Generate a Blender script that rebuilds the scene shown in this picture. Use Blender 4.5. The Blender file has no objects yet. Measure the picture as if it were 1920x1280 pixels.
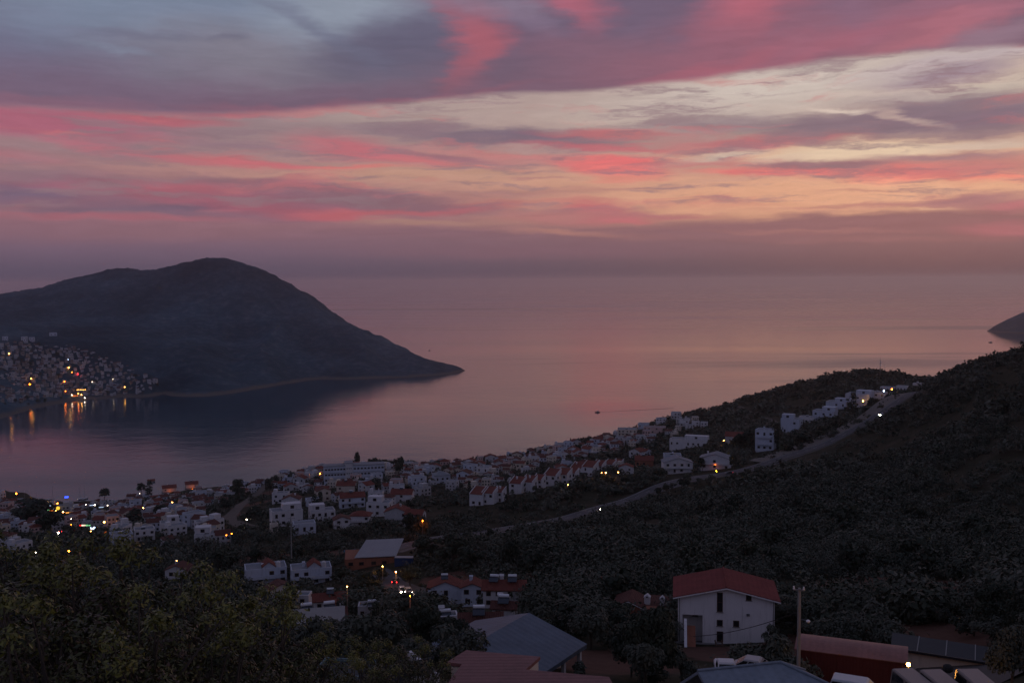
import bpy, math, random
import numpy as np
from mathutils import Vector, Matrix
SC = bpy.context.scene
COL = SC.collection
R = math.radians
rng = np.random.RandomState(7)
random.seed(7)

# ------------------------------------------------------------------ helpers
def s2l(c):
    c = c / 255.0
    return c / 12.92 if c <= 0.04045 else ((c + 0.055) / 1.055) ** 2.4
def lin(r, g, b, k=1.0):
    return (s2l(r) * k, s2l(g) * k, s2l(b) * k, 1.0)

# ------------------------------------------------------------------ camera
H = 230.0                                   # metres above the sea
FPX = 1867.0
EYE = 527.0
PITCH = math.atan((640 - EYE) / FPX)
ROLL = R(0.34)
Fv = np.array([0, math.cos(PITCH), -math.sin(PITCH)])
Uv0 = np.array([0, math.sin(PITCH), math.cos(PITCH)])
X0 = np.array([1.0, 0, 0])
Rv = math.cos(ROLL) * X0 - math.sin(ROLL) * Uv0
Uv = math.cos(ROLL) * Uv0 + math.sin(ROLL) * X0
CAMP = np.array([0.0, 0.0, H])
def ray(px, py):
    d = FPX * Fv + (px - 960) * Rv - (py - 640) * Uv
    return d / np.linalg.norm(d)
def at(px, py, D):
    d = ray(px, py)
    return CAMP + d * (D / math.hypot(d[0], d[1]))
def azel(px, py):
    d = ray(px, py)
    return math.degrees(math.atan2(d[0], d[1])), math.degrees(math.asin(d[2]))

cam_d = bpy.data.cameras.new('camera')
cam = bpy.data.objects.new('camera', cam_d)
COL.objects.link(cam)
cam_d.sensor_width = 36.0
cam_d.lens = 36.0 * FPX / 1920
cam_d.clip_start = 0.5
cam_d.clip_end = 250000
m = Matrix((Rv, Uv, -Fv)).transposed().to_4x4()
m.translation = CAMP
cam.matrix_world = m
SC.camera = cam

SC.view_settings.view_transform = 'Standard'
try: SC.view_settings.look = 'None'
except Exception: pass
SC.view_settings.exposure = 0
SC.view_settings.gamma = 1
SC.render.engine = 'CYCLES'
SC.cycles.use_denoising = True
SC.cycles.volume_bounces = 0
SC.cycles.max_bounces = 5
SC.cycles.diffuse_bounces = 2
SC.cycles.glossy_bounces = 3
SC.cycles.transmission_bounces = 2
SC.cycles.transparent_max_bounces = 4
SC.cycles.sample_clamp_indirect = 4.0

# ------------------------------------------------------------------ node helpers
class NT:
    def __init__(s, nt): s.nt = nt
    def n(s, t, **kw):
        nd = s.nt.nodes.new(t)
        for k, v in kw.items(): setattr(nd, k, v)
        return nd
    def l(s, a, b): s.nt.links.new(a, b)
    def math(s, op, a, b=None, clamp=False):
        nd = s.n('ShaderNodeMath', operation=op, use_clamp=clamp)
        for i, v in enumerate((a, b)):
            if v is None: continue
            if isinstance(v, (int, float)): nd.inputs[i].default_value = v
            else: s.l(v, nd.inputs[i])
        return nd.outputs[0]
    def mix(s, fac, a, b, blend='MIX'):
        nd = s.n('ShaderNodeMix', data_type='RGBA', blend_type=blend)
        for i, v in ((0, fac), (6, a), (7, b)):
            if isinstance(v, (int, float, tuple)): nd.inputs[i].default_value = v
            else: s.l(v, nd.inputs[i])
        return nd.outputs[2]
    def smooth(s, v, lo, hi, tlo=0.0, thi=1.0):
        nd = s.n('ShaderNodeMapRange', interpolation_type='SMOOTHSTEP')
        s.l(v, nd.inputs[0])
        for i, x in enumerate((lo, hi, tlo, thi)): nd.inputs[i + 1].default_value = x
        return nd.outputs[0]
    def ramp(s, v, stops, interp='LINEAR'):
        nd = s.n('ShaderNodeValToRGB')
        cr = nd.color_ramp; cr.interpolation = interp
        while len(cr.elements) < len(stops): cr.elements.new(0.5)
        for e, (p, c) in zip(cr.elements, stops):
            e.position = p; e.color = c
        if v is not None: s.l(v, nd.inputs[0])
        return nd.outputs[0]
    def noise(s, vec, scale, detail=4, rough=0.55, dims='3D', dist=0.0):
        nd = s.n('ShaderNodeTexNoise', noise_dimensions=dims)
        nd.inputs['Scale'].default_value = scale
        nd.inputs['Detail'].default_value = detail
        nd.inputs['Roughness'].default_value = rough
        nd.inputs['Distortion'].default_value = dist
        if vec is not None: s.l(vec, nd.inputs['Vector'])
        return nd
    def mapping(s, vec, loc=(0, 0, 0), rot=(0, 0, 0), sc=(1, 1, 1), vt='POINT'):
        nd = s.n('ShaderNodeMapping', vector_type=vt)
        nd.inputs[1].default_value = loc; nd.inputs[2].default_value = rot; nd.inputs[3].default_value = sc
        s.l(vec, nd.inputs[0])
        return nd.outputs[0]
NISH = 0.004
HAZE_COL = (0.95, 0.96, 1.0, 1)
HAZE_D = 5.5e-5
HAZE_G = 0.86
HAZE_TOP = 318
SEA_R = 0.05
SEA_R2 = 0.05
SC.cycles.volume_bounces = 1
# ------------------------------------------------------------------ sky
world = bpy.data.worlds.new('World')
SC.world = world
world.use_nodes = True
world.node_tree.nodes.clear()
W = NT(world.node_tree)
SUN_EL, SUN_AZ = R(0.6), R(24)
tc = W.n('ShaderNodeTexCoord')
sep = W.n('ShaderNodeSeparateXYZ'); W.l(tc.outputs['Generated'], sep.inputs[0])
az = W.math('MULTIPLY', W.math('ARCTAN2', sep.outputs[0], sep.outputs[1]), 180 / math.pi)
el = W.math('MULTIPLY', W.math('ARCSINE', sep.outputs[2]), 180 / math.pi)
cmb = W.n('ShaderNodeCombineXYZ'); W.l(az, cmb.inputs[0]); W.l(el, cmb.inputs[1])
P = cmb.outputs[0]                               # azimuth / elevation in degrees

def pw(px_y):                                     # photo height at mid frame -> elevation
    return azel(960, px_y)[1]
# clear-sky gradients: dim side, afterglow side
def grad(stops):
    emax = 40.0
    st = [(max(0.0, min(1.0, e / emax)), lin(*c)) for e, c in stops]
    st.sort(key=lambda t: t[0])
    return st
elf = W.math('DIVIDE', el, 40.0, clamp=True)
gl = grad([(0, (78, 72, 94)), (pw(505), (88, 79, 99)), (pw(470), (112, 92, 111)), (pw(420), (140, 102, 114)), (pw(330), (158, 118, 122)),
           (pw(250), (146, 120, 128)), (pw(130), (124, 116, 132)), (pw(0), (116, 126, 150)), (24, (112, 120, 146)), (40, (85, 95, 126))])
gr = grad([(0, (74, 68, 82)), (pw(508), (86, 75, 87)), (pw(470), (120, 93, 102)), (pw(435), (136, 100, 106)), (pw(412), (190, 138, 120)), (pw(340), (222, 168, 138)),
           (pw(250), (208, 178, 158)), (pw(130), (188, 170, 166)), (pw(0), (150, 130, 142)), (24, (130, 122, 142)), (40, (88, 96, 126))])
glow = W.smooth(az, -24.0, 22.0)
away = W.smooth(W.math('ABSOLUTE', W.math('SUBTRACT', az, 20.0)), 60.0, 150.0)
base = W.mix(glow, W.ramp(elf, gl), W.ramp(elf, gr))
base = W.mix(away, base, W.ramp(elf, grad([(0, (84, 98, 138)), (8, (92, 110, 154)), (18, (90, 108, 152)), (40, (82, 96, 136))])))

# wind-drawn warps of the direction field
ns = W.noise(W.mapping(P, sc=(0.06, 0.42, 1)), 1.0, 5, 0.6)
nb = W.noise(W.mapping(P, loc=(7, 3, 0), sc=(0.16, 0.3, 1)), 1.0, 4, 0.55)
def warp(noise_node, amt):
    v1 = W.n('ShaderNodeVectorMath', operation='SUBTRACT'); W.l(noise_node.outputs['Color'], v1.inputs[0]); v1.inputs[1].default_value = (0.5, 0.5, 0.5)
    v2 = W.n('ShaderNodeVectorMath', operation='MULTIPLY'); W.l(v1.outputs[0], v2.inputs[0]); v2.inputs[1].default_value = (amt[0], amt[1], 0)
    v3 = W.n('ShaderNodeVectorMath', operation='ADD'); W.l(v2.outputs[0], v3.inputs[0]); W.l(P, v3.inputs[1])
    return v3.outputs[0]
nf = W.noise(W.mapping(P, loc=(3, 11, 0), sc=(0.34, 1.7, 1)), 1.0, 6, 0.64)
P0 = P
P = warp(nf, (2.6, 0.8))
PS = warp(ns, (5.0, 1.25))
PB = warp(nb, (4.0, 2.2))
DEG = math.degrees(1 / FPX)
def chain(vec, colr):                            # keeps the shader's evaluation in painting order (shader stack size)
    nd = W.n('ShaderNodeVectorMath', operation='MULTIPLY_ADD')
    W.l(colr, nd.inputs[0]); nd.inputs[1].default_value = (1e-7, 1e-7, 0); W.l(vec, nd.inputs[2])
    return nd.outputs[0]
def stroke(colr, px, py, rx, ry, rot, c, a=0.8, soft=0.9, P_=None):
    a0, e0 = azel(px, py)
    k = math.cos(R(a0))
    mp = W.mapping(P_ if P_ is not None else PS, loc=(a0, e0, 0), rot=(0, 0, R(-rot)), sc=(rx * DEG * k * 1.4, ry * DEG * 1.4, 1), vt='TEXTURE')
    ln = W.n('ShaderNodeVectorMath', operation='LENGTH'); W.l(mp, ln.inputs[0])
    f = W.smooth(ln.outputs['Value'], 1.0, 1.0 - soft, 0.0, a)
    return W.mix(f, colr, lin(*c))

low = [
 (900, 256, 460, 24, 2, (142, 116, 123), .8), (260, 252, 380, 32, 0, (150, 122, 128), .7), (950, 296, 360, 26, 3, (178, 118, 122), .75), (1650, 312, 420, 24, 1, (174, 118, 122), .8), (1500, 238, 520, 26, 0, (136, 116, 124), .8),
 # pale gap beneath the big cloud
 (980, 208, 440, 40, -4, (176, 154, 149), .9), (1440, 172, 360, 56, -5, (194, 178, 170), .95, .7), (1460, 160, 190, 30, -3, (210, 197, 187), .6),
 (1800, 112, 200, 22, -6, (186, 170, 174), .8), (1850, 165, 170, 20, -5, (196, 182, 170), .8),
 (1780, 140, 130, 15, -4, (150, 130, 145), .85), (1790, 208, 230, 34, 0, (128, 110, 124), .95, .7), (1600, 234, 190, 22, 0, (128, 108, 121), .9, .7),
 (1340, 236, 140, 15, 0, (138, 118, 127), .8), (1880, 232, 130, 32, 0, (124, 104, 120), .8), (1575, 206, 60, 5, 3, (222, 202, 188), .8),
 (1710, 217, 90, 8, 14, (190, 164, 156), .75), (1690, 178, 120, 10, -3, (182, 166, 164), .6),
 (450, 236, 270, 20, 0, (146, 123, 128), .75), (740, 228, 170, 17, 0, (164, 143, 141), .8), (840, 248, 220, 13, 2, (128, 108, 120), .85), (1020, 258, 140, 14, 4, (114, 99, 118), .85),
 (80, 226, 250, 30, 2, (168, 97, 117), .95, .7), (300, 222, 130, 10, 0, (174, 97, 110), .9), (440, 213, 120, 7, -1, (168, 96, 112), .7),
 (1150, 256, 150, 10, 2, (188, 106, 112), .8), (1400, 266, 220, 9, -1, (182, 101, 112), .8),
 # first row of streaks
 (60, 262, 110, 12, 2, (158, 128, 132), .6), (190, 274, 110, 12, 11, (176, 108, 121), .9), (330, 296, 140, 8, 5, (182, 108, 118), .85), (430, 299, 80, 11, 2, (188, 109, 115), .9), (540, 311, 150, 9, 3, (196, 106, 115), .9),
 (470, 271, 140, 8, 0, (138, 110, 124), .6), (650, 274, 120, 24, 8, (180, 105, 117), .8), (500, 326, 280, 13, 2, (180, 134, 126), .75), (50, 294, 100, 13, 3, (168, 113, 124), .65), (60, 326, 120, 15, 0, (138, 117, 127), .6),
 (720, 287, 170, 15, 8, (192, 108, 118), .8), (665, 312, 100, 5, -1, (210, 112, 114), .9), (860, 309, 140, 6, 6, (204, 118, 119), .85), (1010, 292, 230, 8, 5, (194, 126, 126), .8),
 (835, 291, 100, 7, 7, (148, 106, 119), .8), (960, 264, 240, 12, 4, (124, 104, 119), .85), (810, 328, 270, 18, 0, (190, 145, 127), .8),
 (1010, 279, 120, 7, 5, (176, 144, 140), .7), (1140, 276, 180, 6, 3, (196, 105, 114), .75),
 (1150, 312, 100, 21, 5, (228, 118, 117), .95, .7), (1195, 299, 80, 10, 2, (228, 110, 114), .8), (1150, 336, 60, 6, -3, (216, 120, 116), .7), (1310, 304, 80, 10, 0, (168, 138, 132), .6),
 (1180, 360, 280, 30, 0, (210, 156, 132), .8), (930, 366, 240, 12, -3, (164, 117, 117), .75), (870, 386, 190, 9, -3, (172, 100, 109), .8), (1010, 336, 70, 4, 0, (168, 118, 120), .6), (1180, 350, 150, 4, 0, (186, 132, 122), .6),
 (1395, 274, 170, 8, -3, (188, 108, 117), .8), (1610, 282, 190, 16, -2, (224, 197, 170), .95, .6), (1345, 291, 80, 9, -6, (200, 177, 162), .9), (1450, 299, 70, 9, -5, (212, 182, 162), .85),
 (1850, 269, 110, 10, 1, (206, 182, 166), .85, .7), (1545, 309, 150, 10, 1, (148, 110, 119), .95, .7), (1780, 291, 170, 8, 2, (154, 119, 127), .85),
 (1600, 322, 240, 7, 3, (226, 115, 114), .85), (1690, 326, 95, 16, -6, (242, 124, 119), .95, .7), (1420, 326, 110, 7, 5, (234, 120, 117), .9), (1840, 311, 150, 16, 0, (196, 122, 122), .8), (1865, 331, 130, 10, 3, (236, 118, 114), .9),
 (1400, 336, 130, 4, 0, (196, 148, 134), .6), (1600, 366, 350, 32, 0, (230, 174, 143), .9, .7), (1400, 375, 230, 30, 0, (216, 159, 131), .8), (1610, 356, 80, 4, 2, (190, 136, 124), .7),
 (1590, 388, 160, 6, 0, (176, 124, 118), .75), (1780, 373, 150, 9, -4, (162, 115, 120), .85), (1850, 380, 130, 17, 0, (158, 110, 119), .85), (1905, 388, 80, 13, -6, (188, 111, 121), .8), (1730, 392, 60, 3, 0, (226, 180, 150), .6),
 # long low clouds
 (380, 376, 450, 36, 2, (134, 97, 114), .9, .6), (120, 350, 90, 13, 0, (164, 100, 117), .8), (340, 349, 140, 15, 0, (168, 98, 111), .9), (410, 372, 240, 17, 4, (152, 92, 108), .8), (480, 392, 200, 12, 5, (156, 90, 106), .7), (40, 361, 110, 17, 0, (116, 97, 119), .85),
 (330, 389, 90, 9, -4, (114, 91, 111), .85), (190, 396, 170, 12, 0, (117, 95, 114), .7), (590, 355, 220, 13, 6, (136, 100, 113), .95, .7), (770, 384, 220, 12, 3, (132, 98, 110), .85),
 (200, 409, 220, 8, 0, (168, 98, 111), .65), (625, 403, 110, 12, 0, (182, 98, 107), .95), (770, 397, 220, 7, -3, (176, 98, 107), .75), (780, 416, 150, 8, 0, (168, 127, 118), .75),
 (1110, 389, 75, 17, 8, (192, 108, 114), .95), (1165, 411, 60, 9, 3, (198, 105, 114), .85), (1080, 404, 160, 17, 2, (174, 111, 116), .7), (1235, 402, 110, 7, 2, (174, 110, 116), .8),
 (1100, 437, 230, 8, 2, (184, 130, 118), .75), (820, 437, 190, 13, 0, (130, 97, 109), .85), (1600, 423, 470, 20, -1, (138, 100, 107), .95, .6), (1270, 440, 180, 10, 3, (132, 98, 107), .8),
 (1885, 431, 110, 16, 0, (168, 105, 115), .85), (1500, 437, 180, 4, 1, (158, 112, 112), .65), (960, 470, 380, 16, 0, (124, 92, 105), .6), (300, 440, 300, 14, 0, (140, 102, 112), .5), (1650, 452, 200, 6, 1, (146, 104, 109), .5),
]
# the big cloud overhead: everything above a drawn lower edge
edge = [(-300, 190), (0, 196), (150, 206), (300, 216), (420, 214), (520, 212), (640, 204), (790, 193), (925, 179), (1070, 175), (1140, 171), (1230, 157), (1300, 152), (1350, 143), (1460, 131), (1560, 113), (1700, 101), (1850, 92), (1920, 88), (2200, 70)]
azs = [azel(*e)[0] for e in edge]; els = [azel(*e)[1] for e in edge]
fa = W.math('DIVIDE', W.math('ADD', az, 40.0), 80.0, clamp=True)
er = W.ramp(fa, [((a + 40) / 80, (e / 20,) * 3 + (1,)) for a, e in zip(azs, els)], 'B_SPLINE')
pse = W.n('ShaderNodeSeparateXYZ'); W.l(PS, pse.inputs[0])
dz = W.math('SUBTRACT', W.math('ADD', W.math('MULTIPLY', el, 0.72), W.math('MULTIPLY', pse.outputs[1], 0.28)), W.math('MULTIPLY', er, 20.0))
cm = W.smooth(dz, -0.12, 0.3)
cloud = W.mix(W.smooth(dz, 0.0, 3.6), lin(120, 92, 110), lin(108, 92, 114))
top = [
 (60, 150, 500, 60, 0, (114, 98, 120), .8), (150, 70, 420, 60, 0, (110, 110, 134), .9), (350, 18, 460, 75, 0, (122, 134, 156), .9, .8), (480, 112, 300, 66, 0, (128, 123, 136), .8), (640, 22, 170, 55, -8, (142, 150, 166), .9),
 (735, 96, 190, 60, -14, (95, 91, 113), .85, .95), (600, 55, 140, 18, 24, (106, 108, 130), .65), (415, 82, 40, 9, -12, (104, 102, 122), .55), (250, 70, 130, 12, 3, (108, 106, 128), .5), (200, 98, 70, 8, 10, (128, 136, 156), .4),
 (640, 185, 240, 24, -5, (112, 92, 112), .7), (930, 8, 150, 20, 2, (136, 120, 140), .85), (1000, 35, 120, 20, 12, (128, 110, 132), .6),
 (870, 48, 83, 27, 38, (160, 97, 113), 0.69, .98), (893, 82, 59, 73, 12, (170, 95, 109), 0.82, .98), (915, 86, 61, 29, -20, (164, 92, 106), 0.69, .98), (862, 130, 71, 27, -45, (150, 92, 107), 0.60, .98),
 (985, 138, 130, 30, -5, (110, 90, 109), .8), (1100, 80, 150, 34, 0, (134, 95, 112), .6), (1070, 0, 71, 24, 10, (182, 100, 118), 0.77, .98), (1110, 22, 42, 41, -35, (180, 98, 114), 0.82, .98), (1060, 38, 60, 22, 30, (108, 92, 114), .6),
 (1195, 36, 120, 46, 0, (112, 94, 116), .75), (1190, 122, 170, 40, -5, (136, 96, 113), .7), (1330, 70, 130, 50, 0, (142, 94, 112), .6),
 (1425, 10, 130, 41, -10, (190, 103, 118), 0.77, .98), (1438, 36, 59, 32, -30, (178, 98, 114), 0.60, .98), (1530, 70, 120, 36, -15, (132, 98, 118), .7), (1606, 36, 66, 30, 35, (116, 100, 124), .9), (1630, 55, 26, 22, 0, (112, 96, 120), .7),
 (1330, 122, 142, 15, -12, (166, 95, 111), 0.73, .98), (1390, 112, 177, 18, -11, (174, 96, 112), 0.73, .98), (1600, 78, 307, 24, -16, (174, 100, 117), 0.73, .98), (1760, 58, 189, 27, -18, (186, 110, 122), 0.73, .98), (1850, 25, 142, 17, -14, (176, 112, 128), 0.52, .98),
 (1860, 68, 140, 24, -10, (150, 122, 138), .7), (1750, 15, 170, 20, -5, (140, 104, 124), .7), (60, 190, 300, 12, 1, (136, 97, 116), .6), (560, 207, 200, 9, -3, (134, 92, 110), .7), (800, 186, 240, 9, -5, (140, 92, 108), .6),
 (1620, 40, 380, 70, -10, (150, 98, 116), .45), (1350, 95, 220, 50, -12, (150, 94, 111), .45),
]

# beyond the photo's top edge the cover breaks up into dusk blue
nz = W.noise(W.mapping(tc.outputs['Generated'], sc=(2.2, 2.2, 5.0)), 1.6, 4, 0.55)
cov = W.ramp(nz.outputs['Fac'], [(0.38, (0, 0, 0, 1)), (0.68, (1, 1, 1, 1))])
upper = W.mix(cov, W.mix(W.smooth(el, 16, 50), lin(120, 128, 154), lin(84, 94, 125)), W.mix(W.smooth(el, 16, 50), lin(134, 110, 130), lin(88, 86, 108)))
upf = W.smooth(el, 15.2, 23.5)
front = W.smooth(W.math('ABSOLUTE', az), 44.0, 34.0)
cm2 = W.math('MULTIPLY', cm, front)
fs = W.noise(W.mapping(PS, sc=(0.35, 3.2, 1)), 1.0, 4, 0.6)
amt = W.math('MULTIPLY', W.math('SUBTRACT', fs.outputs['Fac'], 0.5), 0.30)
amt = W.math('ADD', W.math('MULTIPLY', amt, W.math('MULTIPLY', W.smooth(el, 0.4, 3.0), W.math('MULTIPLY', front, W.smooth(el, 23.5, 16)))), 1.0)

def bounds(t):
    a0, e0 = azel(t[0], t[1]); c, sn = abs(math.cos(R(t[4]))), abs(math.sin(R(t[4])))
    rx, ry = t[2] * 1.4, t[3] * 1.4
    hw = math.hypot(rx * c, ry * sn) * DEG; hh = math.hypot(rx * sn, ry * c) * DEG
    return a0 - hw - 2.2, a0 + hw + 2.2, e0 - hh - 1.0, e0 + hh + 1.0
def hits(t, cell):
    b = bounds(t)
    return b[0] < cell[1] and b[1] > cell[0] and b[2] < cell[3] and b[3] > cell[2]
def background(c, strength=1.0):
    nd = W.n('ShaderNodeBackground'); W.l(c, nd.inputs[0]); nd.inputs[1].default_value = strength
    return nd.outputs[0]
def paint(colr, strokes, P_):
    v = P_
    for i, t in enumerate(strokes):
        if i % 5 == 4: v = chain(P_, colr)
        colr = stroke(colr, *t, P_=v)
    return colr
wn = W.noise(W.mapping(PS, loc=(1.3, 4.1, 0), sc=(0.13, 1.15, 1)), 1.0, 7, 0.66)
wn2 = W.noise(W.mapping(PB, loc=(8.3, 2.1, 0), sc=(0.09, 0.8, 1)), 1.0, 5, 0.6)
band = W.math('MULTIPLY', W.smooth(el, 3.4, 4.6), front)
wisp = W.math('MULTIPLY', W.smooth(wn.outputs['Fac'], 0.49, 0.63), W.math('MULTIPLY', band, 0.7))
pinkw = W.math('MULTIPLY', W.smooth(wn2.outputs['Fac'], 0.53, 0.68), W.math('MULTIPLY', band, 0.5))
SOCK = [('wisp', 'Float'), ('pinkw', 'Float'), ('base', 'Color'), ('cloud', 'Color'), ('ps', 'Vector'), ('pb', 'Vector'), ('upf', 'Float'), ('upper', 'Color'), ('cm', 'Float'), ('amt', 'Float')]
def cell_shader(a0, a1, e0, e1):
    """one patch of the sky as a node group: only the clouds that reach it"""
    global W
    outer = W
    gt = bpy.data.node_groups.new('sky_patch', 'ShaderNodeTree')
    for nm, ty in SOCK: gt.interface.new_socket(nm, in_out='INPUT', socket_type='NodeSocket' + ty)
    gt.interface.new_socket('sky', in_out='OUTPUT', socket_type='NodeSocketShader')
    W = NT(gt)
    gi = W.n('NodeGroupInput'); go = W.n('NodeGroupOutput')
    W.l(patch((a0, a1, e0, e1), *gi.outputs[:10]), go.inputs[0])
    W = outer
    gn = W.n('ShaderNodeGroup'); gn.node_tree = gt
    for i, v in enumerate((wisp, pinkw, base, cloud, PS, PB, upf, upper, cm2, amt)): W.l(v, gn.inputs[i])
    return gn.outputs[0]
def patch(cell, wisp, pinkw, base, cloud, PS, PB, upf, upper, cm2, amt):
    e1 = cell[3]
    S = paint(base, [t for t in low if hits(t, cell)], PS)
    S = W.mix(wisp, S, lin(140, 114, 123)); S = W.mix(pinkw, S, lin(196, 112, 117))
    if e1 > 8.0:
        c = paint(chain(cloud, S), [t for t in top if hits(t, cell)], PB)
        if e1 > 15.2: c = W.mix(upf, c, upper)
        S = W.mix(cm2, S, c)
    sc_ = W.n('ShaderNodeVectorMath', operation='SCALE'); W.l(S, sc_.inputs[0]); W.l(amt, sc_.inputs['Scale'])
    return background(sc_.outputs[0])
def split(coord, cuts, make):
    """a balanced tree of hard switches, so that only one patch is worked out per direction"""
    if len(cuts) == 2: return make(cuts[0], cuts[1])
    mid = len(cuts) // 2
    lo, hi = split(coord, cuts[:mid + 1], make), split(coord, cuts[mid:], make)
    mx = W.n('ShaderNodeMixShader'); W.l(W.math('GREATER_THAN', coord, cuts[mid]), mx.inputs[0])
    W.l(lo, mx.inputs[1]); W.l(hi, mx.inputs[2])
    return mx.outputs[0]
front_sky = split(az, [-45, -22, -15, -8, 0, 8, 15, 22, 45], lambda a0, a1: split(el, [-2, 3.6, 6.0, 8.4, 11.2, 24], lambda e0, e1: cell_shader(a0, a1, e0, e1)))
rest = W.mix(W.smooth(el, 8.0, 23.5), base, upper)
rest = W.mix(W.smooth(el, -0.5, -6.0), rest, lin(58, 52, 62))
inside = W.math('MULTIPLY', W.math('LESS_THAN', W.math('ABSOLUTE', az), 45.0), W.math('MULTIPLY', W.math('GREATER_THAN', el, -0.5), W.math('LESS_THAN', el, 24.0)))
ms = W.n('ShaderNodeMixShader'); W.l(inside, ms.inputs[0]); W.l(background(rest), ms.inputs[1]); W.l(front_sky, ms.inputs[2])
bg = ms
skyt = W.n('ShaderNodeTexSky', sky_type='NISHITA')
skyt.sun_disc = False; skyt.sun_elevation = SUN_EL; skyt.sun_rotation = SUN_AZ; skyt.altitude = 230
bg2 = W.n('ShaderNodeBackground'); W.l(skyt.outputs[0], bg2.inputs[0]); bg2.inputs[1].default_value = NISH
add = W.n('ShaderNodeAddShader'); W.l(bg.outputs[0], add.inputs[0]); W.l(bg2.outputs[0], add.inputs[1])
wo = W.n('ShaderNodeOutputWorld'); W.l(add.outputs[0], wo.inputs[0])
world.cycles.sampling_method = 'MANUAL'
world.cycles.sample_map_resolution = 512

sun_d = bpy.data.lights.new('sun', 'SUN')
sun_d.energy = 0.01; sun_d.angle = R(60); sun_d.color = (1.0, 0.62, 0.5)
sun = bpy.data.objects.new('sun', sun_d); COL.objects.link(sun)
sv_ = Vector((math.sin(SUN_AZ) * math.cos(R(4)), math.cos(SUN_AZ) * math.cos(R(4)), math.sin(R(4))))
sun.rotation_euler = sv_.to_track_quat('Z', 'Y').to_euler()
# ------------------------------------------------------------------ properties and meshes
def tag(o, label=None, cat=None, group=None, kind=None):
    if label: o['label'] = label
    if cat: o['category'] = cat
    if group: o['group'] = group
    if kind: o['kind'] = kind
    return o
def mesh_np(name, V, F, mats, mi=None, smooth=False):
    """V (n,3) array, F list or (m,k) array"""
    me = bpy.data.meshes.new(name)
    if isinstance(F, np.ndarray):
        k = F.shape[1]
        me.vertices.add(len(V)); me.vertices.foreach_set('co', np.asarray(V, np.float32).ravel())
        me.loops.add(F.size); me.loops.foreach_set('vertex_index', F.astype(np.int32).ravel())
        me.polygons.add(len(F))
        me.polygons.foreach_set('loop_start', (np.arange(len(F)) * k).astype(np.int32))
        me.update(calc_edges=True); me.validate()
    else:
        me.from_pydata([tuple(v) for v in V], [], F)
    for mm in mats: me.materials.append(mm)
    if mi is not None: me.polygons.foreach_set('material_index', np.asarray(mi, np.int32))
    if smooth: me.polygons.foreach_set('use_smooth', np.ones(len(me.polygons), bool))
    me.update()
    return me
def link(name, data, parent=None):
    o = bpy.data.objects.new(name, data); COL.objects.link(o)
    if parent is not None: o.parent = parent
    return o
def lattice_noise(x, y, seed=0):
    xi, yi = np.floor(x).astype(np.int64), np.floor(y).astype(np.int64)
    fx, fy = x - xi, y - yi
    fx = fx * fx * (3 - 2 * fx); fy = fy * fy * (3 - 2 * fy)
    def h(a, b):
        n = (a * 374761393 + b * 668265263 + seed * 974634777) & 0xffffffff
        n = ((n ^ (n >> 13)) * 1274126177) & 0xffffffff
        return ((n ^ (n >> 16)) & 0xffff) / 65535.0
    return (h(xi, yi) * (1 - fx) + h(xi + 1, yi) * fx) * (1 - fy) + (h(xi, yi + 1) * (1 - fx) + h(xi + 1, yi + 1) * fx) * fy
def fbm(x, y, octaves=4, seed=0):
    s, a, t = 0, 1, 0
    for i in range(octaves):
        s = s + a * lattice_noise(x * 2 ** i, y * 2 ** i, seed + i); t += a; a *= 0.5
    return s / t * 2 - 1

# ------------------------------------------------------------------ materials
def new_mat(name, rough=0.8, spec=0.3):
    mt = bpy.data.materials.new(name); mt.use_nodes = True
    T = NT(mt.node_tree); b = mt.node_tree.nodes['Principled BSDF']
    b.inputs['Roughness'].default_value = rough
    b.inputs['Specular IOR Level'].default_value = spec
    return mt, T, b
def flat_mat(name, c, rough=0.8, var=0.12, scale=0.6, spec=0.3, metal=0.0, bump=0.0):
    """a solid colour broken up by weathering noise"""
    mt, T, b = new_mat(name, rough, spec)
    g = T.n('ShaderNodeNewGeometry')
    n1 = T.noise(g.outputs['Position'], scale, 5, 0.6)
    n2 = T.noise(g.outputs['Position'], scale * 9, 3, 0.6)
    f = T.math('ADD', T.math('MULTIPLY', T.math('SUBTRACT', n1.outputs['Fac'], 0.5), 2 * var), T.math('MULTIPLY', T.math('SUBTRACT', n2.outputs['Fac'], 0.5), var))
    sc_ = T.n('ShaderNodeVectorMath', operation='SCALE'); sc_.inputs[0].default_value = c[:3]
    T.l(T.math('ADD', f, 1.0), sc_.inputs['Scale']); T.l(sc_.outputs[0], b.inputs['Base Color'])
    b.inputs['Metallic'].default_value = metal
    if bump:
        bp = T.n('ShaderNodeBump'); bp.inputs['Strength'].default_value = bump; bp.inputs['Distance'].default_value = 0.05
        T.l(n2.outputs['Fac'], bp.inputs['Height']); T.l(bp.outputs[0], b.inputs['Normal'])
    return mt
def glow_mat(name, c, e):
    mt = bpy.data.materials.new(name); mt.use_nodes = True
    b = mt.node_tree.nodes['Principled BSDF']
    b.inputs['Base Color'].default_value = c; b.inputs['Emission Color'].default_value = c; b.inputs['Emission Strength'].default_value = e
    mt.cycles.emission_sampling = 'NONE'
    return mt

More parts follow.
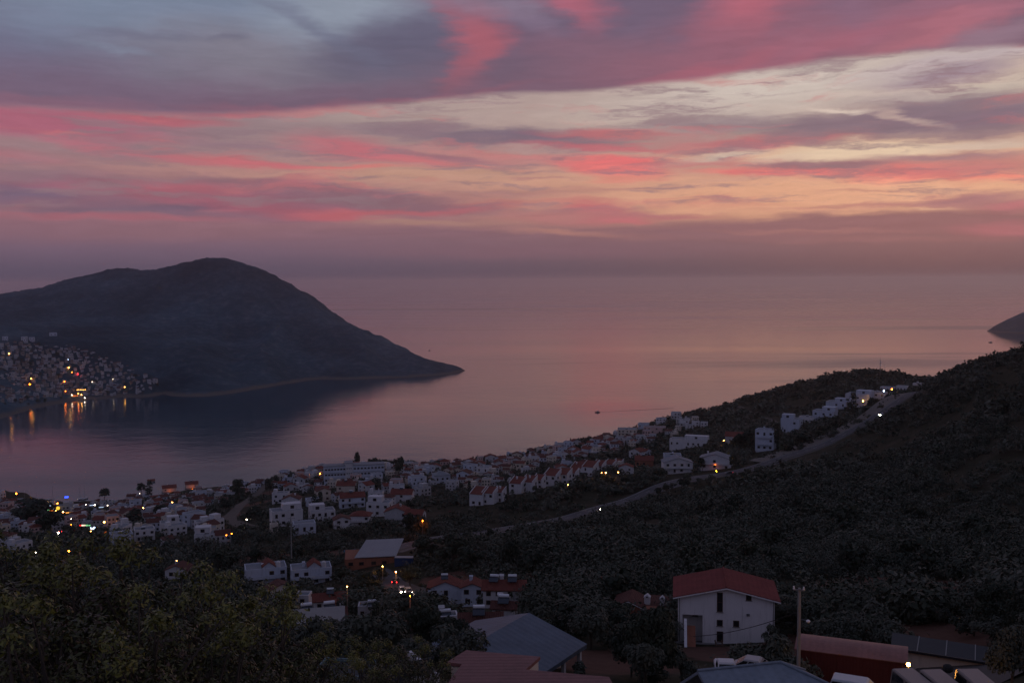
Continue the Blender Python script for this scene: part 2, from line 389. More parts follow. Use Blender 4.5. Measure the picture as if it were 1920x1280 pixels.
# ------------------------------------------------------------------ near land: heights from surveyed points
def zc(px, py, D): return at(px, py, D)
ctrl = []
def cp(px, py, D): ctrl.append(at(px, py, D))
def cw(x, y, z): ctrl.append(np.array([x, y, z]))
for p in [
 # crest seen against the bay, right to left
 (600, 884, 960), (740, 876, 955), (880, 872, 960), (1000, 850, 990), (1100, 830, 1020), (1200, 822, 1050), (1160, 836, 1038), (1240, 808, 1062), (1280, 796, 1075), (1330, 783, 1080), (1140, 822, 1000), (1200, 803, 1005), (1260, 786, 1015), (1320, 774, 1025), (1380, 760, 1085), (1500, 722, 1085), (1580, 702, 1085), (1635, 697, 1080), (1700, 704, 1065), (1760, 718, 1050), (1850, 735, 1060), (1960, 740, 1080),
 (1080, 852, 930), (1140, 836, 940), (1200, 818, 950), (1260, 801, 960), (1320, 788, 970), (1380, 774, 985), (1440, 757, 1000), (1140, 850, 860), (1260, 822, 880), (1380, 797, 900), (1020, 862, 900),
 # shore town
 (100, 960, 925), (300, 960, 880), (450, 940, 800), (600, 922, 790), (700, 905, 745), (660, 906, 720), (540, 912, 850), (0, 960, 930),
 # villas of the middle slope
 (850, 930, 650), (910, 950, 510), (985, 920, 540), (1060, 908, 560), (1140, 890, 600), (1000, 882, 760), (1100, 864, 780), (1200, 852, 770), (1280, 838, 770), (1270, 880, 640), (1350, 886, 560), (1430, 845, 620), (1580, 787, 720), (1700, 737, 850), (1450, 792, 850), (1600, 742, 960), (1340, 800, 930),
 # highway
 (780, 1022, 385), (840, 1010, 405), (950, 995, 432), (1070, 975, 460), (1130, 955, 480), (1190, 940, 500), (1260, 908, 522), (1380, 888, 545), (1480, 860, 565), (1560, 832, 612), (1650, 783, 720), (1725, 737, 850),
 # dark hillside above the highway
 (1600, 862, 540), (1700, 862, 480), (1800, 765, 560), (1765, 716, 680), (1840, 686, 645), (1920, 661, 605), (2100, 606, 560), (1925, 675, 690), (1768, 740, 780), (1850, 715, 760), (2100, 625, 660),
 (1920, 800, 450), (1920, 950, 330), (1700, 950, 360), (1500, 950, 385), (1300, 1000, 335), (1100, 1050, 292), (1400, 1060, 230), (1700, 1060, 222), (1900, 1060, 212), (1700, 1150, 158), (1900, 1150, 146), (2100, 950, 300), (2100, 1150, 130),
 (1360, 1206, 140), (1200, 1150, 172), (1620, 1302, 100), (1790, 1272, 110), (1870, 1305, 84), (1720, 1335, 78), (1450, 1310, 84), (1590, 1325, 80), (1620, 1212, 128), (1790, 1212, 130),
 # lower left
 (540, 1090, 330), (580, 1100, 325), (540, 1160, 240), (760, 1122, 270), (800, 1118, 268), (900, 1142, 252), (700, 1050, 335), (300, 1000, 520), (400, 1015, 470), (450, 950, 690), (650, 990, 470), (560, 985, 462), (750, 985, 465), (100, 1010, 600), (150, 1080, 420), (0, 1000, 700),
 (700, 1140, 215), (640, 1165, 185), (640, 1230, 120), (950, 1340, 60), (880, 1200, 130), (1000, 1215, 122), (1095, 1262, 110), (760, 1290, 72), (450, 1260, 90), (100, 1260, 80), (250, 1160, 200), (-200, 1000, 600), (-200, 1160, 200)]:
    cp(*p)
for x in (-900, -600, -330, -100, 100): cw(x, 1125 + (0.02 * x), 0.0)
for x in (-900, -600, -330, -100, 100): cw(x, 1055, 3.0)
for x in (-700, -450): cw(x, 930, 10)
for x in (-900, -500, -200, 0, 200, 400, 600, 900): cw(x, 1480, -42 if x < 150 else -25)
for x, y, z in ((-60, 1120, 12), (40, 1150, 8), (180, 1230, 6), (340, 1330, 3), (480, 1330, 6), (640, 1300, 20), (800, 1300, 30), (-300, 1200, -8), (1000, 1000, 90),
                (0, 0, 225.5), (-12, 20, 216), (12, 20, 216), (0, 35, 210), (-25, 30, 213), (25, 30, 214), (-60, 0, 224), (60, 0, 226), (0, -60, 240), (-80, -60, 240), (90, -60, 245), (200, 100, 212), (250, 250, 190), (-150, 100, 195), (-300, 300, 120), (450, 500, 190), (-500, 600, 70)):
    cw(x, y, z)
ctrl = np.array(ctrl)
def tps_fit(P, lam):
    n = len(P); X = P[:, :2] / 500.0
    d = np.linalg.norm(X[:, None] - X[None], axis=2)
    K = np.where(d > 0, d * d * np.log(d + 1e-12), 0) + lam * np.eye(n)
    A = np.zeros((n + 3, n + 3)); A[:n, :n] = K
    A[:n, n] = 1; A[:n, n + 1:] = X; A[n, :n] = 1; A[n + 1:, :n] = X.T
    w = np.linalg.solve(A, np.concatenate([P[:, 2], np.zeros(3)]))
    return X, w
def tps_eval(fit, x, y):
    X, w = fit
    x = np.atleast_1d(np.asarray(x, float)).ravel() / 500.0; y = np.atleast_1d(np.asarray(y, float)).ravel() / 500.0
    out = np.empty(len(x))
    for i in range(0, len(x), 20000):
        d2 = (x[i:i + 20000, None] - X[None, :, 0]) ** 2 + (y[i:i + 20000, None] - X[None, :, 1]) ** 2
        out[i:i + 20000] = (0.5 * d2 * np.log(d2 + 1e-18)) @ w[:-3] + w[-3] + w[-2] * x[i:i + 20000] + w[-1] * y[i:i + 20000]
    return out
FIT = tps_fit(ctrl, 0.0008)
def gz(x, y):
    r = tps_eval(FIT, x, y)
    return r if r.size > 1 else float(r[0])
def ground(px, py, dmin=12.0, dmax=1500.0):
    """first point of the land along the line of sight through a photo position"""
    d = ray(px, py); h = math.hypot(d[0], d[1])
    Ds = np.exp(np.linspace(math.log(dmin), math.log(dmax), 260))
    pts = CAMP[None] + d[None] * (Ds / h)[:, None]
    diff = pts[:, 2] - tps_eval(FIT, pts[:, 0], pts[:, 1])
    neg = np.nonzero(diff < 0)[0]
    if len(neg) == 0: return ground(px, py + 4, dmin, dmax) if 600 < py < 1300 else None
    i = neg[0]
    if i == 0: D = Ds[0]
    else:
        t = diff[i - 1] / (diff[i - 1] - diff[i]); D = Ds[i - 1] + t * (Ds[i] - Ds[i - 1])
    p = CAMP + d * (D / h); p[2] = gz(p[0], p[1])
    return p
def dist(p): return math.hypot(p[0], p[1])

# ground material: dry scrub soil with thin grass
mt_ground, T, b = new_mat('dry_ground', 0.95, 0.1)
g = T.n('ShaderNodeNewGeometry')
n1 = T.noise(g.outputs['Position'], 0.012, 5, 0.6); n2 = T.noise(g.outputs['Position'], 0.11, 5, 0.65); n3 = T.noise(g.outputs['Position'], 0.9, 4, 0.6)
c1 = T.ramp(n2.outputs['Fac'], [(0.3, (0.018, 0.020, 0.011, 1)), (0.5, (0.034, 0.032, 0.018, 1)), (0.62, (0.052, 0.042, 0.028, 1)), (0.75, (0.082, 0.062, 0.045, 1))])
c2 = T.ramp(n3.outputs['Fac'], [(0.3, (0.65, 0.65, 0.65, 1)), (0.7, (1.3, 1.3, 1.3, 1))])
c3 = T.mix(1.0, c1, c2, 'MULTIPLY')
at_ = T.n('ShaderNodeAttribute', attribute_name='soil')
sf = T.smooth(T.math('ADD', at_.outputs['Fac'], T.math('MULTIPLY', T.math('SUBTRACT', n2.outputs['Fac'], 0.5), 0.9)), 0.45, 0.62)
soil = T.mix(n3.outputs['Fac'], (0.075, 0.034, 0.024, 1), (0.15, 0.085, 0.062, 1))
T.l(T.mix(sf, c3, soil), b.inputs['Base Color'])

# red earth cuttings and worn plots: (photo position, radius in metres)
SOIL = [(1610, 1092, 9), (1660, 1096, 8), (1760, 1095, 7), (1800, 1108, 8), (1895, 1078, 10), (1600, 1100, 12), (1650, 1104, 12), (1745, 1100, 11), (1790, 1112, 12), (1850, 1092, 9), (1910, 1084, 10), (1520, 1196, 8), (1560, 1196, 10), (1640, 1192, 10), (1740, 1188, 12), (1820, 1190, 9), (1580, 1200, 8), (1380, 1225, 9), (1480, 1225, 8), (1340, 1222, 6),
        (1130, 1240, 10), (1180, 1235, 8), (830, 1085, 9), (860, 1078, 10), (900, 1035, 12), (980, 1085, 9), (880, 1020, 8), (1240, 925, 6), (470, 945, 20), (500, 925, 18), (440, 965, 14), (700, 1030, 16), (640, 1035, 12), (490, 1048, 14)]
soil_pts = []
for a_, b_, r_ in SOIL:
    p = ground(a_, b_)
    if p is not None: soil_pts.append((p[0], p[1], r_))
def soil_at(x, y):
    s = np.zeros_like(x)
    for sx, sy, r_ in soil_pts:
        s = np.maximum(s, np.clip(1.35 - np.sqrt((x - sx) ** 2 + (y - sy) ** 2) / r_, 0, 1))
    return s

# ---- road lines (photo positions -> points on the land)
def polyline(pts, step=4.0):
    q = [ground(*p) for p in pts]; q = np.array([a for a in q if a is not None])[:, :2]
    for _ in range(3):                                            # round the corners
        r_ = [q[0]]
        for a, b2 in zip(q[:-1], q[1:]): r_ += [a * 0.75 + b2 * 0.25, a * 0.25 + b2 * 0.75]
        q = np.array(r_ + [q[-1]])
    sg = np.concatenate([[0], np.cumsum(np.linalg.norm(np.diff(q, axis=0), axis=1))])
    t = np.linspace(0, sg[-1], max(3, int(sg[-1] / step)))
    return np.stack([np.interp(t, sg, q[:, 0]), np.interp(t, sg, q[:, 1])], 1)
ROADS = {
 'highway': (polyline([(740, 1036), (780, 1023), (840, 1010), (900, 1004), (950, 995), (1010, 985), (1070, 975), (1130, 956), (1190, 940), (1260, 909), (1320, 896), (1380, 888), (1430, 876), (1480, 860), (1560, 832), (1605, 808), (1650, 783), (1690, 757), (1728, 733)]), 17.0),
 'street': (polyline([(712, 1068), (730, 1078), (742, 1095), (757, 1112), (768, 1130), (776, 1150)]), 9.0),
 'street.001': (polyline([(742, 1095), (775, 1108), (800, 1112), (830, 1122)]), 7.0),
 'dirt_track': (polyline([(1372, 757), (1400, 768), (1446, 784), (1462, 795)]), 6.0),
 'dirt_path': (polyline([(505, 905), (492, 921), (470, 934), (455, 946), (438, 963), (424, 974), (452, 985), (470, 988)]), 9.0),
 'street.002': (polyline([(60, 992), (130, 1000), (190, 996), (250, 975)]), 8.0),
 'yard': (polyline([(1690, 1279), (1800, 1276), (1900, 1272)]), 12.0),
 'street.003': (polyline([(795, 958), (770, 962), (730, 975), (715, 985)]), 7.0),
}
road_pts = np.concatenate([np.column_stack([p, np.full(len(p), w)]) for p, w in ROADS.values()])
def road_clear(x, y):
    """metres from the nearest road edge (negative on a road)"""
    x = np.atleast_1d(x); y = np.atleast_1d(y); out_ = np.full(len(x), 1e9)
    for rx, ry, w in road_pts: out_ = np.minimum(out_, np.hypot(x - rx, y - ry) - w / 2)
    return out_
NA, ND = 330, 250
A = np.radians(np.linspace(-62, 62, NA)); Dg = np.exp(np.linspace(math.log(4.0), math.log(1500.0), ND))
AA, DD = np.meshgrid(A, Dg)
gx, gy = (DD * np.sin(AA)).ravel(), (DD * np.cos(AA)).ravel()
gz_ = tps_eval(FIT, gx, gy)
amp = np.clip((dist((0, 0)) + np.hypot(gx, gy) - 60) / 200, 0, 1)
amp = amp * np.clip(road_clear(gx, gy) / 6.0, 0, 1)
gz_ = np.maximum(gz_, -25.0) + amp * 0.5 * fbm(gx / 14, gy / 14, 3, 5)
# the terrace behind the camera closes the land
idx = np.arange(NA * ND).reshape(ND, NA)
F = np.stack([idx[:-1, :-1], idx[:-1, 1:], idx[1:, 1:], idx[1:, :-1]], -1).reshape(-1, 4)
me = mesh_np('ground', np.stack([gx, gy, gz_], 1), F, [mt_ground], smooth=True)
at2 = me.attributes.new('soil', 'FLOAT', 'POINT'); at2.data.foreach_set('value', soil_at(gx, gy).astype(np.float32))
tag(link('ground', me), kind='structure')

def ribbon(name, pl, width, mats, kind='structure', lift=0.22):
    t = np.gradient(pl, axis=0); t /= np.linalg.norm(t, axis=1)[:, None] + 1e-9
    nrm = np.stack([-t[:, 1], t[:, 0]], 1); offs = np.linspace(-0.5, 0.5, 7)
    V = []; 
    for o_ in offs:
        q = pl + nrm * (o_ * width)
        V.append(np.column_stack([q, tps_eval(FIT, q[:, 0], q[:, 1]) + lift]))
    n = len(pl); V = np.concatenate(V); mid = V[3 * n:4 * n, 2]
    for k in range(7): V[k * n:(k + 1) * n, 2] = 0.65 * mid + 0.35 * V[k * n:(k + 1) * n, 2]
    idx = np.arange(7 * n).reshape(7, n)
    F = np.stack([idx[:-1, :-1], idx[1:, :-1], idx[1:, 1:], idx[:-1, 1:]], -1).reshape(-1, 4)
    me = mesh_np(name, V, F, mats, smooth=True)
    sg = np.concatenate([[0], np.cumsum(np.linalg.norm(np.diff(pl, axis=0), axis=1))])
    a1 = me.attributes.new('across', 'FLOAT', 'POINT'); a1.data.foreach_set('value', np.repeat(offs * width, n).astype(np.float32))
    a2 = me.attributes.new('along', 'FLOAT', 'POINT'); a2.data.foreach_set('value', np.tile(sg, 7).astype(np.float32))
    return tag(link(name, me), kind=kind)
mt_road, T, b = new_mat('asphalt', 0.75, 0.35)
g = T.n('ShaderNodeNewGeometry'); n1 = T.noise(g.outputs['Position'], 0.25, 5, 0.6)
ac = T.n('ShaderNodeAttribute', attribute_name='across'); al = T.n('ShaderNodeAttribute', attribute_name='along')
aa = T.math('ABSOLUTE', ac.outputs['Fac'])
edge_line = T.math('LESS_THAN', T.math('ABSOLUTE', T.math('SUBTRACT', aa, 7.7)), 0.09)
lane = T.math('MULTIPLY', T.math('LESS_THAN', T.math('ABSOLUTE', T.math('SUBTRACT', aa, 4.3)), 0.08), T.math('LESS_THAN', T.math('MODULO', al.outputs['Fac'], 9.0), 3.5))
median = T.math('LESS_THAN', aa, 0.9)
asph = T.ramp(n1.outputs['Fac'], [(0.3, (0.05, 0.05, 0.054, 1)), (0.7, (0.085, 0.08, 0.085, 1))])
c_ = T.mix(median, asph, (0.028, 0.028, 0.018, 1))
T.l(T.mix(T.math('MAXIMUM', edge_line, lane), c_, (0.45, 0.45, 0.43, 1)), b.inputs['Base Color'])
mt_street = flat_mat('worn_street', (0.075, 0.072, 0.072), 0.85, 0.2, 0.3)
mt_dirt = flat_mat('pale_dirt', (0.11, 0.092, 0.076), 0.95, 0.35, 0.12)
mt_cut = flat_mat('pale_cutting', (0.17, 0.145, 0.125), 0.95, 0.3, 0.12)
mt_yard = flat_mat('gravel_yard', (0.095, 0.082, 0.075), 0.95, 0.25, 0.4)
for nm, (pl, w) in ROADS.items():
    mm = mt_road if nm == 'highway' else mt_dirt if 'dirt' in nm else mt_yard if nm == 'yard' else mt_street
    ribbon({'highway': 'road', 'yard': 'yard', 'dirt_track': 'path', 'dirt_path': 'path'}.get(nm, 'street'), pl, w, [mm])

hwp = ROADS['highway'][0]; ang_ = np.degrees(np.arctan2(hwp[:, 0], hwp[:, 1]))
ribbon('road_verge', hwp[ang_ > azel(1440, 860)[0]], 38.0, [mt_cut], lift=0.10)
# ------------------------------------------------------------------ headland across the bay
hc = []
def hp(px, py, D=None):
    if D is None:
        d = ray(px, py); D = -H / d[2] * math.hypot(d[0], d[1])      # on the water line
    hc.append(at(px, py, D)); return D
shore = [(-120, 812), (0, 785), (60, 766), (140, 751), (240, 745), (300, 742), (370, 744), (440, 737), (520, 722), (590, 711), (650, 711), (735, 708), (830, 703), (863, 697)]
shore = [(float(x), float(np.interp(x, [a for a, b in shore], [b for a, b in shore]))) for x in list(range(-160, 820, 45)) + [835, 863]]
SHD = [hp(*s) for s in shore]
for (px, py), D in zip(shore, SHD):                                    # sea bed in front
    p = at(px, py, D); u = p[:2] / np.linalg.norm(p[:2]); q = p[:2] - u * 150; hc.append(np.array([q[0], q[1], -16.0]))
    q = p[:2] - u * 50; hc.append(np.array([q[0], q[1], -5.0])); q = p[:2] + u * (45 if px < 600 else 30); hc.append(np.array([q[0], q[1], 6.0]))
    if px < 330: q = p[:2] + u * 150; hc.append(np.array([q[0], q[1], 15.0]))
for p in [(-150, 590, 3450), (0, 558, 3400), (80, 538, 3380), (150, 516, 3350), (210, 506, 3340), (290, 510, 3320), (330, 503, 3300), (385, 489, 3260), (410, 485, 3250), (440, 490, 3230), (500, 511, 3150), (530, 530, 3090), (570, 560, 3020), (640, 610, 2880), (700, 638, 2780), (760, 663, 2670), (820, 684, 2540),
          (100, 648, 2450), (0, 640, 2430), (200, 676, 2350), (280, 702, 2200), (400, 640, 2620), (330, 692, 2300), (480, 690, 2380), (400, 560, 2980), (250, 590, 2900), (120, 590, 2960), (560, 650, 2680), (640, 682, 2500), (740, 693, 2430), (-120, 700, 2100)]:
    hp(*p)
for px, D, z in ((-150, 4300, 60), (0, 4300, 40), (210, 4200, 30), (410, 4100, 20), (530, 3850, -10), (640, 3400, -15), (760, 2980, -15), (840, 2700, -15), (880, 2520, -15), (930, 2430, -25), (900, 2350, -20), (410, 4400, -30), (0, 4600, -30), (-300, 3400, 190), (-300, 2400, 80), (-300, 4500, -10)):
    p = at(px, 600, D); hc.append(np.array([p[0], p[1], z]))
HFIT = tps_fit(np.array(hc), 0.0004)
def hz_(x, y): return tps_eval(HFIT, x, y)
def hground(px, py):
    d = ray(px, py); h = math.hypot(d[0], d[1]); Ds = np.linspace(1500, 3700, 500)
    pts = CAMP[None] + d[None] * (Ds / h)[:, None]
    neg = np.nonzero(pts[:, 2] - hz_(pts[:, 0], pts[:, 1]) < 0)[0]
    if len(neg) == 0: return None
    p = pts[neg[0]]; p[2] = float(hz_(p[0], p[1])[0]); return p
xs = np.linspace(-2500, 180, 300); ys = np.linspace(1350, 4600, 260)
XX, YY = np.meshgrid(xs, ys)
hx, hy = XX.ravel(), YY.ravel(); hzz = hz_(hx, hy)
rough_ = np.clip(hzz / 30, 0.0, 1)
rid = 1 - np.abs(fbm(hx / 230 + .5 * hy / 600, hy / 520, 4, 13))
hzz = hzz + rough_ * (62 * np.clip(1.25 - hzz / 240, .3, 1) * np.maximum(np.clip((hzz - 75) / 80, 0, 1), np.clip((np.degrees(np.arctan2(hx, hy)) + 17.5) / 3, 0, 1)) * (rid - .75) + 8 * fbm(hx / 150, hy / 150, 4, 3) + 5.0 * fbm(hx / 24, hy / 24, 3, 9) + 4.5 * (rng.rand(len(hx)) - 0.4))
hzz = np.maximum(hzz, -25)
idx = np.arange(300 * 260).reshape(260, 300)
F = np.stack([idx[:-1, :-1], idx[:-1, 1:], idx[1:, 1:], idx[1:, :-1]], -1).reshape(-1, 4)
keep = (hzz[F].max(1) > -20)
mt_hill, T, b = new_mat('haze_blue_scrub', 0.95, 0.05)
g = T.n('ShaderNodeNewGeometry')
n1 = T.noise(g.outputs['Position'], 0.0045, 5, 0.62); n2 = T.noise(g.outputs['Position'], 0.05, 5, 0.7)
c1 = T.ramp(n2.outputs['Fac'], [(0.32, (0.026, 0.058, 0.082, 1)), (0.5, (0.042, 0.078, 0.105, 1)), (0.62, (0.075, 0.105, 0.13, 1)), (0.76, (0.15, 0.16, 0.17, 1))])  # scrub tones shifted to blue: distance haze put into the base colour
c2 = T.ramp(n1.outputs['Fac'], [(0.32, (0.55, 0.58, 0.6, 1)), (0.68, (1.55, 1.45, 1.4, 1))])
sx = T.n('ShaderNodeSeparateXYZ'); T.l(g.outputs['Position'], sx.inputs[0])
rockz = T.smooth(T.math('ADD', sx.outputs[2], T.math('MULTIPLY', T.math('SUBTRACT', n2.outputs['Fac'], 0.5), 9.0)), 5.5, 2.2)
T.l(T.mix(rockz, T.mix(1.0, c1, c2, 'MULTIPLY'), (0.135, 0.115, 0.10, 1)), b.inputs['Base Color'])
me = mesh_np('headland', np.stack([hx, hy, hzz], 1), F[keep], [mt_hill], smooth=True)
tag(link('hills', me), kind='structure', label='dark scrub covered headland across the bay')

# the next cape, faint at the edge of the frame
cp2 = []
tipD = 4770
fx = np.linspace(0, 1, 90); fy = np.linspace(-1, 1, 60)
FX, FY = np.meshgrid(fx, fy)
p0 = at(1853, 611, tipD); pe = at(2500, 560, 5600)
ax = (pe - p0)[:2]; L = np.linalg.norm(ax); ax /= L; nx = np.array([-ax[1], ax[0]])
prof = np.interp(FX * L, [0, 15, 60, 175, 330, 600, L], [0, 10, 38, 92, 150, 215, 240])
ww = np.interp(FX * L, [0, 60, 300, L], [20, 120, 420, 520])
hh = prof * np.clip(1 - np.abs(FY) ** 1.4, 0, 1) + 7 * fbm(FX * 14, FY * 6, 4, 21) * np.clip(prof / 60, 0, 1) - 6 * (np.abs(FY) > 0.97)
PX = p0[0] + ax[0] * FX * L + nx[0] * FY * ww; PY = p0[1] + ax[1] * FX * L + nx[1] * FY * ww
idx = np.arange(90 * 60).reshape(60, 90)
F = np.stack([idx[:-1, :-1], idx[:-1, 1:], idx[1:, 1:], idx[1:, :-1]], -1).reshape(-1, 4)
me = mesh_np('cape', np.stack([PX.ravel(), PY.ravel(), hh.ravel() - 1], 1), F, [mt_hill], smooth=True)
tag(link('hills', me), kind='structure', label='faint grey cape far out on the bay')

# ------------------------------------------------------------------ sea
mt_sea, T, b = new_mat('sea_water', 0.1, 0.5)
b.inputs['Base Color'].default_value = (0.016, 0.042, 0.066, 1)
b.inputs['IOR'].default_value = 1.33
g = T.n('ShaderNodeNewGeometry')
w1 = T.noise(T.mapping(g.outputs['Position'], sc=(0.08, 0.11, 0)), 1.0, 5, 0.6)
w2 = T.noise(T.mapping(g.outputs['Position'], loc=(50, 9, 0), sc=(0.016, 0.022, 0)), 1.0, 4, 0.55)
sl = T.noise(T.mapping(g.outputs['Position'], loc=(3, 5, 0), sc=(0.00035, 0.0011, 0)), 1.0, 5, 0.6, dist=0.8)
slick = T.smooth(sl.outputs['Fac'], 0.36, 0.62)
bp = T.n('ShaderNodeBump'); bp.inputs['Distance'].default_value = 1.0
T.l(T.math('ADD', T.math('MULTIPLY', slick, 0.22), 0.11), bp.inputs['Strength'])
T.l(T.math('ADD', T.math('MULTIPLY', w1.outputs['Fac'], 0.9), T.math('MULTIPLY', w2.outputs['Fac'], 1.6)), bp.inputs['Height'])
T.l(bp.outputs[0], b.inputs['Normal'])
lanes = T.smooth(T.noise(T.mapping(g.outputs['Position'], loc=(9.1, 2.4, 0), sc=(0.00016, 0.0011, 0)), 1.0, 5, 0.6, dist=0.5).outputs['Fac'], 0.54, 0.66)
T.l(T.math('ADD', T.math('ADD', T.math('MULTIPLY', slick, SEA_R2), SEA_R), T.math('MULTIPLY', lanes, 0.16)), b.inputs['Roughness'])
SEA = 47000.0
ys_ = [-3000, 300, 1200, 1800, 2600, 4000, 7000, 14000, SEA]; xs_ = [-48000, -12000, -4000, -1500, -500, 0, 500, 1500, 4000, 12000, 48000]
V = [(x, y, 0.0) for y in ys_ for x in xs_]
nx_ = len(xs_)
F = [(j * nx_ + i, j * nx_ + i + 1, (j + 1) * nx_ + i + 1, (j + 1) * nx_ + i) for j in range(len(ys_) - 1) for i in range(nx_ - 1)]
tag(link('water', mesh_np('water', V, F, [mt_sea])), kind='structure')

# ------------------------------------------------------------------ haze: one closed box of even, pale air
mt_haze = bpy.data.materials.new('evening_haze'); mt_haze.use_nodes = True
T = NT(mt_haze.node_tree); T.nt.nodes.clear()
pv = T.n('ShaderNodeVolumePrincipled')
pv.inputs['Color'].default_value = HAZE_COL; pv.inputs['Density'].default_value = HAZE_D; pv.inputs['Anisotropy'].default_value = HAZE_G
out = T.n('ShaderNodeOutputMaterial'); T.l(pv.outputs[0], out.inputs['Volume'])
x0, x1, y0_, y1_, z0, z1 = -52000, 52000, -4000, 49000, -26.5, HAZE_TOP
V = [(x, y, z) for z in (z0, z1) for y in (y0_, y1_) for x in (x0, x1)]
F = [(0, 2, 3, 1), (4, 5, 7, 6), (0, 1, 5, 4), (2, 6, 7, 3), (0, 4, 6, 2), (1, 3, 7, 5)]
hzo = tag(link('haze', mesh_np('haze', V, F, [mt_haze])), kind='stuff')
# ------------------------------------------------------------------ mesh building
class MB:
    def __init__(s): s.V, s.F, s.M = [], [], []
    def add(s, V, F, m=0):
        o = len(s.V); s.V += [tuple(v) for v in V]; s.F += [tuple(i + o for i in f) for f in F]; s.M += [m] * len(F); return s
    def box(s, x0, x1, y0, y1, z0, z1, m=0):
        V = [(x, y, z) for z in (z0, z1) for y in (y0, y1) for x in (x0, x1)]
        return s.add(V, [(0, 2, 3, 1), (4, 5, 7, 6), (0, 1, 5, 4), (2, 6, 7, 3), (0, 4, 6, 2), (1, 3, 7, 5)], m)
    def gable_wall(s, x0, x1, y0, y1, z, h, axis='x', m=0):
        """triangular ends (a prism body) under a pitched roof; ridge along axis"""
        if axis == 'x':
            ym = (y0 + y1) / 2
            V = [(x0, y0, z), (x0, y1, z), (x0, ym, z + h), (x1, y0, z), (x1, y1, z), (x1, ym, z + h)]
        else:
            xm = (x0 + x1) / 2
            V = [(x1, y0, z), (x0, y0, z), (xm, y0, z + h), (x1, y1, z), (x0, y1, z), (xm, y1, z + h)]
        return s.add(V, [(0, 2, 1), (3, 4, 5), (0, 3, 5, 2), (1, 2, 5, 4), (0, 1, 4, 3)], m)
    def slab(s, quad, t, m=0):
        """a sloping slab of thickness t under the four corners given"""
        q = [Vector(v) for v in quad]
        V = [v for v in q] + [v - Vector((0, 0, t)) for v in q]
        return s.add(V, [(0, 1, 2, 3), (7, 6, 5, 4), (0, 4, 5, 1), (1, 5, 6, 2), (2, 6, 7, 3), (3, 7, 4, 0)], m)
    def gable_roof(s, x0, x1, y0, y1, z, h, axis='x', ov=0.4, t=0.18, m=0):
        if axis == 'x':
            ym = (y0 + y1) / 2; k = h / (ym - y0); e = z - ov * k
            a, b = x0 - ov, x1 + ov
            s.slab([(a, y0 - ov, e + t), (b, y0 - ov, e + t), (b, ym, z + h + t), (a, ym, z + h + t)], t, m)
            s.slab([(b, y1 + ov, e + t), (a, y1 + ov, e + t), (a, ym, z + h + t), (b, ym, z + h + t)], t, m)
        else:
            xm = (x0 + x1) / 2; k = h / (xm - x0); e = z - ov * k
            a, b = y0 - ov, y1 + ov
            s.slab([(x0 - ov, b, e + t), (x0 - ov, a, e + t), (xm, a, z + h + t), (xm, b, z + h + t)], t, m)
            s.slab([(x1 + ov, a, e + t), (x1 + ov, b, e + t), (xm, b, z + h + t), (xm, a, z + h + t)], t, m)
        return s
    def hip_roof(s, x0, x1, y0, y1, z, h, ov=0.4, m=0, t=0.15):
        a, b, c, d = x0 - ov, x1 + ov, y0 - ov, y1 + ov
        w, l = (d - c) / 2, b - a
        if l >= 2 * w: r0, r1 = (a + w, (c + d) / 2, z + h), (b - w, (c + d) / 2, z + h)
        else: r0, r1 = ((a + b) / 2, c + l / 2, z + h), ((a + b) / 2, d - l / 2, z + h)
        V = [(a, c, z), (b, c, z), (b, d, z), (a, d, z), r0, r1, (a, c, z - t), (b, c, z - t), (b, d, z - t), (a, d, z - t)]
        if l >= 2 * w: fs = [(0, 1, 5, 4), (1, 2, 5), (2, 3, 4, 5), (3, 0, 4)]
        else: fs = [(0, 1, 4), (1, 2, 5, 4), (2, 3, 5), (3, 0, 4, 5)]
        return s.add(V, fs + [(0, 6, 7, 1), (1, 7, 8, 2), (2, 8, 9, 3), (3, 9, 6, 0), (6, 9, 8, 7)], m)
    def cyl(s, p0, p1, r0, r1=None, n=10, m=0):
        p0, p1 = Vector(p0), Vector(p1); r1 = r0 if r1 is None else r1
        d = (p1 - p0).normalized(); u = d.orthogonal().normalized(); w = d.cross(u)
        V = []
        for p, r_ in ((p0, r0), (p1, r1)):
            V += [p + (u * math.cos(2 * math.pi * i / n) + w * math.sin(2 * math.pi * i / n)) * r_ for i in range(n)]
        return s.add(V, [(i, (i + 1) % n, n + (i + 1) % n, n + i) for i in range(n)] + [tuple(range(n))[::-1], tuple(range(n, 2 * n))], m)
    def ball(s, c, r_, m=0, n=8, k=5, sz=1.0):
        V = [(c[0], c[1], c[2] - r_ * sz)]
        for j in range(1, k):
            a = -math.pi / 2 + math.pi * j / k
            V += [(c[0] + r_ * math.cos(a) * math.cos(2 * math.pi * i / n), c[1] + r_ * math.cos(a) * math.sin(2 * math.pi * i / n), c[2] + r_ * sz * math.sin(a)) for i in range(n)]
        V.append((c[0], c[1], c[2] + r_ * sz)); last = len(V) - 1
        F = [(0, 1 + (i + 1) % n, 1 + i) for i in range(n)]
        for j in range(k - 2):
            b0, b1 = 1 + j * n, 1 + (j + 1) * n
            F += [(b0 + i, b0 + (i + 1) % n, b1 + (i + 1) % n, b1 + i) for i in range(n)]
        b0 = 1 + (k - 2) * n
        F += [(b0 + i, b0 + (i + 1) % n, last) for i in range(n)]
        return s.add(V, F, m)
    def mesh(s, name, mats):
        me = bpy.data.meshes.new(name); me.from_pydata(s.V, [], s.F)
        for mm in mats: me.materials.append(mm)
        me.polygons.foreach_set('material_index', np.array(s.M, np.int32)); me.update()
        return me
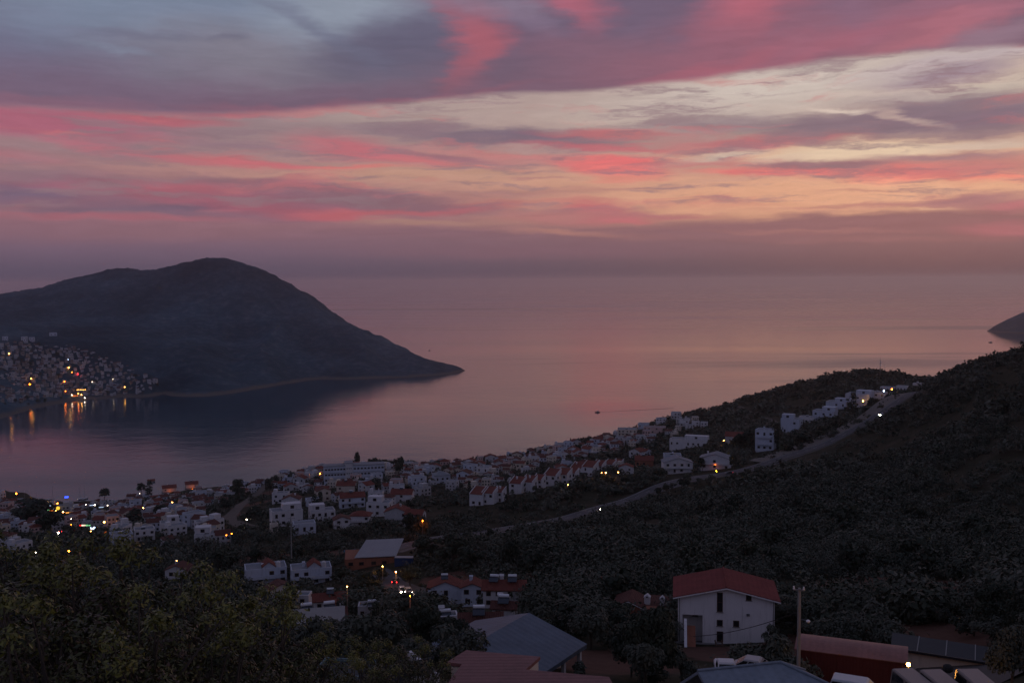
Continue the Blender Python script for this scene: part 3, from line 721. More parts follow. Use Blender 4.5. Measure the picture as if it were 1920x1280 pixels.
def empty(name, p, rz=0.0, sc=1.0):
    o = bpy.data.objects.new(name, None); COL.objects.link(o)
    o.location = p; o.rotation_euler = (0, 0, rz); o.scale = (sc, sc, sc); o.empty_display_size = 0.5
    return o
def copy_tree(o, parent=None):
    c = o.copy(); COL.objects.link(c); c.parent = parent
    for ch in o.children: copy_tree(ch, c)
    return c

# ------------------------------------------------------------------ building materials
def wall_mat(name, c, var=0.14):
    """plaster with rain streaks running down it"""
    mt, T, b = new_mat(name, 0.85, 0.2)
    g = T.n('ShaderNodeNewGeometry')
    n1 = T.noise(g.outputs['Position'], 0.3, 5, 0.6); n2 = T.noise(T.mapping(g.outputs['Position'], sc=(2.2, 2.2, 0.22)), 1.0, 4, 0.65)
    f = T.math('ADD', T.math('MULTIPLY', T.math('SUBTRACT', n1.outputs['Fac'], 0.5), 2 * var), T.math('MULTIPLY', T.smooth(n2.outputs['Fac'], 0.5, 0.75), -0.30))
    sc_ = T.n('ShaderNodeVectorMath', operation='SCALE'); sc_.inputs[0].default_value = c[:3]
    T.l(T.math('ADD', f, 1.05), sc_.inputs['Scale']); T.l(sc_.outputs[0], b.inputs['Base Color'])
    return mt
M_white = wall_mat('white_plaster', (0.56, 0.54, 0.55))
M_cool = wall_mat('cool_white_plaster', (0.47, 0.50, 0.57))
M_bright = wall_mat('bright_white_plaster', (0.74, 0.71, 0.71))
M_grey = wall_mat('grey_plaster', (0.40, 0.39, 0.40))
M_cream = wall_mat('cream_plaster', (0.56, 0.48, 0.40))
M_pink = wall_mat('pink_plaster', (0.52, 0.36, 0.33))
M_brick = wall_mat('bare_brick', (0.27, 0.11, 0.07), 0.2)
M_dark = flat_mat('dark_opening', (0.02, 0.021, 0.026), 0.25, 0.2, 0.6, 0.5)
M_wood = flat_mat('brown_wood', (0.10, 0.055, 0.035), 0.7, 0.2)
M_metal = flat_mat('grey_metal', (0.22, 0.23, 0.25), 0.45, 0.15, 0.5, 0.5, 0.6)
M_conc = flat_mat('concrete', (0.26, 0.25, 0.24), 0.9, 0.2)
M_tank = flat_mat('tank_white', (0.72, 0.72, 0.74), 0.5, 0.08)
M_panel = flat_mat('solar_panel', (0.015, 0.018, 0.03), 0.15, 0.1, 0.6, 0.6)
def tile_mat(name, c, axis, pitch=0.28):
    """clay tile: rows and columns of ridges follow the slope of the roof"""
    mt, T, b = new_mat(name, 0.85, 0.2)
    tcd = T.n('ShaderNodeTexCoord'); sp = T.n('ShaderNodeSeparateXYZ'); T.l(tcd.outputs['Object'], sp.inputs[0])
    v = sp.outputs[0 if axis == 'x' else 1]; z = sp.outputs[2]
    wv = T.math('SINE', T.math('MULTIPLY', v, 2 * math.pi / pitch))
    rw = T.math('FRACT', T.math('MULTIPLY', z, 1 / 0.16))
    n1 = T.noise(tcd.outputs['Object'], 0.5, 5, 0.6); n2 = T.noise(tcd.outputs['Object'], 4.0, 3, 0.6)
    f = T.math('ADD', T.math('ADD', T.math('MULTIPLY', wv, 0.10), T.math('MULTIPLY', rw, 0.14)), T.math('ADD', T.math('MULTIPLY', n1.outputs['Fac'], 0.7), T.math('MULTIPLY', n2.outputs['Fac'], 0.5)))
    sc_ = T.n('ShaderNodeVectorMath', operation='SCALE'); sc_.inputs[0].default_value = c[:3]; T.l(T.math('ADD', f, 0.32), sc_.inputs['Scale'])
    T.l(sc_.outputs[0], b.inputs['Base Color'])
    bp_ = T.n('ShaderNodeBump'); bp_.inputs['Distance'].default_value = 0.05; T.l(T.math('ADD', wv, T.math('MULTIPLY', rw, 0.7)), bp_.inputs['Height']); T.l(bp_.outputs[0], b.inputs['Normal'])
    return mt
M_tile = tile_mat('red_clay_tile', (0.20, 0.06, 0.045), 'x')
M_tiley = tile_mat('red_clay_tile_cross', (0.20, 0.06, 0.045), 'y')
M_tile_dk = tile_mat('dark_clay_tile', (0.13, 0.052, 0.042), 'x')
M_roofgrey = flat_mat('grey_roofing', (0.20, 0.21, 0.23), 0.7, 0.2, 0.5)
M_litwin = glow_mat('lit_window', lin(255, 190, 120), 1.2)

# ------------------------------------------------------------------ houses
FOOT, CLEAR, VIEW = [], [], []                                          # footprints kept free of plants: x, y, radius
def az_of(p): return math.atan2(p[0], p[1])
def put(name, px, py, yaw, label, cat, group=None, sink=0.0):
    p = ground(px, py)
    o = empty(name, (p[0], p[1], p[2] - sink), -az_of(p) + R(yaw))
    tag(o, label, cat, group)
    return o, p, dist(p)
WIN = {}
def window_mesh(w, h, frame, lit=False):
    k = (round(w, 1), round(h, 1), frame.name, lit)
    if k not in WIN:
        mb = MB(); t = min(0.12, w * 0.12)
        mb.box(-w / 2, w / 2, -0.05, 0.02, -h / 2, -h / 2 + t, 0).box(-w / 2, w / 2, -0.05, 0.02, h / 2 - t, h / 2, 0)
        mb.box(-w / 2, -w / 2 + t, -0.05, 0.02, -h / 2 + t, h / 2 - t, 0).box(w / 2 - t, w / 2, -0.05, 0.02, -h / 2 + t, h / 2 - t, 0)
        mb.box(-w / 2 + t, w / 2 - t, -0.03, 0.02, -h / 2 + t, h / 2 - t, 1)
        WIN[k] = mb.mesh('window', [frame, M_litwin if lit else M_dark])
    return WIN[k]
def add_window(o, x, y, z, w, h, side=0, frame=None, name='window', lit=False):
    """side: 0 front (-y), 1 right (+x), 2 back, 3 left"""
    c = link(name, window_mesh(w, h, frame or M_wood, lit), o)
    c.location = (x, y, z); c.rotation_euler = (0, 0, side * math.pi / 2)
    return c
def heater(o, x, y, z, rz=0.0):
    mb = MB(); mb.cyl((-0.9, 0, 0.95), (0.9, 0, 0.95), 0.3, n=10, m=0)
    mb.slab([(-0.95, -1.7, 0.15), (0.95, -1.7, 0.15), (0.95, -0.2, 0.75), (-0.95, -0.2, 0.75)], 0.08, 1)
    mb.box(-0.85, -0.78, -0.1, 0.1, 0, 0.8, 2).box(0.78, 0.85, -0.1, 0.1, 0, 0.8, 2).box(-0.85, -0.78, -1.6, -1.5, 0, 0.2, 2).box(0.78, 0.85, -1.6, -1.5, 0, 0.2, 2)
    if 'heater' not in WIN: WIN['heater'] = mb.mesh('water_heater', [M_tank, M_panel, M_metal])
    c = link('water_heater', WIN['heater'], o); c.location = (x, y, z); c.rotation_euler = (0, 0, rz); return c
def house(px, py, wpx, hpx, yaw, kind, label, group=None, wall=None, roof=None, depth=0.8, cols=3, rows=2, seed=0, cat='house', extra='', name=None):
    r_ = random.Random(seed + int(px * 7 + py))
    wall = wall or M_white; roof = roof or M_tile
    o, p, D = put(name or {'flat': 'flat_roofed_house'}.get(kind, 'tile_roofed_house'), px, py, yaw, label, cat, group)
    k = D / FPX; w = wpx * k; h = hpx * k; d = w * depth
    FOOT.append((p[0] + d / 2 * math.sin(az_of(p)), p[1] + d / 2 * math.cos(az_of(p)), max(w, d) * 0.62))
    ca = az_of(p)
    for f_ in (-.3, .3): VIEW.append((p[0] + f_ * w * math.cos(ca), p[1] - f_ * w * math.sin(ca), p[2] + h * (.22 if D < 420 else .4)))
    for f_ in (2.5, 8.0): CLEAR.append((p[0] - f_ * math.sin(ca), p[1] - f_ * math.cos(ca), max(4.5, w * .52)))
    x0, x1, y0, y1 = -w / 2, w / 2, 0.0, d
    wb = MB(); wb.box(x0, x1, y0, y1, -6, h, 0)
    rb = MB(); rh = 0.0
    if kind == 'flat':
        t = 0.25
        for b_ in ((x0, x1, y0, y0 + t), (x0, x1, y1 - t, y1), (x0, x0 + t, y0 + t, y1 - t), (x1 - t, x1, y0 + t, y1 - t)): wb.box(*b_, h, h + 0.55, 0)
        rb.box(x0 + t + .01, x1 - t - .01, y0 + t + .01, y1 - t - .01, h + 0.01, h + 0.12, 0)
        if 'step' in extra:                                     # set-back upper storey
            a, b2 = (x0 + w * 0.38, x1 - 0.01) if 'stepr' in extra else (x0 + 0.01, x1 - w * 0.38)
            wb.box(a, b2, y0 + d * 0.35, y1 - 0.3, h + 0.13, h + 3.0, 0)
            c = add_window(o, (a + b2) / 2, y0 + d * 0.35 - 0.02, h + 1.5, 1.8, 1.5); c.location.z = h + 1.5
        rm = [M_roofgrey]
    elif kind == 'gablex':
        rh = min(d * 0.26, 2.6); wb.gable_wall(x0, x1, y0, y1, h, rh, 'x'); rb.gable_roof(x0, x1, y0, y1, h + 0.02, rh, 'x', 0.4); rm = [roof]
    elif kind == 'gabley':
        rh = min(w * 0.2, 2.6); wb.gable_wall(x0, x1, y0, y1, h, rh, 'y'); rb.gable_roof(x0, x1, y0, y1, h + 0.02, rh, 'y', 0.45); rm = [M_tiley if roof is M_tile else roof]
    elif kind == 'hip':
        rh = min(w, d) * 0.24; rb.hip_roof(x0, x1, y0, y1, h + 0.16, rh, 0.5); rm = [roof]
    elif kind == 'mono':                                        # single slope between raised white party walls
        rh = d * 0.34
        V = [(x0, y0, h), (x1, y0, h), (x1, y1, h), (x0, y1, h), (x0, y1, h + rh), (x1, y1, h + rh)]
        wb.add(V, [(0, 3, 4), (1, 5, 2), (3, 2, 5, 4), (0, 4, 5, 1), (0, 1, 2, 3)], 0)
        rb.slab([(x0 + .3, y0 - .3, h + .15), (x1 - .3, y0 - .3, h + .15), (x1 - .3, y1, h + rh + .2), (x0 + .3, y1, h + rh + .2)], 0.14)
        for xx in (x0, x1 - 0.28):                              # parapets
            wb.add([(xx, y0 - .3, h), (xx + .28, y0 - .3, h), (xx + .28, y1, h + rh), (xx, y1, h + rh), (xx, y0 - .3, h + .6), (xx + .28, y0 - .3, h + .6), (xx + .28, y1, h + rh + .6), (xx, y1, h + rh + .6)],
                   [(0, 3, 2, 1), (4, 5, 6, 7), (0, 1, 5, 4), (1, 2, 6, 5), (2, 3, 7, 6), (3, 0, 4, 7)], 0)
        rm = [roof]
    link('wall', wb.mesh('wall', [wall]), o)
    rf = link('roof', rb.mesh('roof', rm), o)
    st = h / rows
    ww = min(1.5, w / cols * 0.45); wh = min(1.4, st * 0.5)
    for j in range(rows):
        for i in range(cols):
            if r_.random() < 0.2: continue
            x = x0 + (i + 0.5) * w / cols + r_.uniform(-0.1, 0.1) * w / cols
            tall = r_.random() < 0.25
            add_window(o, x, y0 - 0.02, st * (j + 0.55) - (0.2 if tall else 0), ww * (0.8 if tall else 1), wh * (1.35 if tall else 1), 0)
        if r_.random() < 0.7: add_window(o, (x1 if yaw < 0 else x0) + (0.02 if yaw < 0 else -0.02), y0 + d * r_.uniform(0.3, 0.7), st * (j + 0.55), ww, wh, 1 if yaw < 0 else 3)
    if 'balcony' not in extra and rows > 1 and kind != 'mono' and r_.random() < .4: extra += ' balcony'
    if 'heater' not in extra and kind in ('flat', 'gablex') and r_.random() < .45: extra += ' heater'
    if 'balcony' in extra:
        bb = MB()
        for j in range(1, rows):
            bb.box(x0 + w * 0.1, x1 - w * 0.1, y0 - 1.4, y0 - 0.03, st * j - 0.18, st * j, 0).box(x0 + w * 0.1, x1 - w * 0.1, y0 - 1.4, y0 - 1.3, st * j, st * j + 0.95, 0)
        link('balcony', bb.mesh('balcony', [wall]), o)
    if 'chimney' in extra or r_.random() < 0.35:
        cb = MB(); cx = r_.uniform(x0 * 0.6, x1 * 0.6); cy = (y0 + y1) / 2 + d * 0.12; cz = h + rh * 0.5
        cb.box(cx - 0.4, cx + 0.4, cy - 0.35, cy + 0.35, cz - 0.6, cz + 1.5, 0).gable_wall(cx - 0.5, cx + 0.5, cy - 0.45, cy + 0.45, cz + 1.5, 0.4, 'x', 0)
        link('chimney', cb.mesh('chimney', [wall]), rf)
    if 'heater' in extra:
        for i in range(extra.count('heater')): heater(o, x0 + (i + 0.6) * w / (extra.count('heater') + 0.3), y0 + d * 0.5, h + rh + 0.1, R(r_.uniform(-10, 10)))
    if 'garden' in extra:
        gb = MB(); gb.box(x0 - 2.5, x1 + 2.0, y0 - 3.2, y0 - 2.95, -5, 0.7, 0)
        link('terrace', gb.mesh('terrace', [wall]), o)
    return o
# ------------------------------------------------------------------ villas and houses one can tell apart
H_ = house
# terraces of holiday villas on the middle slope
G = 'stepped rows of red roofed terrace villas'
for i, (px, py, w, h, y, lb) in enumerate([
    (893, 948, 28, 22, -24, 'lowest white terrace villa at the downhill end of the villa rows'), (914, 946, 24, 22, -24, 'white terrace villa sharing a wall with the lowest villa'), (933, 941, 20, 19, -24, 'short white terrace villa closing the lowest pair'),
    (966, 926, 26, 20, -24, 'white terrace villa heading the second row up'), (988, 922, 24, 19, -24, 'white terrace villa in the middle of the second row'), (1007, 916, 20, 17, -24, 'half hidden white terrace villa ending the second row'),
    (1031, 911, 26, 20, -24, 'white terrace villa heading the third row, above a street lamp'), (1053, 908, 24, 19, -24, 'white terrace villa in the middle of the third row'), (1071, 902, 18, 16, -24, 'white terrace villa ending the third row'),
    (1080, 895, 24, 18, -24, 'white terrace villa heading the fourth row'), (1102, 893, 24, 18, -24, 'white terrace villa in the fourth row beside the lit path'), (1120, 888, 20, 16, -24, 'white terrace villa ending the fourth row'),
    (1141, 882, 18, 12, -24, 'small red roofed villa at the top of the terraces'), (1156, 879, 16, 11, -24, 'topmost small villa of the terraces, over two lamps')]):
    H_(px, py, w, h, y, 'mono', lb, G, depth=1.0, cols=2, rows=2, name='terrace_villa')
# pale blocks under the hotel
H_(742, 913, 22, 13, -12, 'flat', 'plain pale cube house under the long hotel', None, M_pink, depth=0.8, cols=2, rows=1)
H_(785, 911, 24, 14, -10, 'flat', 'plain pale cube house between the hotel and the olive slope', None, M_cool, depth=0.8, cols=2, rows=1)
H_(830, 905, 30, 14, 14, 'hip', 'wide low house with a shallow pale hip roof', None, M_cool, M_roofgrey, cols=3, rows=1)
H_(868, 904, 26, 17, -18, 'gabley', 'tall narrow pair of gabled houses with a dark gap', None, M_cool, M_tile_dk, cols=2, rows=2)
H_(905, 893, 24, 16, -20, 'flat', 'pale flat roofed house above the lowest terrace villas', None, M_white, cols=2, rows=2)
H_(950, 880, 14, 14, 0, 'flat', 'slim pink house beside a dark round tree', None, M_pink, cols=1, rows=2)
H_(975, 880, 16, 12, -20, 'gablex', 'small cream house with a stepped gable on the slope', None, M_cream, cols=2, rows=1)
# white complex in the middle
H_(540, 986, 56, 27, 10, 'flat', 'largest white cube villa of the middle complex', None, M_white, depth=0.6, cols=4, rows=2, extra='stepr')
H_(515, 1000, 14, 16, 10, 'flat', 'narrow cream lean-to at the foot of the white complex', None, M_cream, cols=1, rows=1)
H_(572, 1001, 40, 18, 6, 'flat', 'low white house with round windows and a parapet', None, M_cool, depth=0.7, cols=3, rows=1)
H_(606, 981, 46, 22, 8, 'flat', 'long white cube villa with a roof terrace', None, M_white, depth=0.7, cols=4, rows=2, extra='step')
H_(642, 992, 30, 18, 6, 'gabley', 'white house with a dark sloping roof edge', None, M_white, M_tile_dk, cols=2, rows=2)
H_(674, 987, 36, 20, -14, 'hip', 'white house with a bright red hipped roof', None, M_white, M_tile, cols=3, rows=2, extra='balcony')
H_(662, 952, 46, 20, 8, 'gablex', 'long tile roofed house with white dividing ribs', None, M_cool, M_tile, depth=0.6, cols=4, rows=2, extra='chimney heater')
H_(708, 968, 44, 24, -16, 'flat', 'tall white cube villa with a dark doorway', None, M_white, depth=0.7, cols=3, rows=2, extra='stepl')
H_(752, 943, 40, 17, -12, 'gablex', 'red roofed house with a white gable beside parked solar panels', None, M_white, M_tile, depth=0.7, cols=3, rows=2)
H_(742, 985, 42, 26, -10, 'gabley', 'grey white gabled house at the lane end', None, M_grey, M_tile, depth=0.8, cols=3, rows=2, extra='balcony')
H_(775, 990, 34, 26, -18, 'gablex', 'white three storey villa with balconies at the lane end', None, M_white, M_tile, depth=0.8, cols=3, rows=3, extra='balcony')
H_(648, 922, 34, 12, -10, 'gablex', 'red roofed house with a cream gable under the hotel', None, M_cream, M_tile, depth=0.7, cols=3, rows=1)
H_(608, 940, 26, 20, 14, 'gabley', 'cream two storey house beside dark cypress trees', None, M_cream, M_tile_dk, depth=0.8, cols=2, rows=2)
H_(545, 950, 32, 14, -12, 'gabley', 'white villa with an arched veranda under the olive trees', None, M_white, M_tile_dk, depth=0.8, cols=3, rows=1)
H_(588, 949, 24, 12, 10, 'flat', 'pale garage house between trees', None, M_cool, cols=2, rows=1)
H_(537, 936, 22, 6, 0, 'flat', 'long low white wall house above the arched villa', None, M_white, cols=2, rows=1)
# houses among the olives, lower left
H_(320, 997, 32, 15, 6, 'flat', 'white house with an open roof pergola among the olives', None, M_white, cols=2, rows=1, extra='stepr')
H_(388, 1022, 44, 18, -6, 'flat', 'white house with a brown shuttered terrace among the olives', None, M_white, cols=3, rows=1, extra='step')
H_(272, 1013, 34, 18, 4, 'flat', 'white house with roof posts seen above the leafy tree', None, M_white, cols=3, rows=2)
H_(230, 1022, 36, 18, 8, 'flat', 'dim white house half hidden behind leaves', None, M_cool, cols=3, rows=1)
H_(330, 1085, 40, 16, -22, 'gabley', 'white gabled house with a maroon roof behind the leafy trees', None, M_white, M_tile_dk, cols=2, rows=1)
# twin white and blue houses with red roofs
for px, lb in ((500, 'blue white house with a round turret, on the side of the leafy trees'), (585, 'blue white house with a round turret, beside the brown workshop')):
    o = H_(px, 1096, 74, 28, 4, 'flat', lb, 'twin white houses with turrets', M_cool, depth=0.6, cols=4, rows=2, name='turret_house')
    k = 330 / FPX
    mb = MB(); w = 74 * k; h = 28 * k
    mb.cyl((w * 0.3, 1.2, h - 0.3), (w * 0.3, 1.2, h + 1.6), 0.75, n=12).ball((w * 0.3, 1.2, h + 1.7), 0.75, n=12)
    link('turret', mb.mesh('turret', [M_white]), o)
    mb = MB(); mb.gable_roof(-w * 0.08, w * 0.22, 1.0, 6.0, h + 0.8, 1.5, 'y', 0.3); link('roof', mb.mesh('roof', [M_tiley]), o)
    mb = MB(); mb.box(-w * 0.08, w * 0.22, 1.0, 6.0, h + 0.1, h + 0.8).gable_wall(-w * 0.08, w * 0.22, 1.0, 6.0, h + 0.8, 1.5, 'y'); link('wall', mb.mesh('upper_storey', [M_cool]), o)
H_(530, 1121, 46, 18, 16, 'gabley', 'white gabled house with a maroon roof below the twin houses', None, M_white, M_tile_dk, depth=0.7, cols=2, rows=1)
H_(566, 1145, 26, 26, -14, 'flat', 'bare pale end wall rising beside a dark cypress', None, M_white, depth=1.1, cols=1, rows=2)
H_(624, 1146, 70, 22, 4, 'gablex', 'wide white house with a red roof and lamp by its corner', None, M_white, M_tile, depth=0.5, cols=4, rows=1)
H_(600, 1176, 98, 14, 3, 'gablex', 'low house with a maroon roof carrying white tanks', None, M_brick, M_tile_dk, depth=0.5, cols=4, rows=1, extra='heaterheater')
H_(700, 1160, 58, 20, -4, 'flat', 'open sided pale shed with thin posts', None, M_grey, depth=0.5, cols=3, rows=1)
# block beside the crossroads
H_(835, 1132, 66, 30, -4, 'gabley', 'white twin gabled house nearest the lit crossroads', None, M_cool, M_tile, depth=0.7, cols=3, rows=2, extra='chimney heater')
H_(886, 1136, 42, 36, -6, 'gabley', 'white gabled house with a tall blue white stair wall', None, M_cool, M_tile, depth=0.9, cols=2, rows=2, extra='chimney')
H_(945, 1138, 80, 34, -3, 'gablex', 'long white house with a red roof and two white tanks', None, M_white, M_tile, depth=0.55, cols=4, rows=2, extra='heaterheater chimney')
H_(944, 1163, 44, 24, -10, 'gablex', 'small white annexe with two tiers of maroon roof', None, M_white, M_tile_dk, depth=0.7, cols=2, rows=1)
H_(902, 1180, 80, 12, 2, 'gablex', 'low house whose maroon roof lies behind the blue grey roof', None, M_white, M_tile_dk, depth=0.6, cols=3, rows=1)
H_(838, 1176, 44, 16, 6, 'flat', 'small white flat roofed house with a satellite dish', None, M_white, depth=0.7, cols=2, rows=1)
# villas along the highway
H_(1272, 887, 54, 20, 10, 'gabley', 'white villa with arches and a stepped upper terrace', None, M_white, M_roofgrey, depth=0.6, cols=4, rows=2, extra='balcony')
H_(1262, 866, 32, 12, 6, 'flat', 'pale upper house behind the arched villa', None, M_cool, cols=3, rows=1)
o_lit = H_(1340, 880, 58, 20, -8, 'gabley', 'white villa with a sloping roof and an orange lit porch', None, M_white, M_roofgrey, depth=0.6, cols=3, rows=2)
H_(1208, 876, 34, 13, 0, 'gablex', 'low brown house with a dull red roof among trees', None, M_brick, M_tile, cols=3, rows=1)
H_(1290, 840, 70, 15, -12, 'flat', 'long low white villa on the slope beneath the antenna hill', None, M_white, depth=0.35, cols=7, rows=1, extra='stepr')
H_(1376, 830, 32, 12, -6, 'gablex', 'red roofed house behind round dark trees', None, M_grey, M_tile, cols=3, rows=1)
H_(1433, 846, 34, 38, -14, 'flat', 'tall bluish apartment villa by the highway', None, M_cool, depth=0.7, cols=3, rows=3, extra='balcony')
H_(1481, 815, 34, 28, -14, 'flat', 'blue white villa with a raised side wing beside the tall villa', None, M_cool, depth=0.7, cols=2, rows=2, extra='stepl')
GV = 'white villas stepping up beside the highway'
for px, py, w, h, lb in ((1512, 797, 28, 14, 'low white villa at the foot of the stepped highway villas'), (1543, 792, 38, 20, 'white villa with a framed terrace window on the highway slope'), (1567, 773, 36, 18, 'white villa with an overhanging flat roof on the highway slope'), (1607, 765, 42, 24, 'wide white villa beneath two orange lamps'),
                     (1643, 755, 28, 18, 'white villa beside a pointed dark tree'), (1662, 738, 22, 11, 'small white villa lit by a white lamp'), (1690, 735, 18, 10, 'small dim villa near the top of the highway'), (1719, 731, 14, 11, 'highest white villa where the highway leaves sight')):
    H_(px, py, w, h, -16, 'flat', lb, GV, M_cool if w > 30 else M_white, depth=0.7, cols=3, rows=2 if h > 15 else 1, extra='stepr' if w > 34 else '', name='highway_villa')
# upper coast slope
H_(1176, 822, 36, 16, 0, 'flat', 'pale apartment block with ribbed front on the coast slope', None, M_cream, cols=5, rows=3)
H_(1227, 813, 40, 12, -4, 'flat', 'long pinkish apartment block on the coast slope', None, M_pink, depth=0.4, cols=6, rows=2)
for px, py, w, h, lb in ((1283, 799, 18, 11, 'small pale house lowest of the three beside the dirt slope'), (1304, 800, 14, 9, 'small pale house in the middle of the three beside the dirt slope'), (1320, 802, 13, 10, 'small pale house at the dirt slope end of the three')):
    H_(px, py, w, h, -4, 'flat', lb, 'three small houses beside the dirt slope', M_white, cols=2, rows=2)
H_(1267, 781, 18, 11, -6, 'flat', 'white block standing out against the bay, nearest the antenna hill', None, M_white, cols=3, rows=2)
H_(1239, 790, 18, 9, -6, 'flat', 'white block standing out against the bay, second from the antenna hill', None, M_white, cols=3, rows=2)
H_(1206, 799, 20, 8, -6, 'flat', 'greenish white block standing out against the bay', None, M_cool, cols=3, rows=1)

# ------------------------------------------------------------------ long hotel
o, p, D = put('hotel', 665, 903, 4, 'long three storey hotel with ribbon windows and a central tower', 'hotel')
k = D / FPX; W_ = 112 * k; h = 31 * k; FOOT.append((p[0], p[1] + 6, W_ * 0.5)); FOOT.append((p[0] - 12, p[1] + 6, 14)); FOOT.append((p[0] + 12, p[1] + 6, 14))
mb = MB(); mb.box(-W_ / 2, -W_ * 0.15, 0, 11, -6, h).box(-W_ * 0.03, W_ / 2, 0, 11, -6, h)
for a, b_ in ((-W_ / 2, -W_ * 0.15), (-W_ * 0.03, W_ / 2)): mb.box(a, b_, -0.5, -0.01, h * 0.62, h * 0.68).box(a, b_, -0.5, -0.01, h * 0.30, h * 0.36)
link('wall', mb.mesh('wall', [M_cool]), o)
mb = MB(); mb.box(-W_ * 0.15 + .01, -W_ * 0.03 - .01, -1.2, 11.2, -6, h + 2.2); link('tower', mb.mesh('tower', [M_white]), o)
mb = MB(); mb.box(-W_ / 2 - .4, -W_ * 0.15, -.4, 11.4, h + .01, h + .4).box(-W_ * 0.03, W_ / 2 + .4, -.4, 11.4, h + .01, h + .4).box(-W_ * .16, -W_ * .02, -1.5, 11.5, h + 2.21, h + 2.6); link('roof', mb.mesh('roof', [M_roofgrey]), o)
for j in range(3):
    for i in range(7): add_window(o, -W_ / 2 + 1.6 + i * (W_ * 0.35 - 2.4) / 6, -0.02, h * (0.17 + 0.32 * j), 1.9, 1.5, 0, M_grey)
    for i in range(9): add_window(o, -W_ * 0.03 + 1.8 + i * (W_ * 0.53 - 3.4) / 8, -0.02, h * (0.17 + 0.32 * j), 1.9, 1.5, 0, M_grey)
    for i in range(3): add_window(o, -W_ * 0.09 + (i - 1) * 1.6, -1.22, h * (0.25 + 0.3 * j), 0.9, 1.2, 0, M_grey)

M_slabgrey = flat_mat('dusty_roof_sheet', (0.29, 0.28, 0.29), 0.7, 0.15, 0.3)
# ------------------------------------------------------------------ workshop with a white roof and blue tarpaulin
o, p, D = put('workshop', 695, 1062, 0, 'brown workshop with a long pale lean-to roof', 'workshop'); k = D / FPX
FOOT.append((p[0], p[1] + 6, 13)); FOOT.append((p[0] + 8, p[1] + 8, 9))
mb = MB(); mb.box(-48 * k, 44 * k, 0, 12, -4, 20 * k * .8); link('wall', mb.mesh('wall', [M_brick]), o)
mb = MB(); mb.slab([(-30 * k, -.3, 3.4), (48 * k, -.3, 3.4), (66 * k, 16, 5.0), (-8 * k, 16, 5.0)], 0.2); link('roof', mb.mesh('roof', [M_slabgrey]), o)
for x in (-6.5, -3, 1, 4.5): add_window(o, x, -0.02, 1.2, 1.6, 1.2)
M_blue = flat_mat('blue_tarpaulin', (0.03, 0.16, 0.36), 0.5, 0.2); M_blue_dk = flat_mat('blue_paint', (0.015, 0.05, 0.14), 0.5, 0.2)
o, p, D = put('tarpaulin_tent', 656, 1043, 10, 'bright blue tarpaulin tent beside the workshop roof', 'tent'); k = D / FPX
mb = MB(); mb.slab([(-2.3, -1.6, 1.7), (2.3, -1.6, 1.7), (2.3, 0, 2.5), (-2.3, 0, 2.5)], 0.05).slab([(2.3, 1.6, 1.7), (-2.3, 1.6, 1.7), (-2.3, 0, 2.5), (2.3, 0, 2.5)], 0.05); link('canopy', mb.mesh('canopy', [M_blue]), o)
for x, y in ((-2.2, -1.5), (2.2, -1.5), (-2.2, 1.5), (2.2, 1.5)):
    mb = MB(); mb.cyl((x, y, -1), (x, y, 1.68), 0.05, n=6); link('post', mb.mesh('post', [M_metal]), o)
o, p, D = put('shipping_container', 757, 1060, -8, 'dark blue shipping container behind the workshop', 'container')
mb = MB(); mb.box(-3, 3, 0, 2.4, -1, 2.5)
for i in range(20): mb.box(-2.9 + i * 0.29, -2.8 + i * 0.29, -0.04, -0.002, 0.1, 2.4)
link('body', mb.mesh('body', [M_blue_dk]), o)
mb = MB(); mb.box(-3.05, 3.05, -.05, 2.45, 2.51, 2.6); link('roof', mb.mesh('roof', [M_metal]), o)

# ------------------------------------------------------------------ white house with the red roof
o, p, D = put('white_house', 1361, 1205, 3, 'white three storey house with a bright red gabled roof', 'house'); k = D / FPX
W2 = 88 * k; h = 86 * k; d = 8.2; rr = 1.5
FOOT.append((p[0], p[1] + 4, 9.5)); VIEW += [(p[0] + x_, p[1] - 1, p[2] - .6) for x_ in (-6, -4, -2, 0, 2, 4, 6)]
for q in ((1290, 1215), (1330, 1222), (1375, 1222), (1420, 1228), (1460, 1232), (1350, 1240), (1390, 1245), (1310, 1262), (1350, 1268), (1400, 1268), (1445, 1262), (1480, 1250), (1330, 1278), (1380, 1279), (1430, 1279)):
    q_ = ground(*q); FOOT.append((q_[0], q_[1], 5))
def px2(px, py): return (px - 1361) * k, (1205 - py) * k      # a spot on its front wall
pa, pb = px2(1281, 1154), px2(1318, 1205)                     # recessed porch
mb = MB()
mb.box(-W2, pa[0], 0, d, -5, h).box(pb[0], W2, 0, d, -5, h).box(pa[0], pb[0], 0, d, pa[1], h).box(pa[0], pb[0], 2.4, d, -5, pa[1])
mb.gable_wall(-W2, W2, 0, d, h, rr, 'y'); link('wall', mb.mesh('wall', [M_bright]), o)
M_redroof = tile_mat('bright_red_tile', (0.215, 0.052, 0.047), 'y', 0.3)
mb = MB(); mb.gable_roof(-W2, W2, 0, d, h + 0.02, rr, 'y', 0.75, 0.2); rf = link('roof', mb.mesh('roof', [M_redroof]), o)
mb = MB(); kk = rr / W2
for s_ in (-1, 1): mb.slab([(s_ * (W2 + .75), -.80, h - .75 * kk + .1), (0, -.80, h + rr + .1), (0, -.755, h + rr + .1), (s_ * (W2 + .75), -.755, h - .75 * kk + .1)][::s_], 0.16)
link('fascia', mb.mesh('fascia', [M_bright]), o)
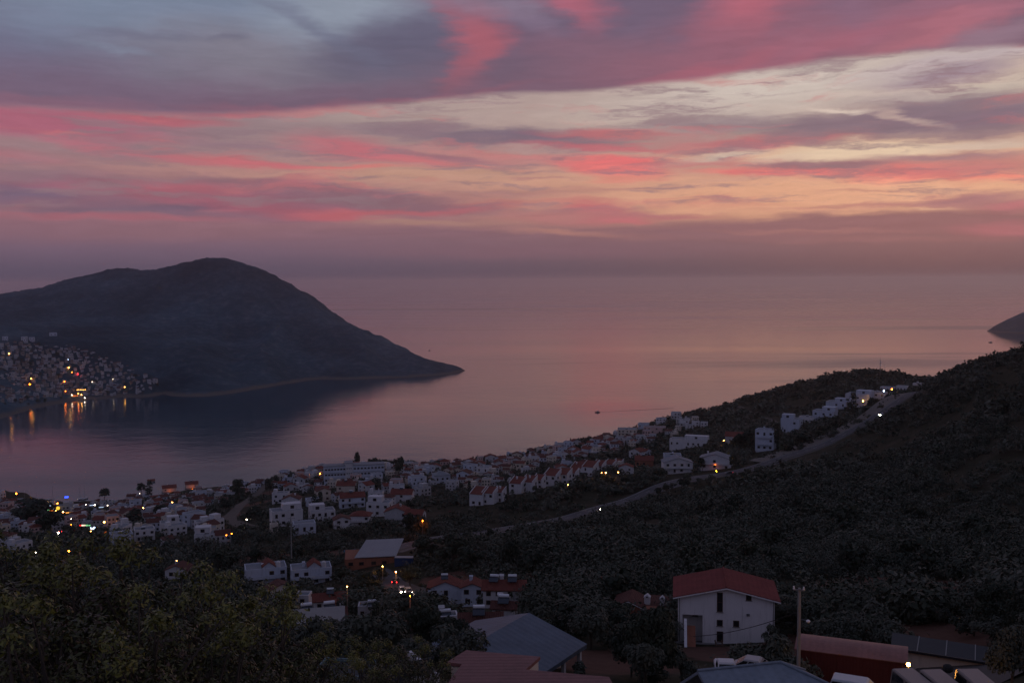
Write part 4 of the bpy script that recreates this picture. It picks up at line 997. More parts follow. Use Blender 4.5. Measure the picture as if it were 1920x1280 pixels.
def hole(pxa, pya, pxb, pyb, name='window', y=-0.03, fm=None):
    a, b_ = px2(pxa, pya), px2(pxb, pyb); w, hh = b_[0] - a[0], a[1] - b_[1]; cx, cz = (a[0] + b_[0]) / 2, (a[1] + b_[1]) / 2
    t = 0.09; mb = MB()
    mb.box(cx - w / 2, cx + w / 2, y, y + .025, cz - hh / 2, cz - hh / 2 + t).box(cx - w / 2, cx + w / 2, y, y + .025, cz + hh / 2 - t, cz + hh / 2).box(cx - w / 2, cx - w / 2 + t, y, y + .025, cz - hh / 2 + t, cz + hh / 2 - t).box(cx + w / 2 - t, cx + w / 2, y, y + .025, cz - hh / 2 + t, cz + hh / 2 - t)
    if hh > 2.2: mb.box(cx - w / 2 + t, cx + w / 2 - t, y, y + .025, cz - .04, cz + .04)
    f = link(name, mb.mesh(name, [fm or M_wood]), o)
    mb = MB(); mb.box(cx - w / 2 + t, cx + w / 2 - t, y + .012, y + .028, cz - hh / 2 + t, cz + hh / 2 - t); link('pane' if name == 'window' else 'panel', mb.mesh('pane', [M_dark]), f)
    if name == 'window': mb = MB(); mb.box(cx - w / 2 - .1, cx + w / 2 + .1, y - .1, y - .002, cz - hh / 2 - .07, cz - hh / 2 - .003); link('sill', mb.mesh('sill', [M_conc]), f)
hole(1344, 1109, 1355, 1146); hole(1397, 1110, 1407, 1122); hole(1344, 1161, 1355, 1173); hole(1374, 1161, 1385, 1173); hole(1344, 1183, 1356, 1203, 'door')
hole(1300, 1155, 1310, 1167, 'window', 2.37)
a = px2(1401, 1149); mb = MB(); mb.box(a[0] - .22, a[0] + .22, -.16, -.01, a[1] - .15, a[1] + .15).cyl((a[0], -.2, a[1]), (a[0], -.161, a[1]), .1, n=10); link('vent', mb.mesh('vent', [M_metal]), o)
mb = MB(); mb.slab([(pa[0] + .6, -4.6, .1), (pb[0] - 1.0, -4.6, .1), (pb[0] - 1.0, -.6, 2.5), (pa[0] + .6, -.6, 2.5)], 1.4); link('stair', mb.mesh('stair', [M_brick]), o)
mb = MB(); mb.slab([(pa[0] + .2, -4.7, .9), (pa[0] + .58, -4.7, .9), (pa[0] + .58, -.5, 3.4), (pa[0] + .2, -.5, 3.4)], 2.2); link('stair_wall', mb.mesh('stair_wall', [M_bright]), o)
mb = MB(); mb.box(-W2 - 1, W2 + 1, -1.3, -.02, -5, -.05); link('plinth', mb.mesh('plinth', [M_conc]), o)
mb = MB(); mb.cyl((W2 - .15, -.1, -.5), (W2 - .15, -.1, h - .2), .06, n=8).cyl((-W2 + .15, -.1, -.5), (-W2 + .15, -.1, h - .2), .06, n=8); link('downpipe', mb.mesh('downpipe', [M_conc]), o)
mb = MB(); mb.cyl((0, -.8, h + rr + .24), (0, d + .75, h + rr + .24), .13, n=8); link('ridge_cap', mb.mesh('ridge_cap', [M_redroof]), rf)
# timber ramp leaning on its terrace
ot = empty('timber_ramp', o.matrix_world @ Vector((0, 0, 0)), 0); ot.location = (p[0] - 0.6 - .3, p[1] - 1.6, p[2] - 0.8); tag(ot, 'dark timber ramp in front of the white house door', 'ramp')
for s_ in (-.45, .45):
    mb = MB(); mb.slab([(s_ - .08, -3.4, -1.5), (s_ + .08, -3.4, -1.5), (s_ - .5 + .08, 0, 1.9), (s_ - .5 - .08, 0, 1.9)], .18); link('rail', mb.mesh('rail', [M_wood]), ot)
mb = MB()
for i in range(12):
    t = i / 12; mb.box(-.4 - .5 * t, .4 - .5 * t, -3.3 + 3.3 * t, -3.1 + 3.3 * t, -1.6 + 3.4 * t, -1.54 + 3.4 * t)
link('tread', mb.mesh('tread', [M_wood]), ot)

# roof peak and chimneys of the hidden house beside it
o, p, D = put('tile_roofed_house', 1205, 1150, -6, 'half hidden house with a pale gable edge and two white chimneys', 'house'); VIEW += [(p[0] + x_, p[1], p[2] + 1.2) for x_ in (-3, 0, 3)]; FOOT.append((p[0], p[1] + 3, 7)); k = D / FPX
mb = MB(); mb.box(-5, 4.2, 0, 6, -4, 1.0).gable_wall(-5, 0, 0, 6, 1.0, 1.1, 'y'); link('wall', mb.mesh('wall', [M_brick]), o)
mb = MB(); mb.gable_roof(-5, 0, 0, 6, 1.02, 1.1, 'y', 0.4); mb.slab([(0.45, -.3, .8), (4.6, -.3, .8), (4.6, 6.3, 1.5), (0.45, 6.3, 1.5)], .2); rf = link('roof', mb.mesh('roof', [M_tile_dk]), o)
mb = MB()
for s_ in (-1, 1): mb.slab([(-2.5 + s_ * 2.95, -.46, .86), (-2.5, -.46, 2.14), (-2.5, -.41, 2.14), (-2.5 + s_ * 2.95, -.41, .86)][::s_], .14)
link('fascia', mb.mesh('fascia', [M_white]), o)
for cx, s_ in ((0.55, 1.0), (3.2, 0.8)):
    mb = MB(); mb.box(cx - .5 * s_, cx + .5 * s_, 2, 2 + s_, .5, 1.9 + s_ * .4).gable_wall(cx - .6 * s_, cx + .6 * s_, 1.9, 2.1 + s_, 1.9 + s_ * .4, .5, 'y').box(cx - .14, cx + .14, 1.86, 1.895, 1.9 + s_ * .4, 2.1 + s_ * .4, 1)
    link('chimney', mb.mesh('chimney', [M_white, M_dark]), rf)

# ------------------------------------------------------------------ large roofs close by
def metal_roof_mat(name, c, axis='x', pitch=0.35, rough=0.55):
    mt, T, b = new_mat(name, rough, 0.4)
    tcd = T.n('ShaderNodeTexCoord'); sp = T.n('ShaderNodeSeparateXYZ'); T.l(tcd.outputs['Object'], sp.inputs[0])
    wv = T.math('SINE', T.math('MULTIPLY', sp.outputs[0 if axis == 'x' else 1], 2 * math.pi / pitch))
    n1 = T.noise(tcd.outputs['Object'], 0.45, 6, 0.65); n2 = T.noise(tcd.outputs['Object'], 3.5, 4, 0.65)
    f = T.math('ADD', T.math('ADD', T.math('MULTIPLY', n1.outputs['Fac'], 0.9), T.math('MULTIPLY', n2.outputs['Fac'], 0.5)), T.math('MULTIPLY', wv, 0.03))
    sc_ = T.n('ShaderNodeVectorMath', operation='SCALE'); sc_.inputs[0].default_value = c[:3]; T.l(T.math('ADD', f, 0.28), sc_.inputs['Scale']); T.l(sc_.outputs[0], b.inputs['Base Color'])
    bp_ = T.n('ShaderNodeBump'); bp_.inputs['Distance'].default_value = 0.006; T.l(wv, bp_.inputs['Height']); T.l(bp_.outputs[0], b.inputs['Normal'])
    return mt
M_bluegrey = metal_roof_mat('blue_grey_sheet', (0.085, 0.115, 0.155), 'y', 0.9)
M_redsheet = metal_roof_mat('faded_red_sheet', (0.20, 0.082, 0.078), 'y', 0.5, 0.6)
M_greysheet = metal_roof_mat('light_grey_sheet', (0.20, 0.235, 0.28), 'x', 0.55)
# blue grey gable roof with a columned porch
r1 = at(990, 1155, 114.4); rz = math.atan2(-(-.53), -.85)
o = empty('barn', (r1[0], r1[1], 186.0), math.atan2(.53, -.85) + math.pi); tag(o, 'wide building with a blue grey gabled roof and porch columns', 'building')
o.rotation_euler = (0, 0, -math.atan2(.53, .85)); FOOT.append((r1[0] - 4, r1[1] - 6, 10)); FOOT.append((r1[0] + 1, r1[1] - 4, 9)); FOOT.append((r1[0] + 6, r1[1] - 8, 7)); FOOT.append((r1[0] + 3, r1[1] - 14, 7))
L = 15.0; hw = 7.4; ez = 2.9; rh = 2.2                      # local: ridge runs along -y from the origin
mb = MB(); mb.gable_roof(-hw, hw, -L, 0, ez, rh, 'y', 0.25, 0.14); link('roof', mb.mesh('roof', [M_bluegrey]), o)
mb = MB(); mb.box(-hw + .3, hw - 2.6, -L + .3, -.3, -4, ez - .05).gable_wall(-hw + .3, hw - 2.6, -L + .3, -.3, ez - .05, rh - .9, 'y'); link('wall', mb.mesh('wall', [M_cream]), o)
mb = MB(); mb.box(hw + .02, hw + .2, -L - .2, .2, ez - .42, ez - .12); link('gutter', mb.mesh('gutter', [M_bluegrey]), o)
for y in (-.6, -4.3, -8.0, -11.7): mb = MB(); mb.box(hw - .5, hw - .1, y - .2, y + .2, -4, ez - .2); link('column', mb.mesh('column', [M_white]), o)
# faded red roof right below the viewpoint
zr = 205.4
def on_plane(px, py, z): d = ray(px, py); t = (z - H) / d[2]; return CAMP + d * t
pts = [on_plane(*q, zr) for q in [(790, 1345), (1185, 1345), (1142, 1268), (986, 1254), (1013, 1230), (874, 1218), (838, 1240), (866, 1244)]]
c0 = np.mean(pts, 0); o = empty('red_roofed_house', (c0[0], c0[1], zr - 3.4)); tag(o, 'house under a broad faded red sheet roof', 'house'); FOOT.append((c0[0], c0[1], 8.5))
loc = [Vector(q - c0) + Vector((0, 0, 3.4)) for q in pts]; n = len(loc)
V = loc + [v - Vector((0, 0, .22)) for v in loc]
mb = MB(); mb.add(V, [tuple(range(n)), tuple(range(2 * n - 1, n - 1, -1))] + [(i, n + i, n + (i + 1) % n, (i + 1) % n) for i in range(n)]); link('roof', mb.mesh('roof', [M_redsheet]), o)
cc = sum(loc, Vector()) / n
V = [cc + (v - cc) * .93 - Vector((0, 0, .24)) for v in loc]; V += [v - Vector((0, 0, 7)) for v in V]
mb = MB(); mb.add(V, [(i, n + i, n + (i + 1) % n, (i + 1) % n) for i in range(n)]); link('wall', mb.mesh('wall', [M_cream]), o)
# pale metal roof at the bottom edge
zb = 206.6
A_, B_ = on_plane(1308, 1257, zb), on_plane(1463, 1241, zb)
u = (B_ - A_)[:2]; Lr = np.linalg.norm(u); ang = math.atan2(u[1], u[0])
o = empty('metal_roofed_house', (A_[0], A_[1], zb - 3.5), ang); tag(o, 'low house under a pale ribbed metal hip roof', 'house'); FOOT.append(((A_[0] + B_[0]) / 2, (A_[1] + B_[1]) / 2, 6))
mb = MB(); e = 1.7; hy = 4.6
mb.add([(0, 0, 3.5), (Lr, 0, 3.5), (Lr + 4.6, -hy, 3.5 - e), (0, -hy, 3.5 - e), (Lr + 3.4, 3, 3.5 - 2.0), (0, 3, 3.5 - 2.0)] + [(0, 0, 3.3), (Lr, 0, 3.3), (Lr + 4.6, -hy, 3.3 - e), (0, -hy, 3.3 - e), (Lr + 3.4, 3, 3.3 - 2.0), (0, 3, 3.3 - 2.0)],
       [(0, 3, 2, 1), (1, 2, 4), (0, 1, 4, 5), (6, 7, 8, 9), (7, 10, 8), (6, 11, 10, 7), (0, 6, 9, 3), (3, 9, 8, 2), (2, 8, 10, 4), (4, 10, 11, 5), (5, 11, 6, 0)])
rf = link('roof', mb.mesh('roof', [M_greysheet]), o)
mb = MB(); mb.cyl((0, 0, 3.53), (Lr, 0, 3.53), .09, n=8).cyl((Lr, 0, 3.53), (Lr + 4.6, -hy, 3.55 - e), .09, n=8).cyl((Lr, 0, 3.53), (Lr + 3.4, 3, 3.55 - 2.0), .09, n=8); link('ridge_cap', mb.mesh('ridge_cap', [M_greysheet]), rf)
mb = MB(); mb.box(.2, Lr + 2.9, -hy + .5, 2.6, -5, 3.15 - 2.0); link('wall', mb.mesh('wall', [M_cream]), o)
# red shed with a shallow curved roof
o, p, D = put('metal_shed', 1594, 1284, -3, 'long dark red metal shed with a curved pinkish roof', 'shed'); k = D / FPX; q_ = at(1594, 1229, 99); o.location = (q_[0], q_[1], q_[2] - 2.77); FOOT.append((o.location.x, o.location.y + 2.5, 7))
M_maroon = metal_roof_mat('maroon_sheet', (0.10, 0.022, 0.022), 'x', 0.3); M_pinkroof = metal_roof_mat('weathered_red_sheet', (0.27, 0.125, 0.105), 'x', 0.6)
mb = MB(); mb.box(-5, 5, 0, 4.2, -5, 2.75); link('wall', mb.mesh('wall', [M_maroon]), o)
mb = MB(); n = 10; prof = [(-.15 + 4.5 * i / n, 2.77 + .75 * math.sin(math.pi * (.08 + .84 * i / n)) - .75 * math.sin(math.pi * .08)) for i in range(n + 1)]
V = [(x, y, z + dz) for x in (-5.15, 5.15) for dz in (0, .08) for y, z in prof]; q = n + 1
mb.add(V, [(q + i, q + i + 1, 3 * q + i + 1, 3 * q + i)[::-1] for i in range(n)] + [(i, i + 1, 2 * q + i + 1, 2 * q + i) for i in range(n)] + [(i, q + i, q + i + 1, i + 1) for i in range(n)] + [(2 * q + i, 2 * q + i + 1, 3 * q + i + 1, 3 * q + i) for i in range(n)] + [(0, 2 * q, 3 * q, q), (n, q + n, 3 * q + n, 2 * q + n)])
link('roof', mb.mesh('roof', [M_pinkroof]), o)
mb = MB()
for x in (-3.6, -1.2, 1.2, 3.6): mb.box(x - .03, x + .03, -.05, -.003, -1, 2.7)
link('seam', mb.mesh('seam', [M_maroon]), o)
# long grey roofed building with a lamp lit wall
g2 = at(1770, 1226, 112); o = empty('garage', (g2[0], g2[1], g2[2] - 2.3), -az_of(g2) + R(-4)); tag(o, 'long low garage with a grey slab roof and a lamp lit wall', 'garage'); FOOT.append((g2[0], g2[1] + 3, 7)); FOOT.append((g2[0] + 4, g2[1] + 3, 7))
mb = MB(); mb.box(-4.9, 5.4, 0, 3.6, -4, 2.2); link('wall', mb.mesh('wall', [M_cream]), o)
M_slab = flat_mat('bitumen_sheet', (0.045, 0.05, 0.055), 0.8, 0.2, 0.8)
mb = MB(); mb.slab([(-5.2, -.5, 2.35), (5.7, -.5, 2.35), (5.7, 3.9, 2.5), (-5.6, 3.9, 2.5)], .16); rf = link('roof', mb.mesh('roof', [M_slab]), o)
mb = MB()
for x in (-2.6, 0.2, 3.0): mb.slab([(x - .05, -.5, 2.40), (x + .05, -.5, 2.40), (x - .15, 3.9, 2.55), (x - .25, 3.9, 2.55)], .045)
link('batten', mb.mesh('batten', [M_conc]), rf)
mb = MB(); mb.box(-5.2, 5.7, -.56, -.505, 2.1, 2.36); link('fascia', mb.mesh('fascia', [M_dark]), o)
# white wall and dark screen below the viewpoint
w0 = at(790, 1262, 58); o = empty('courtyard_wall', (w0[0], w0[1], w0[2] - 2.2), R(28)); tag(o, 'white courtyard wall with a dark panel screen along its top', 'wall'); FOOT.append((w0[0], w0[1], 3))
mb = MB(); mb.box(-.6, 1.2, 0, .25, -4, 2.0).box(.95, 1.2, .251, 4.5, -4, 1.9); link('wall', mb.mesh('wall', [M_white]), o)
mb = MB(); mb.box(-3.6, .9, .35, .42, -2, 2.9)
for x in (-3.6, -2.1, -.6, .85): mb.box(x, x + .06, .28, .345, -2, 3.0)
link('screen', mb.mesh('screen', [M_slab]), o)
# cabin with a teal rail among the trees
w0 = at(635, 1272, 70); o = empty('cabin', (w0[0], w0[1], w0[2] - 2.6), R(-8)); tag(o, 'small dark cabin with a flat roof and pale teal roof rim', 'cabin'); FOOT.append((w0[0], w0[1], 3))
M_teal = flat_mat('teal_paint', (0.12, 0.2, 0.22), 0.6)
mb = MB(); mb.box(-1.9, 1.9, 0, 3, -4, 2.6).box(2.0, 2.5, -.1, .4, -4, 2.9); link('wall', mb.mesh('wall', [M_conc]), o)
mb = MB(); mb.box(-2, 2, -.1, .02, 2.61, 2.9).box(-2, 2, 3.0, 3.1, 2.61, 2.9).box(-2, -1.9, .021, 2.999, 2.61, 2.9).box(1.9, 2, .021, 2.999, 2.61, 2.9); link('roof_rim', mb.mesh('roof_rim', [M_teal]), o)
mb = MB(); mb.box(-1.89, 1.89, .03, 2.99, 2.61, 2.68); link('roof', mb.mesh('roof', [M_slab]), o)
for x in (-1.1, .2): add_window(o, x, -.02, 1.4, .9, .9, 0, M_white)
# pale canopy roof behind the leafy trees
w0 = ground(585, 1222); o = empty('canopy_shelter', (w0[0], w0[1], w0[2]), -az_of(w0)); tag(o, 'wide pale flat canopy shelter seen through the leafy trees', 'shelter'); k = dist(w0) / FPX; FOOT.append((w0[0], w0[1] + 3, 6))
mb = MB(); mb.slab([(-62 * k, 0, 2.6), (62 * k, 0, 2.6), (66 * k, 7.5, 3.1), (-52 * k, 7.5, 3.1)], .2); link('roof', mb.mesh('roof', [M_conc]), o)
for x in (-58 * k, -20 * k, 20 * k, 58 * k): mb = MB(); mb.cyl((x, .4, -3), (x, .4, 2.4), .08, n=8); link('post', mb.mesh('post', [M_metal]), o)
# ------------------------------------------------------------------ the crowded parts of the town: small houses, one object each
def small_house(v, wall, roof):
    """a small house seen from afar, in one mesh: walls, roof, dark openings (+ terrace, chimney)"""
    r_ = random.Random(v); mb = MB()
    kind = ['flat', 'gx', 'gy', 'hip', 'flat2', 'gx', 'flat3', 'flat'][v % 8]
    w = r_.uniform(8, 12); d = r_.uniform(7, 9); h = 3.0 * (3 if kind == 'flat3' else 2) + 0.3
    x0, x1 = -w / 2, w / 2
    mb.box(x0, x1, 0, d, -5, h)
    if kind.startswith('flat'):
        for b_ in ((x0, x1, 0, .2), (x0, x1, d - .2, d), (x0, x0 + .2, .2, d - .2), (x1 - .2, x1, .2, d - .2)): mb.box(*b_, h, h + .6)
        mb.box(x0 + .21, x1 - .21, .21, d - .21, h + .01, h + .1, 1)
        if kind == 'flat2': mb.box(x0 + w * .45, x1 - .3, d * .35, d - .3, h + .11, h + 2.8)
        if kind == 'flat': mb.box(x0 + .5, x0 + 3, d * .5, d - .5, h + .11, h + 2.4)
    elif kind == 'gx': mb.gable_wall(x0, x1, 0, d, h, 2.0, 'x').gable_roof(x0, x1, 0, d, h + .02, 2.0, 'x', .4, .18, 1)
    elif kind == 'gy': mb.gable_wall(x0, x1, 0, d, h, 2.2, 'y').gable_roof(x0, x1, 0, d, h + .02, 2.2, 'y', .4, .18, 1)
    else: mb.hip_roof(x0, x1, 0, d, h + .16, 2.2, .5, 1)
    for j in range(int(h // 3)):
        n = r_.choice((2, 3, 3))
        for i in range(n):
            x = x0 + (i + .5) * w / n; ww = r_.uniform(.5, .9)
            mb.box(x - ww, x + ww, -.03, -.002, 3 * j + .7, 3 * j + 2.2, 2)
            if i == 1 and j > 0 and v % 3 == 0: mb.box(x - 1.6, x + 1.6, -1.2, -.035, 3 * j - .1, 3 * j).box(x - 1.6, x + 1.6, -1.2, -1.1, 3 * j, 3 * j + .9)
        mb.box(x0 - .03, x0 - .002, d * .4, d * .6, 3 * j + .8, 3 * j + 2.1, 2).box(x1 + .002, x1 + .03, d * .4, d * .6, 3 * j + .8, 3 * j + 2.1, 2)
    if v % 2: cx = r_.uniform(x0 * .5, x1 * .5); mb.box(cx - .35, cx + .35, d * .6, d * .6 + .7, h, h + 2.6)
    return mb.mesh('small_house', [wall, roof, M_dark])
PROT = []                                          # lights that show in the photo: nothing tall is set in front of them
def blocked(x, y, z, r_, h):
    x, y, z = np.atleast_1d(x), np.atleast_1d(y), np.atleast_1d(z); out_ = np.zeros(len(x), bool)
    for t in PROT:
        T2 = math.hypot(t[0], t[1]); ux, uy = t[0] / T2, t[1] / T2
        a_ = x * ux + y * uy; l_ = np.abs(-x * uy + y * ux)
        out_ |= (a_ < T2 - 1) & (a_ > 15) & (l_ < r_) & (z + h > H + (t[2] - H) * a_ / T2 - .3)
    return out_
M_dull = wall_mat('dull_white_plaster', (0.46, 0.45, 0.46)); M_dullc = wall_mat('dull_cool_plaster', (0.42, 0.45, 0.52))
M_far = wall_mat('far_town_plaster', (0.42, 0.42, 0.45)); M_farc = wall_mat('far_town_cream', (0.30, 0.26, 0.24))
HM = {}
for v in range(16):
    wm = [M_white, M_dullc, M_dull, M_cream, M_white, M_grey, M_cool, M_pink][(v * 5 + v // 8) % 8]
    rm = M_roofgrey if [0, 1, 2, 3, 4, 5, 6, 7][v % 8] in (0, 4, 6, 7) else (M_tile if v < 8 else M_tile_dk)
    HM[v] = small_house(v, wm, M_tiley if (rm is M_tile and v % 8 == 2) else rm)
def inpoly(x, y, P_):
    c = False; n = len(P_)
    for i in range(n):
        (x1, y1), (x2, y2) = P_[i], P_[(i + 1) % n]
        if (y1 > y) != (y2 > y) and x < (x2 - x1) * (y - y1) / (y2 - y1) + x1: c = not c
    return c
def fill(polys, n, gfun, place, rad, label_fn, group, tries=9000, scl=(0.62, 0.9), rr=random.Random(3), spread=25):
    xs_ = [a for a, b in polys]; ys_ = [b for a, b in polys]; k = 0
    for t in range(tries):
        if k >= n: break
        x, y = rr.uniform(min(xs_), max(xs_)), rr.uniform(min(ys_), max(ys_))
        if not inpoly(x, y, polys): continue
        p = gfun(x, y)
        if p is None or p[2] < 1.5: continue
        if any((p[0] - fx_) ** 2 + (p[1] - fy_) ** 2 < (fr + rad) ** 2 for fx_, fy_, fr in FOOT): continue
        if place and road_clear(p[0], p[1])[0] < rad * 0.8: continue
        if blocked(p[0], p[1], p[2], rad * 1.05, 9.0 if place else 10.0)[0]: continue
        v = rr.randrange(16)
        o = bpy.data.objects.new('small_house', HM[v]); COL.objects.link(o)
        o.location = p; o.rotation_euler = (0, 0, -az_of(p) + R(rr.gauss(0, spread))); s_ = rr.uniform(*scl); o.scale = (s_, s_, s_ * rr.uniform(.9, 1.1))
        red = v % 8 in (1, 2, 3, 5)
        tag(o, label_fn(red), 'house', group + (' with tiled roofs' if red else ' with flat roofs'))
        FOOT.append((p[0], p[1], rad)); k += 1
    return k
# ------------------------------------------------------------------ lamps
L_or, L_ye, L_wh, L_co, L_rd, L_bl, L_gr = lin(255, 122, 28), lin(255, 172, 76), lin(255, 228, 196), lin(200, 225, 255), lin(255, 40, 40), lin(50, 80, 255), lin(150, 255, 170)
LM = {}
def lamp_mesh(c, e, r_, hgt):
    k = (c, e, r_, hgt)
    if k not in LM:
        gm = glow_mat('lamp_glow', c, e)
        mb = MB(); mb.cyl((0, 0, -.6), (0, 0, hgt - .1), .09, .06, 6).cyl((0, 0, hgt - .1), (0, -1.2, hgt + .25), .05, n=5); a = mb.mesh('pole', [M_metal])
        mb = MB(); mb.ball((0, -1.2, hgt + .1), r_, 0, 8, 5); b_ = mb.mesh('lamp_head', [gm])
        LM[k] = (a, b_)
    return LM[k]
def lamp_at(p, label, c, e, r_, hgt=6.0, group=None, power=0):
    PROT.append((p[0], p[1], p[2] + hgt)); FOOT.append((p[0], p[1], .8))
    o = empty('street_lamp', p, -az_of(p)); tag(o, label, 'street lamp', group)
    a, b_ = lamp_mesh(c, e, r_, hgt); link('pole', a, o); link('lamp_head', b_, o)
    if power:
        ld = bpy.data.lights.new('lamp_light', 'POINT'); ld.energy = power; ld.color = c[:3]; ld.shadow_soft_size = 0.25
        l = link('lamp_light', ld, o); l.location = (0, -1.2, hgt - r_ - .35)
    return o
def lamp(px, py, label, c=L_or, e=60, size=1.0, hgt=6.0, far=False, group=None, power=0):
    """a lamp whose bulb shows at the photo position; its foot stands on the land below"""
    g_ = hground if far else ground
    p = g_(px, py + 5) if g_(px, py) is None else g_(px, py)
    if p is None: return
    D = dist(p); p = g_(px, py + hgt * FPX / D); 
    if p is None: return
    D = dist(p)
    return lamp_at(p, label, c, e, size * D / FPX * 0.85, hgt, group, power)
G1 = 'street lamps of the far hillside town'
for px, py, c, e, s_, w in [(17, 664, L_ye, 45, .8, 0), (59, 711, L_ye, 45, .8, 0), (56, 721, L_or, 40, 1.0, 0), (129, 691, L_ye, 45, .8, 0), (135, 699, L_or, 20, .8, 0), (146, 702, L_rd, 25, .8, 0), (121, 717, L_or, 45, .8, 0), (123, 734, L_or, 20, .8, 0), (173, 717, L_wh, 10, .7, 0), (128, 675, L_co, 8, .6, 0), (212, 712, L_wh, 8, .6, 0)]:
    lamp(px, py, 'lit street lamp among the houses of the far hillside town', c, e, s_, 7, True, G1, w)
lamp(234, 727, 'lone lit street lamp at the end of the far shore road', L_ye, 25, .8, 6, True, None, 30)
lamp(147, 739, 'first of two bright yellow lamps over the far beach restaurant', L_ye, 22, .8, 7, True, None, 0)
lamp(153, 741, 'brighter yellow lamp over the far beach restaurant', L_ye, 30, .9, 7, True, None, 60)
lamp(159, 746, 'white lamp on the far beach beside the restaurant', L_wh, 20, .8, 4, True, None, 30)
lamp(135, 741, 'small white lamp on the far beach before the restaurant', L_wh, 20, .8, 4, True)
for x in range(145, 161, 3): lamp(x, 731, 'small lamp in the string of lights behind the far beach restaurant', L_ye, 12, .6, 4, True, 'string of lights behind the far restaurant')
for x, y in ((56, 775), (20, 790)): lamp(x, y - 6, 'orange lamp on the far shore whose reflection streaks the water', L_or, 1, .5, 5, True, 'dim orange lamps on the far shore', 45)
p = hground(141, 744); o = empty('restaurant', p, -az_of(p)); tag(o, 'far beach restaurant with a glowing orange front', 'restaurant')
mb = MB(); mb.box(-5.5, 5.5, 0, 7, -4, 3.4); link('wall', mb.mesh('wall', [M_cream]), o)
mb = MB(); mb.box(-5, 5, -.1, -.01, .6, 2.6); link('lit_front', mb.mesh('lit_front', [glow_mat('orange_front', L_or, .8)]), o)
mb = MB(); mb.box(-5.8, 5.8, -1.2, 7.2, 3.41, 3.7); link('roof', mb.mesh('roof', [M_tile_dk]), o)
NL = [(31, 926, L_or, 50, 1.2, 'orange street lamp near the marina end of the shore town'), (81, 942, L_ye, 55, 1.2, 'yellow street lamp on the shore town roofs beside a dark tree'), (108, 944, L_or, 45, 1.1, 'orange street lamp above the round yellow sign'), (119, 961, L_ye, 50, 1.1, 'yellow street lamp beside the lit shop bar'),
      (105, 960, L_ye, 25, .8, 'small yellow lamp under the round yellow sign'), (178, 947, L_wh, 40, .9, 'white lamp at the end of a bright terrace rail'), (161, 946, L_wh, 25, .8, 'small white lamp at the start of a bright terrace rail'), (202, 949, L_wh, 20, .7, 'small white lamp over the long pale terrace'), (269, 953, L_ye, 40, 1.0, 'pale yellow lamp by the olive grove of the shore town'),
      (196, 981, L_ye, 60, 1.3, 'bright orange street lamp beside the white light box'), (110, 1003, L_wh, 70, 1.4, 'bright warm white street lamp on the dark road'), (134, 975, L_wh, 20, .7, 'small white lamp above the shop lights'), (134, 986, L_or, 20, .8, 'small orange lamp at the top of a leafy tree'), (171, 1000, L_ye, 25, .8, 'small yellow lamp under the white light box'),
      (130, 1035, L_or, 70, 1.4, 'large orange street lamp showing between the leafy trees'), (68, 1038, L_wh, 40, 1.0, 'white lamp by the pinkish roof behind the leafy trees'), (58, 1041, L_wh, 12, .6, 'dim white lamp by the pinkish roof behind the leafy trees'), (323, 943, L_ye, 50, 1.2, 'yellow lamp on the lane above the olives'),
      (600, 888, L_or, 55, 1.3, 'orange street lamp beside the long hotel'), (634, 867, L_or, 45, 1.0, 'orange lamp in the trees over the long hotel'), (463, 976, L_wh, 40, 1.0, 'white lamp at the end of the dirt path'), (425, 1005, L_or, 35, .9, 'lower of two small lamps under the dirt path'), (435, 1002, L_or, 40, .9, 'upper of two small lamps under the dirt path'),
      (782, 862, L_or, 45, 1.0, 'orange lamp on the skyline of the ridge houses'), (332, 1054, L_ye, 30, .9, 'dim yellow lamp above the maroon gable'), (718, 1063, L_ye, 50, 1.2, 'yellow street lamp over the crossroads approach'), (743, 1074, L_ye, 60, 1.3, 'brighter yellow street lamp over the crossroads'),
      (770, 1148, L_or, 55, 1.1, 'orange street lamp below the crossroads'), (1065, 909, L_ye, 40, .9, 'yellow lamp under the third row of terrace villas'), (1128, 889, L_ye, 30, .8, 'dimmer lamp on the path over the terrace villas'), (1136, 889, L_ye, 50, 1.1, 'brighter lamp on the path over the terrace villas'), (1159, 888, L_ye, 45, 1.0, 'lamp at the far end of the path over the terrace villas'),
      (1357, 826, L_ye, 45, .9, 'yellow lamp in front of the long low villa'), (1343, 884, lin(255, 210, 40), 45, .9, 'small yellow lamp beneath the orange lit porch'), (1618, 753, L_ye, 55, 1.1, 'lower of the two orange lamps over the wide highway villa'), (1632, 749, L_ye, 45, 1.0, 'upper of the two orange lamps over the wide highway villa'), (1657, 735, L_co, 60, 1.1, 'cold white lamp on the upper highway'),
      (1672, 732, L_or, 50, 1.1, 'orange lamp beside the cold white one on the upper highway'), (262, 925, L_wh, 12, .6, 'faint lamp on the roofs of the shore town near the water'), (820, 890, L_wh, 10, .6, 'faint lamp between the ridge houses under the hotel')]
LPOW = {(743, 1074): 500, (718, 1063): 250, (1632, 749): 250, (463, 976): 60, (196, 981): 300, (130, 1035): 120}
for px, py, c, e, s_, lb in NL:
    lamp(px, py, lb, c, e, s_, 6.0 if py < 1050 else 7.0, False, None, LPOW.get((px, py), 55 if e >= 45 else 0))
lamp(793, 981, 'tall orange street lamp at the bend under the lane end villas', L_or, 45, 1.0, 9.0, False, None, 450)
lamp(652, 1124, 'yellow lamp on a tall post by the red roofed white house', L_ye, 55, 1.1, 7.0, False, None, 60)
# lamp in the parking yard
p = ground(1706, 1275); o = lamp_at(at(1703, 1262, 86) + np.array([0, 0, -1.2]), 'bright warm lamp shining over the parked vans', L_ye, 60, .16, 2.3, None, 420)
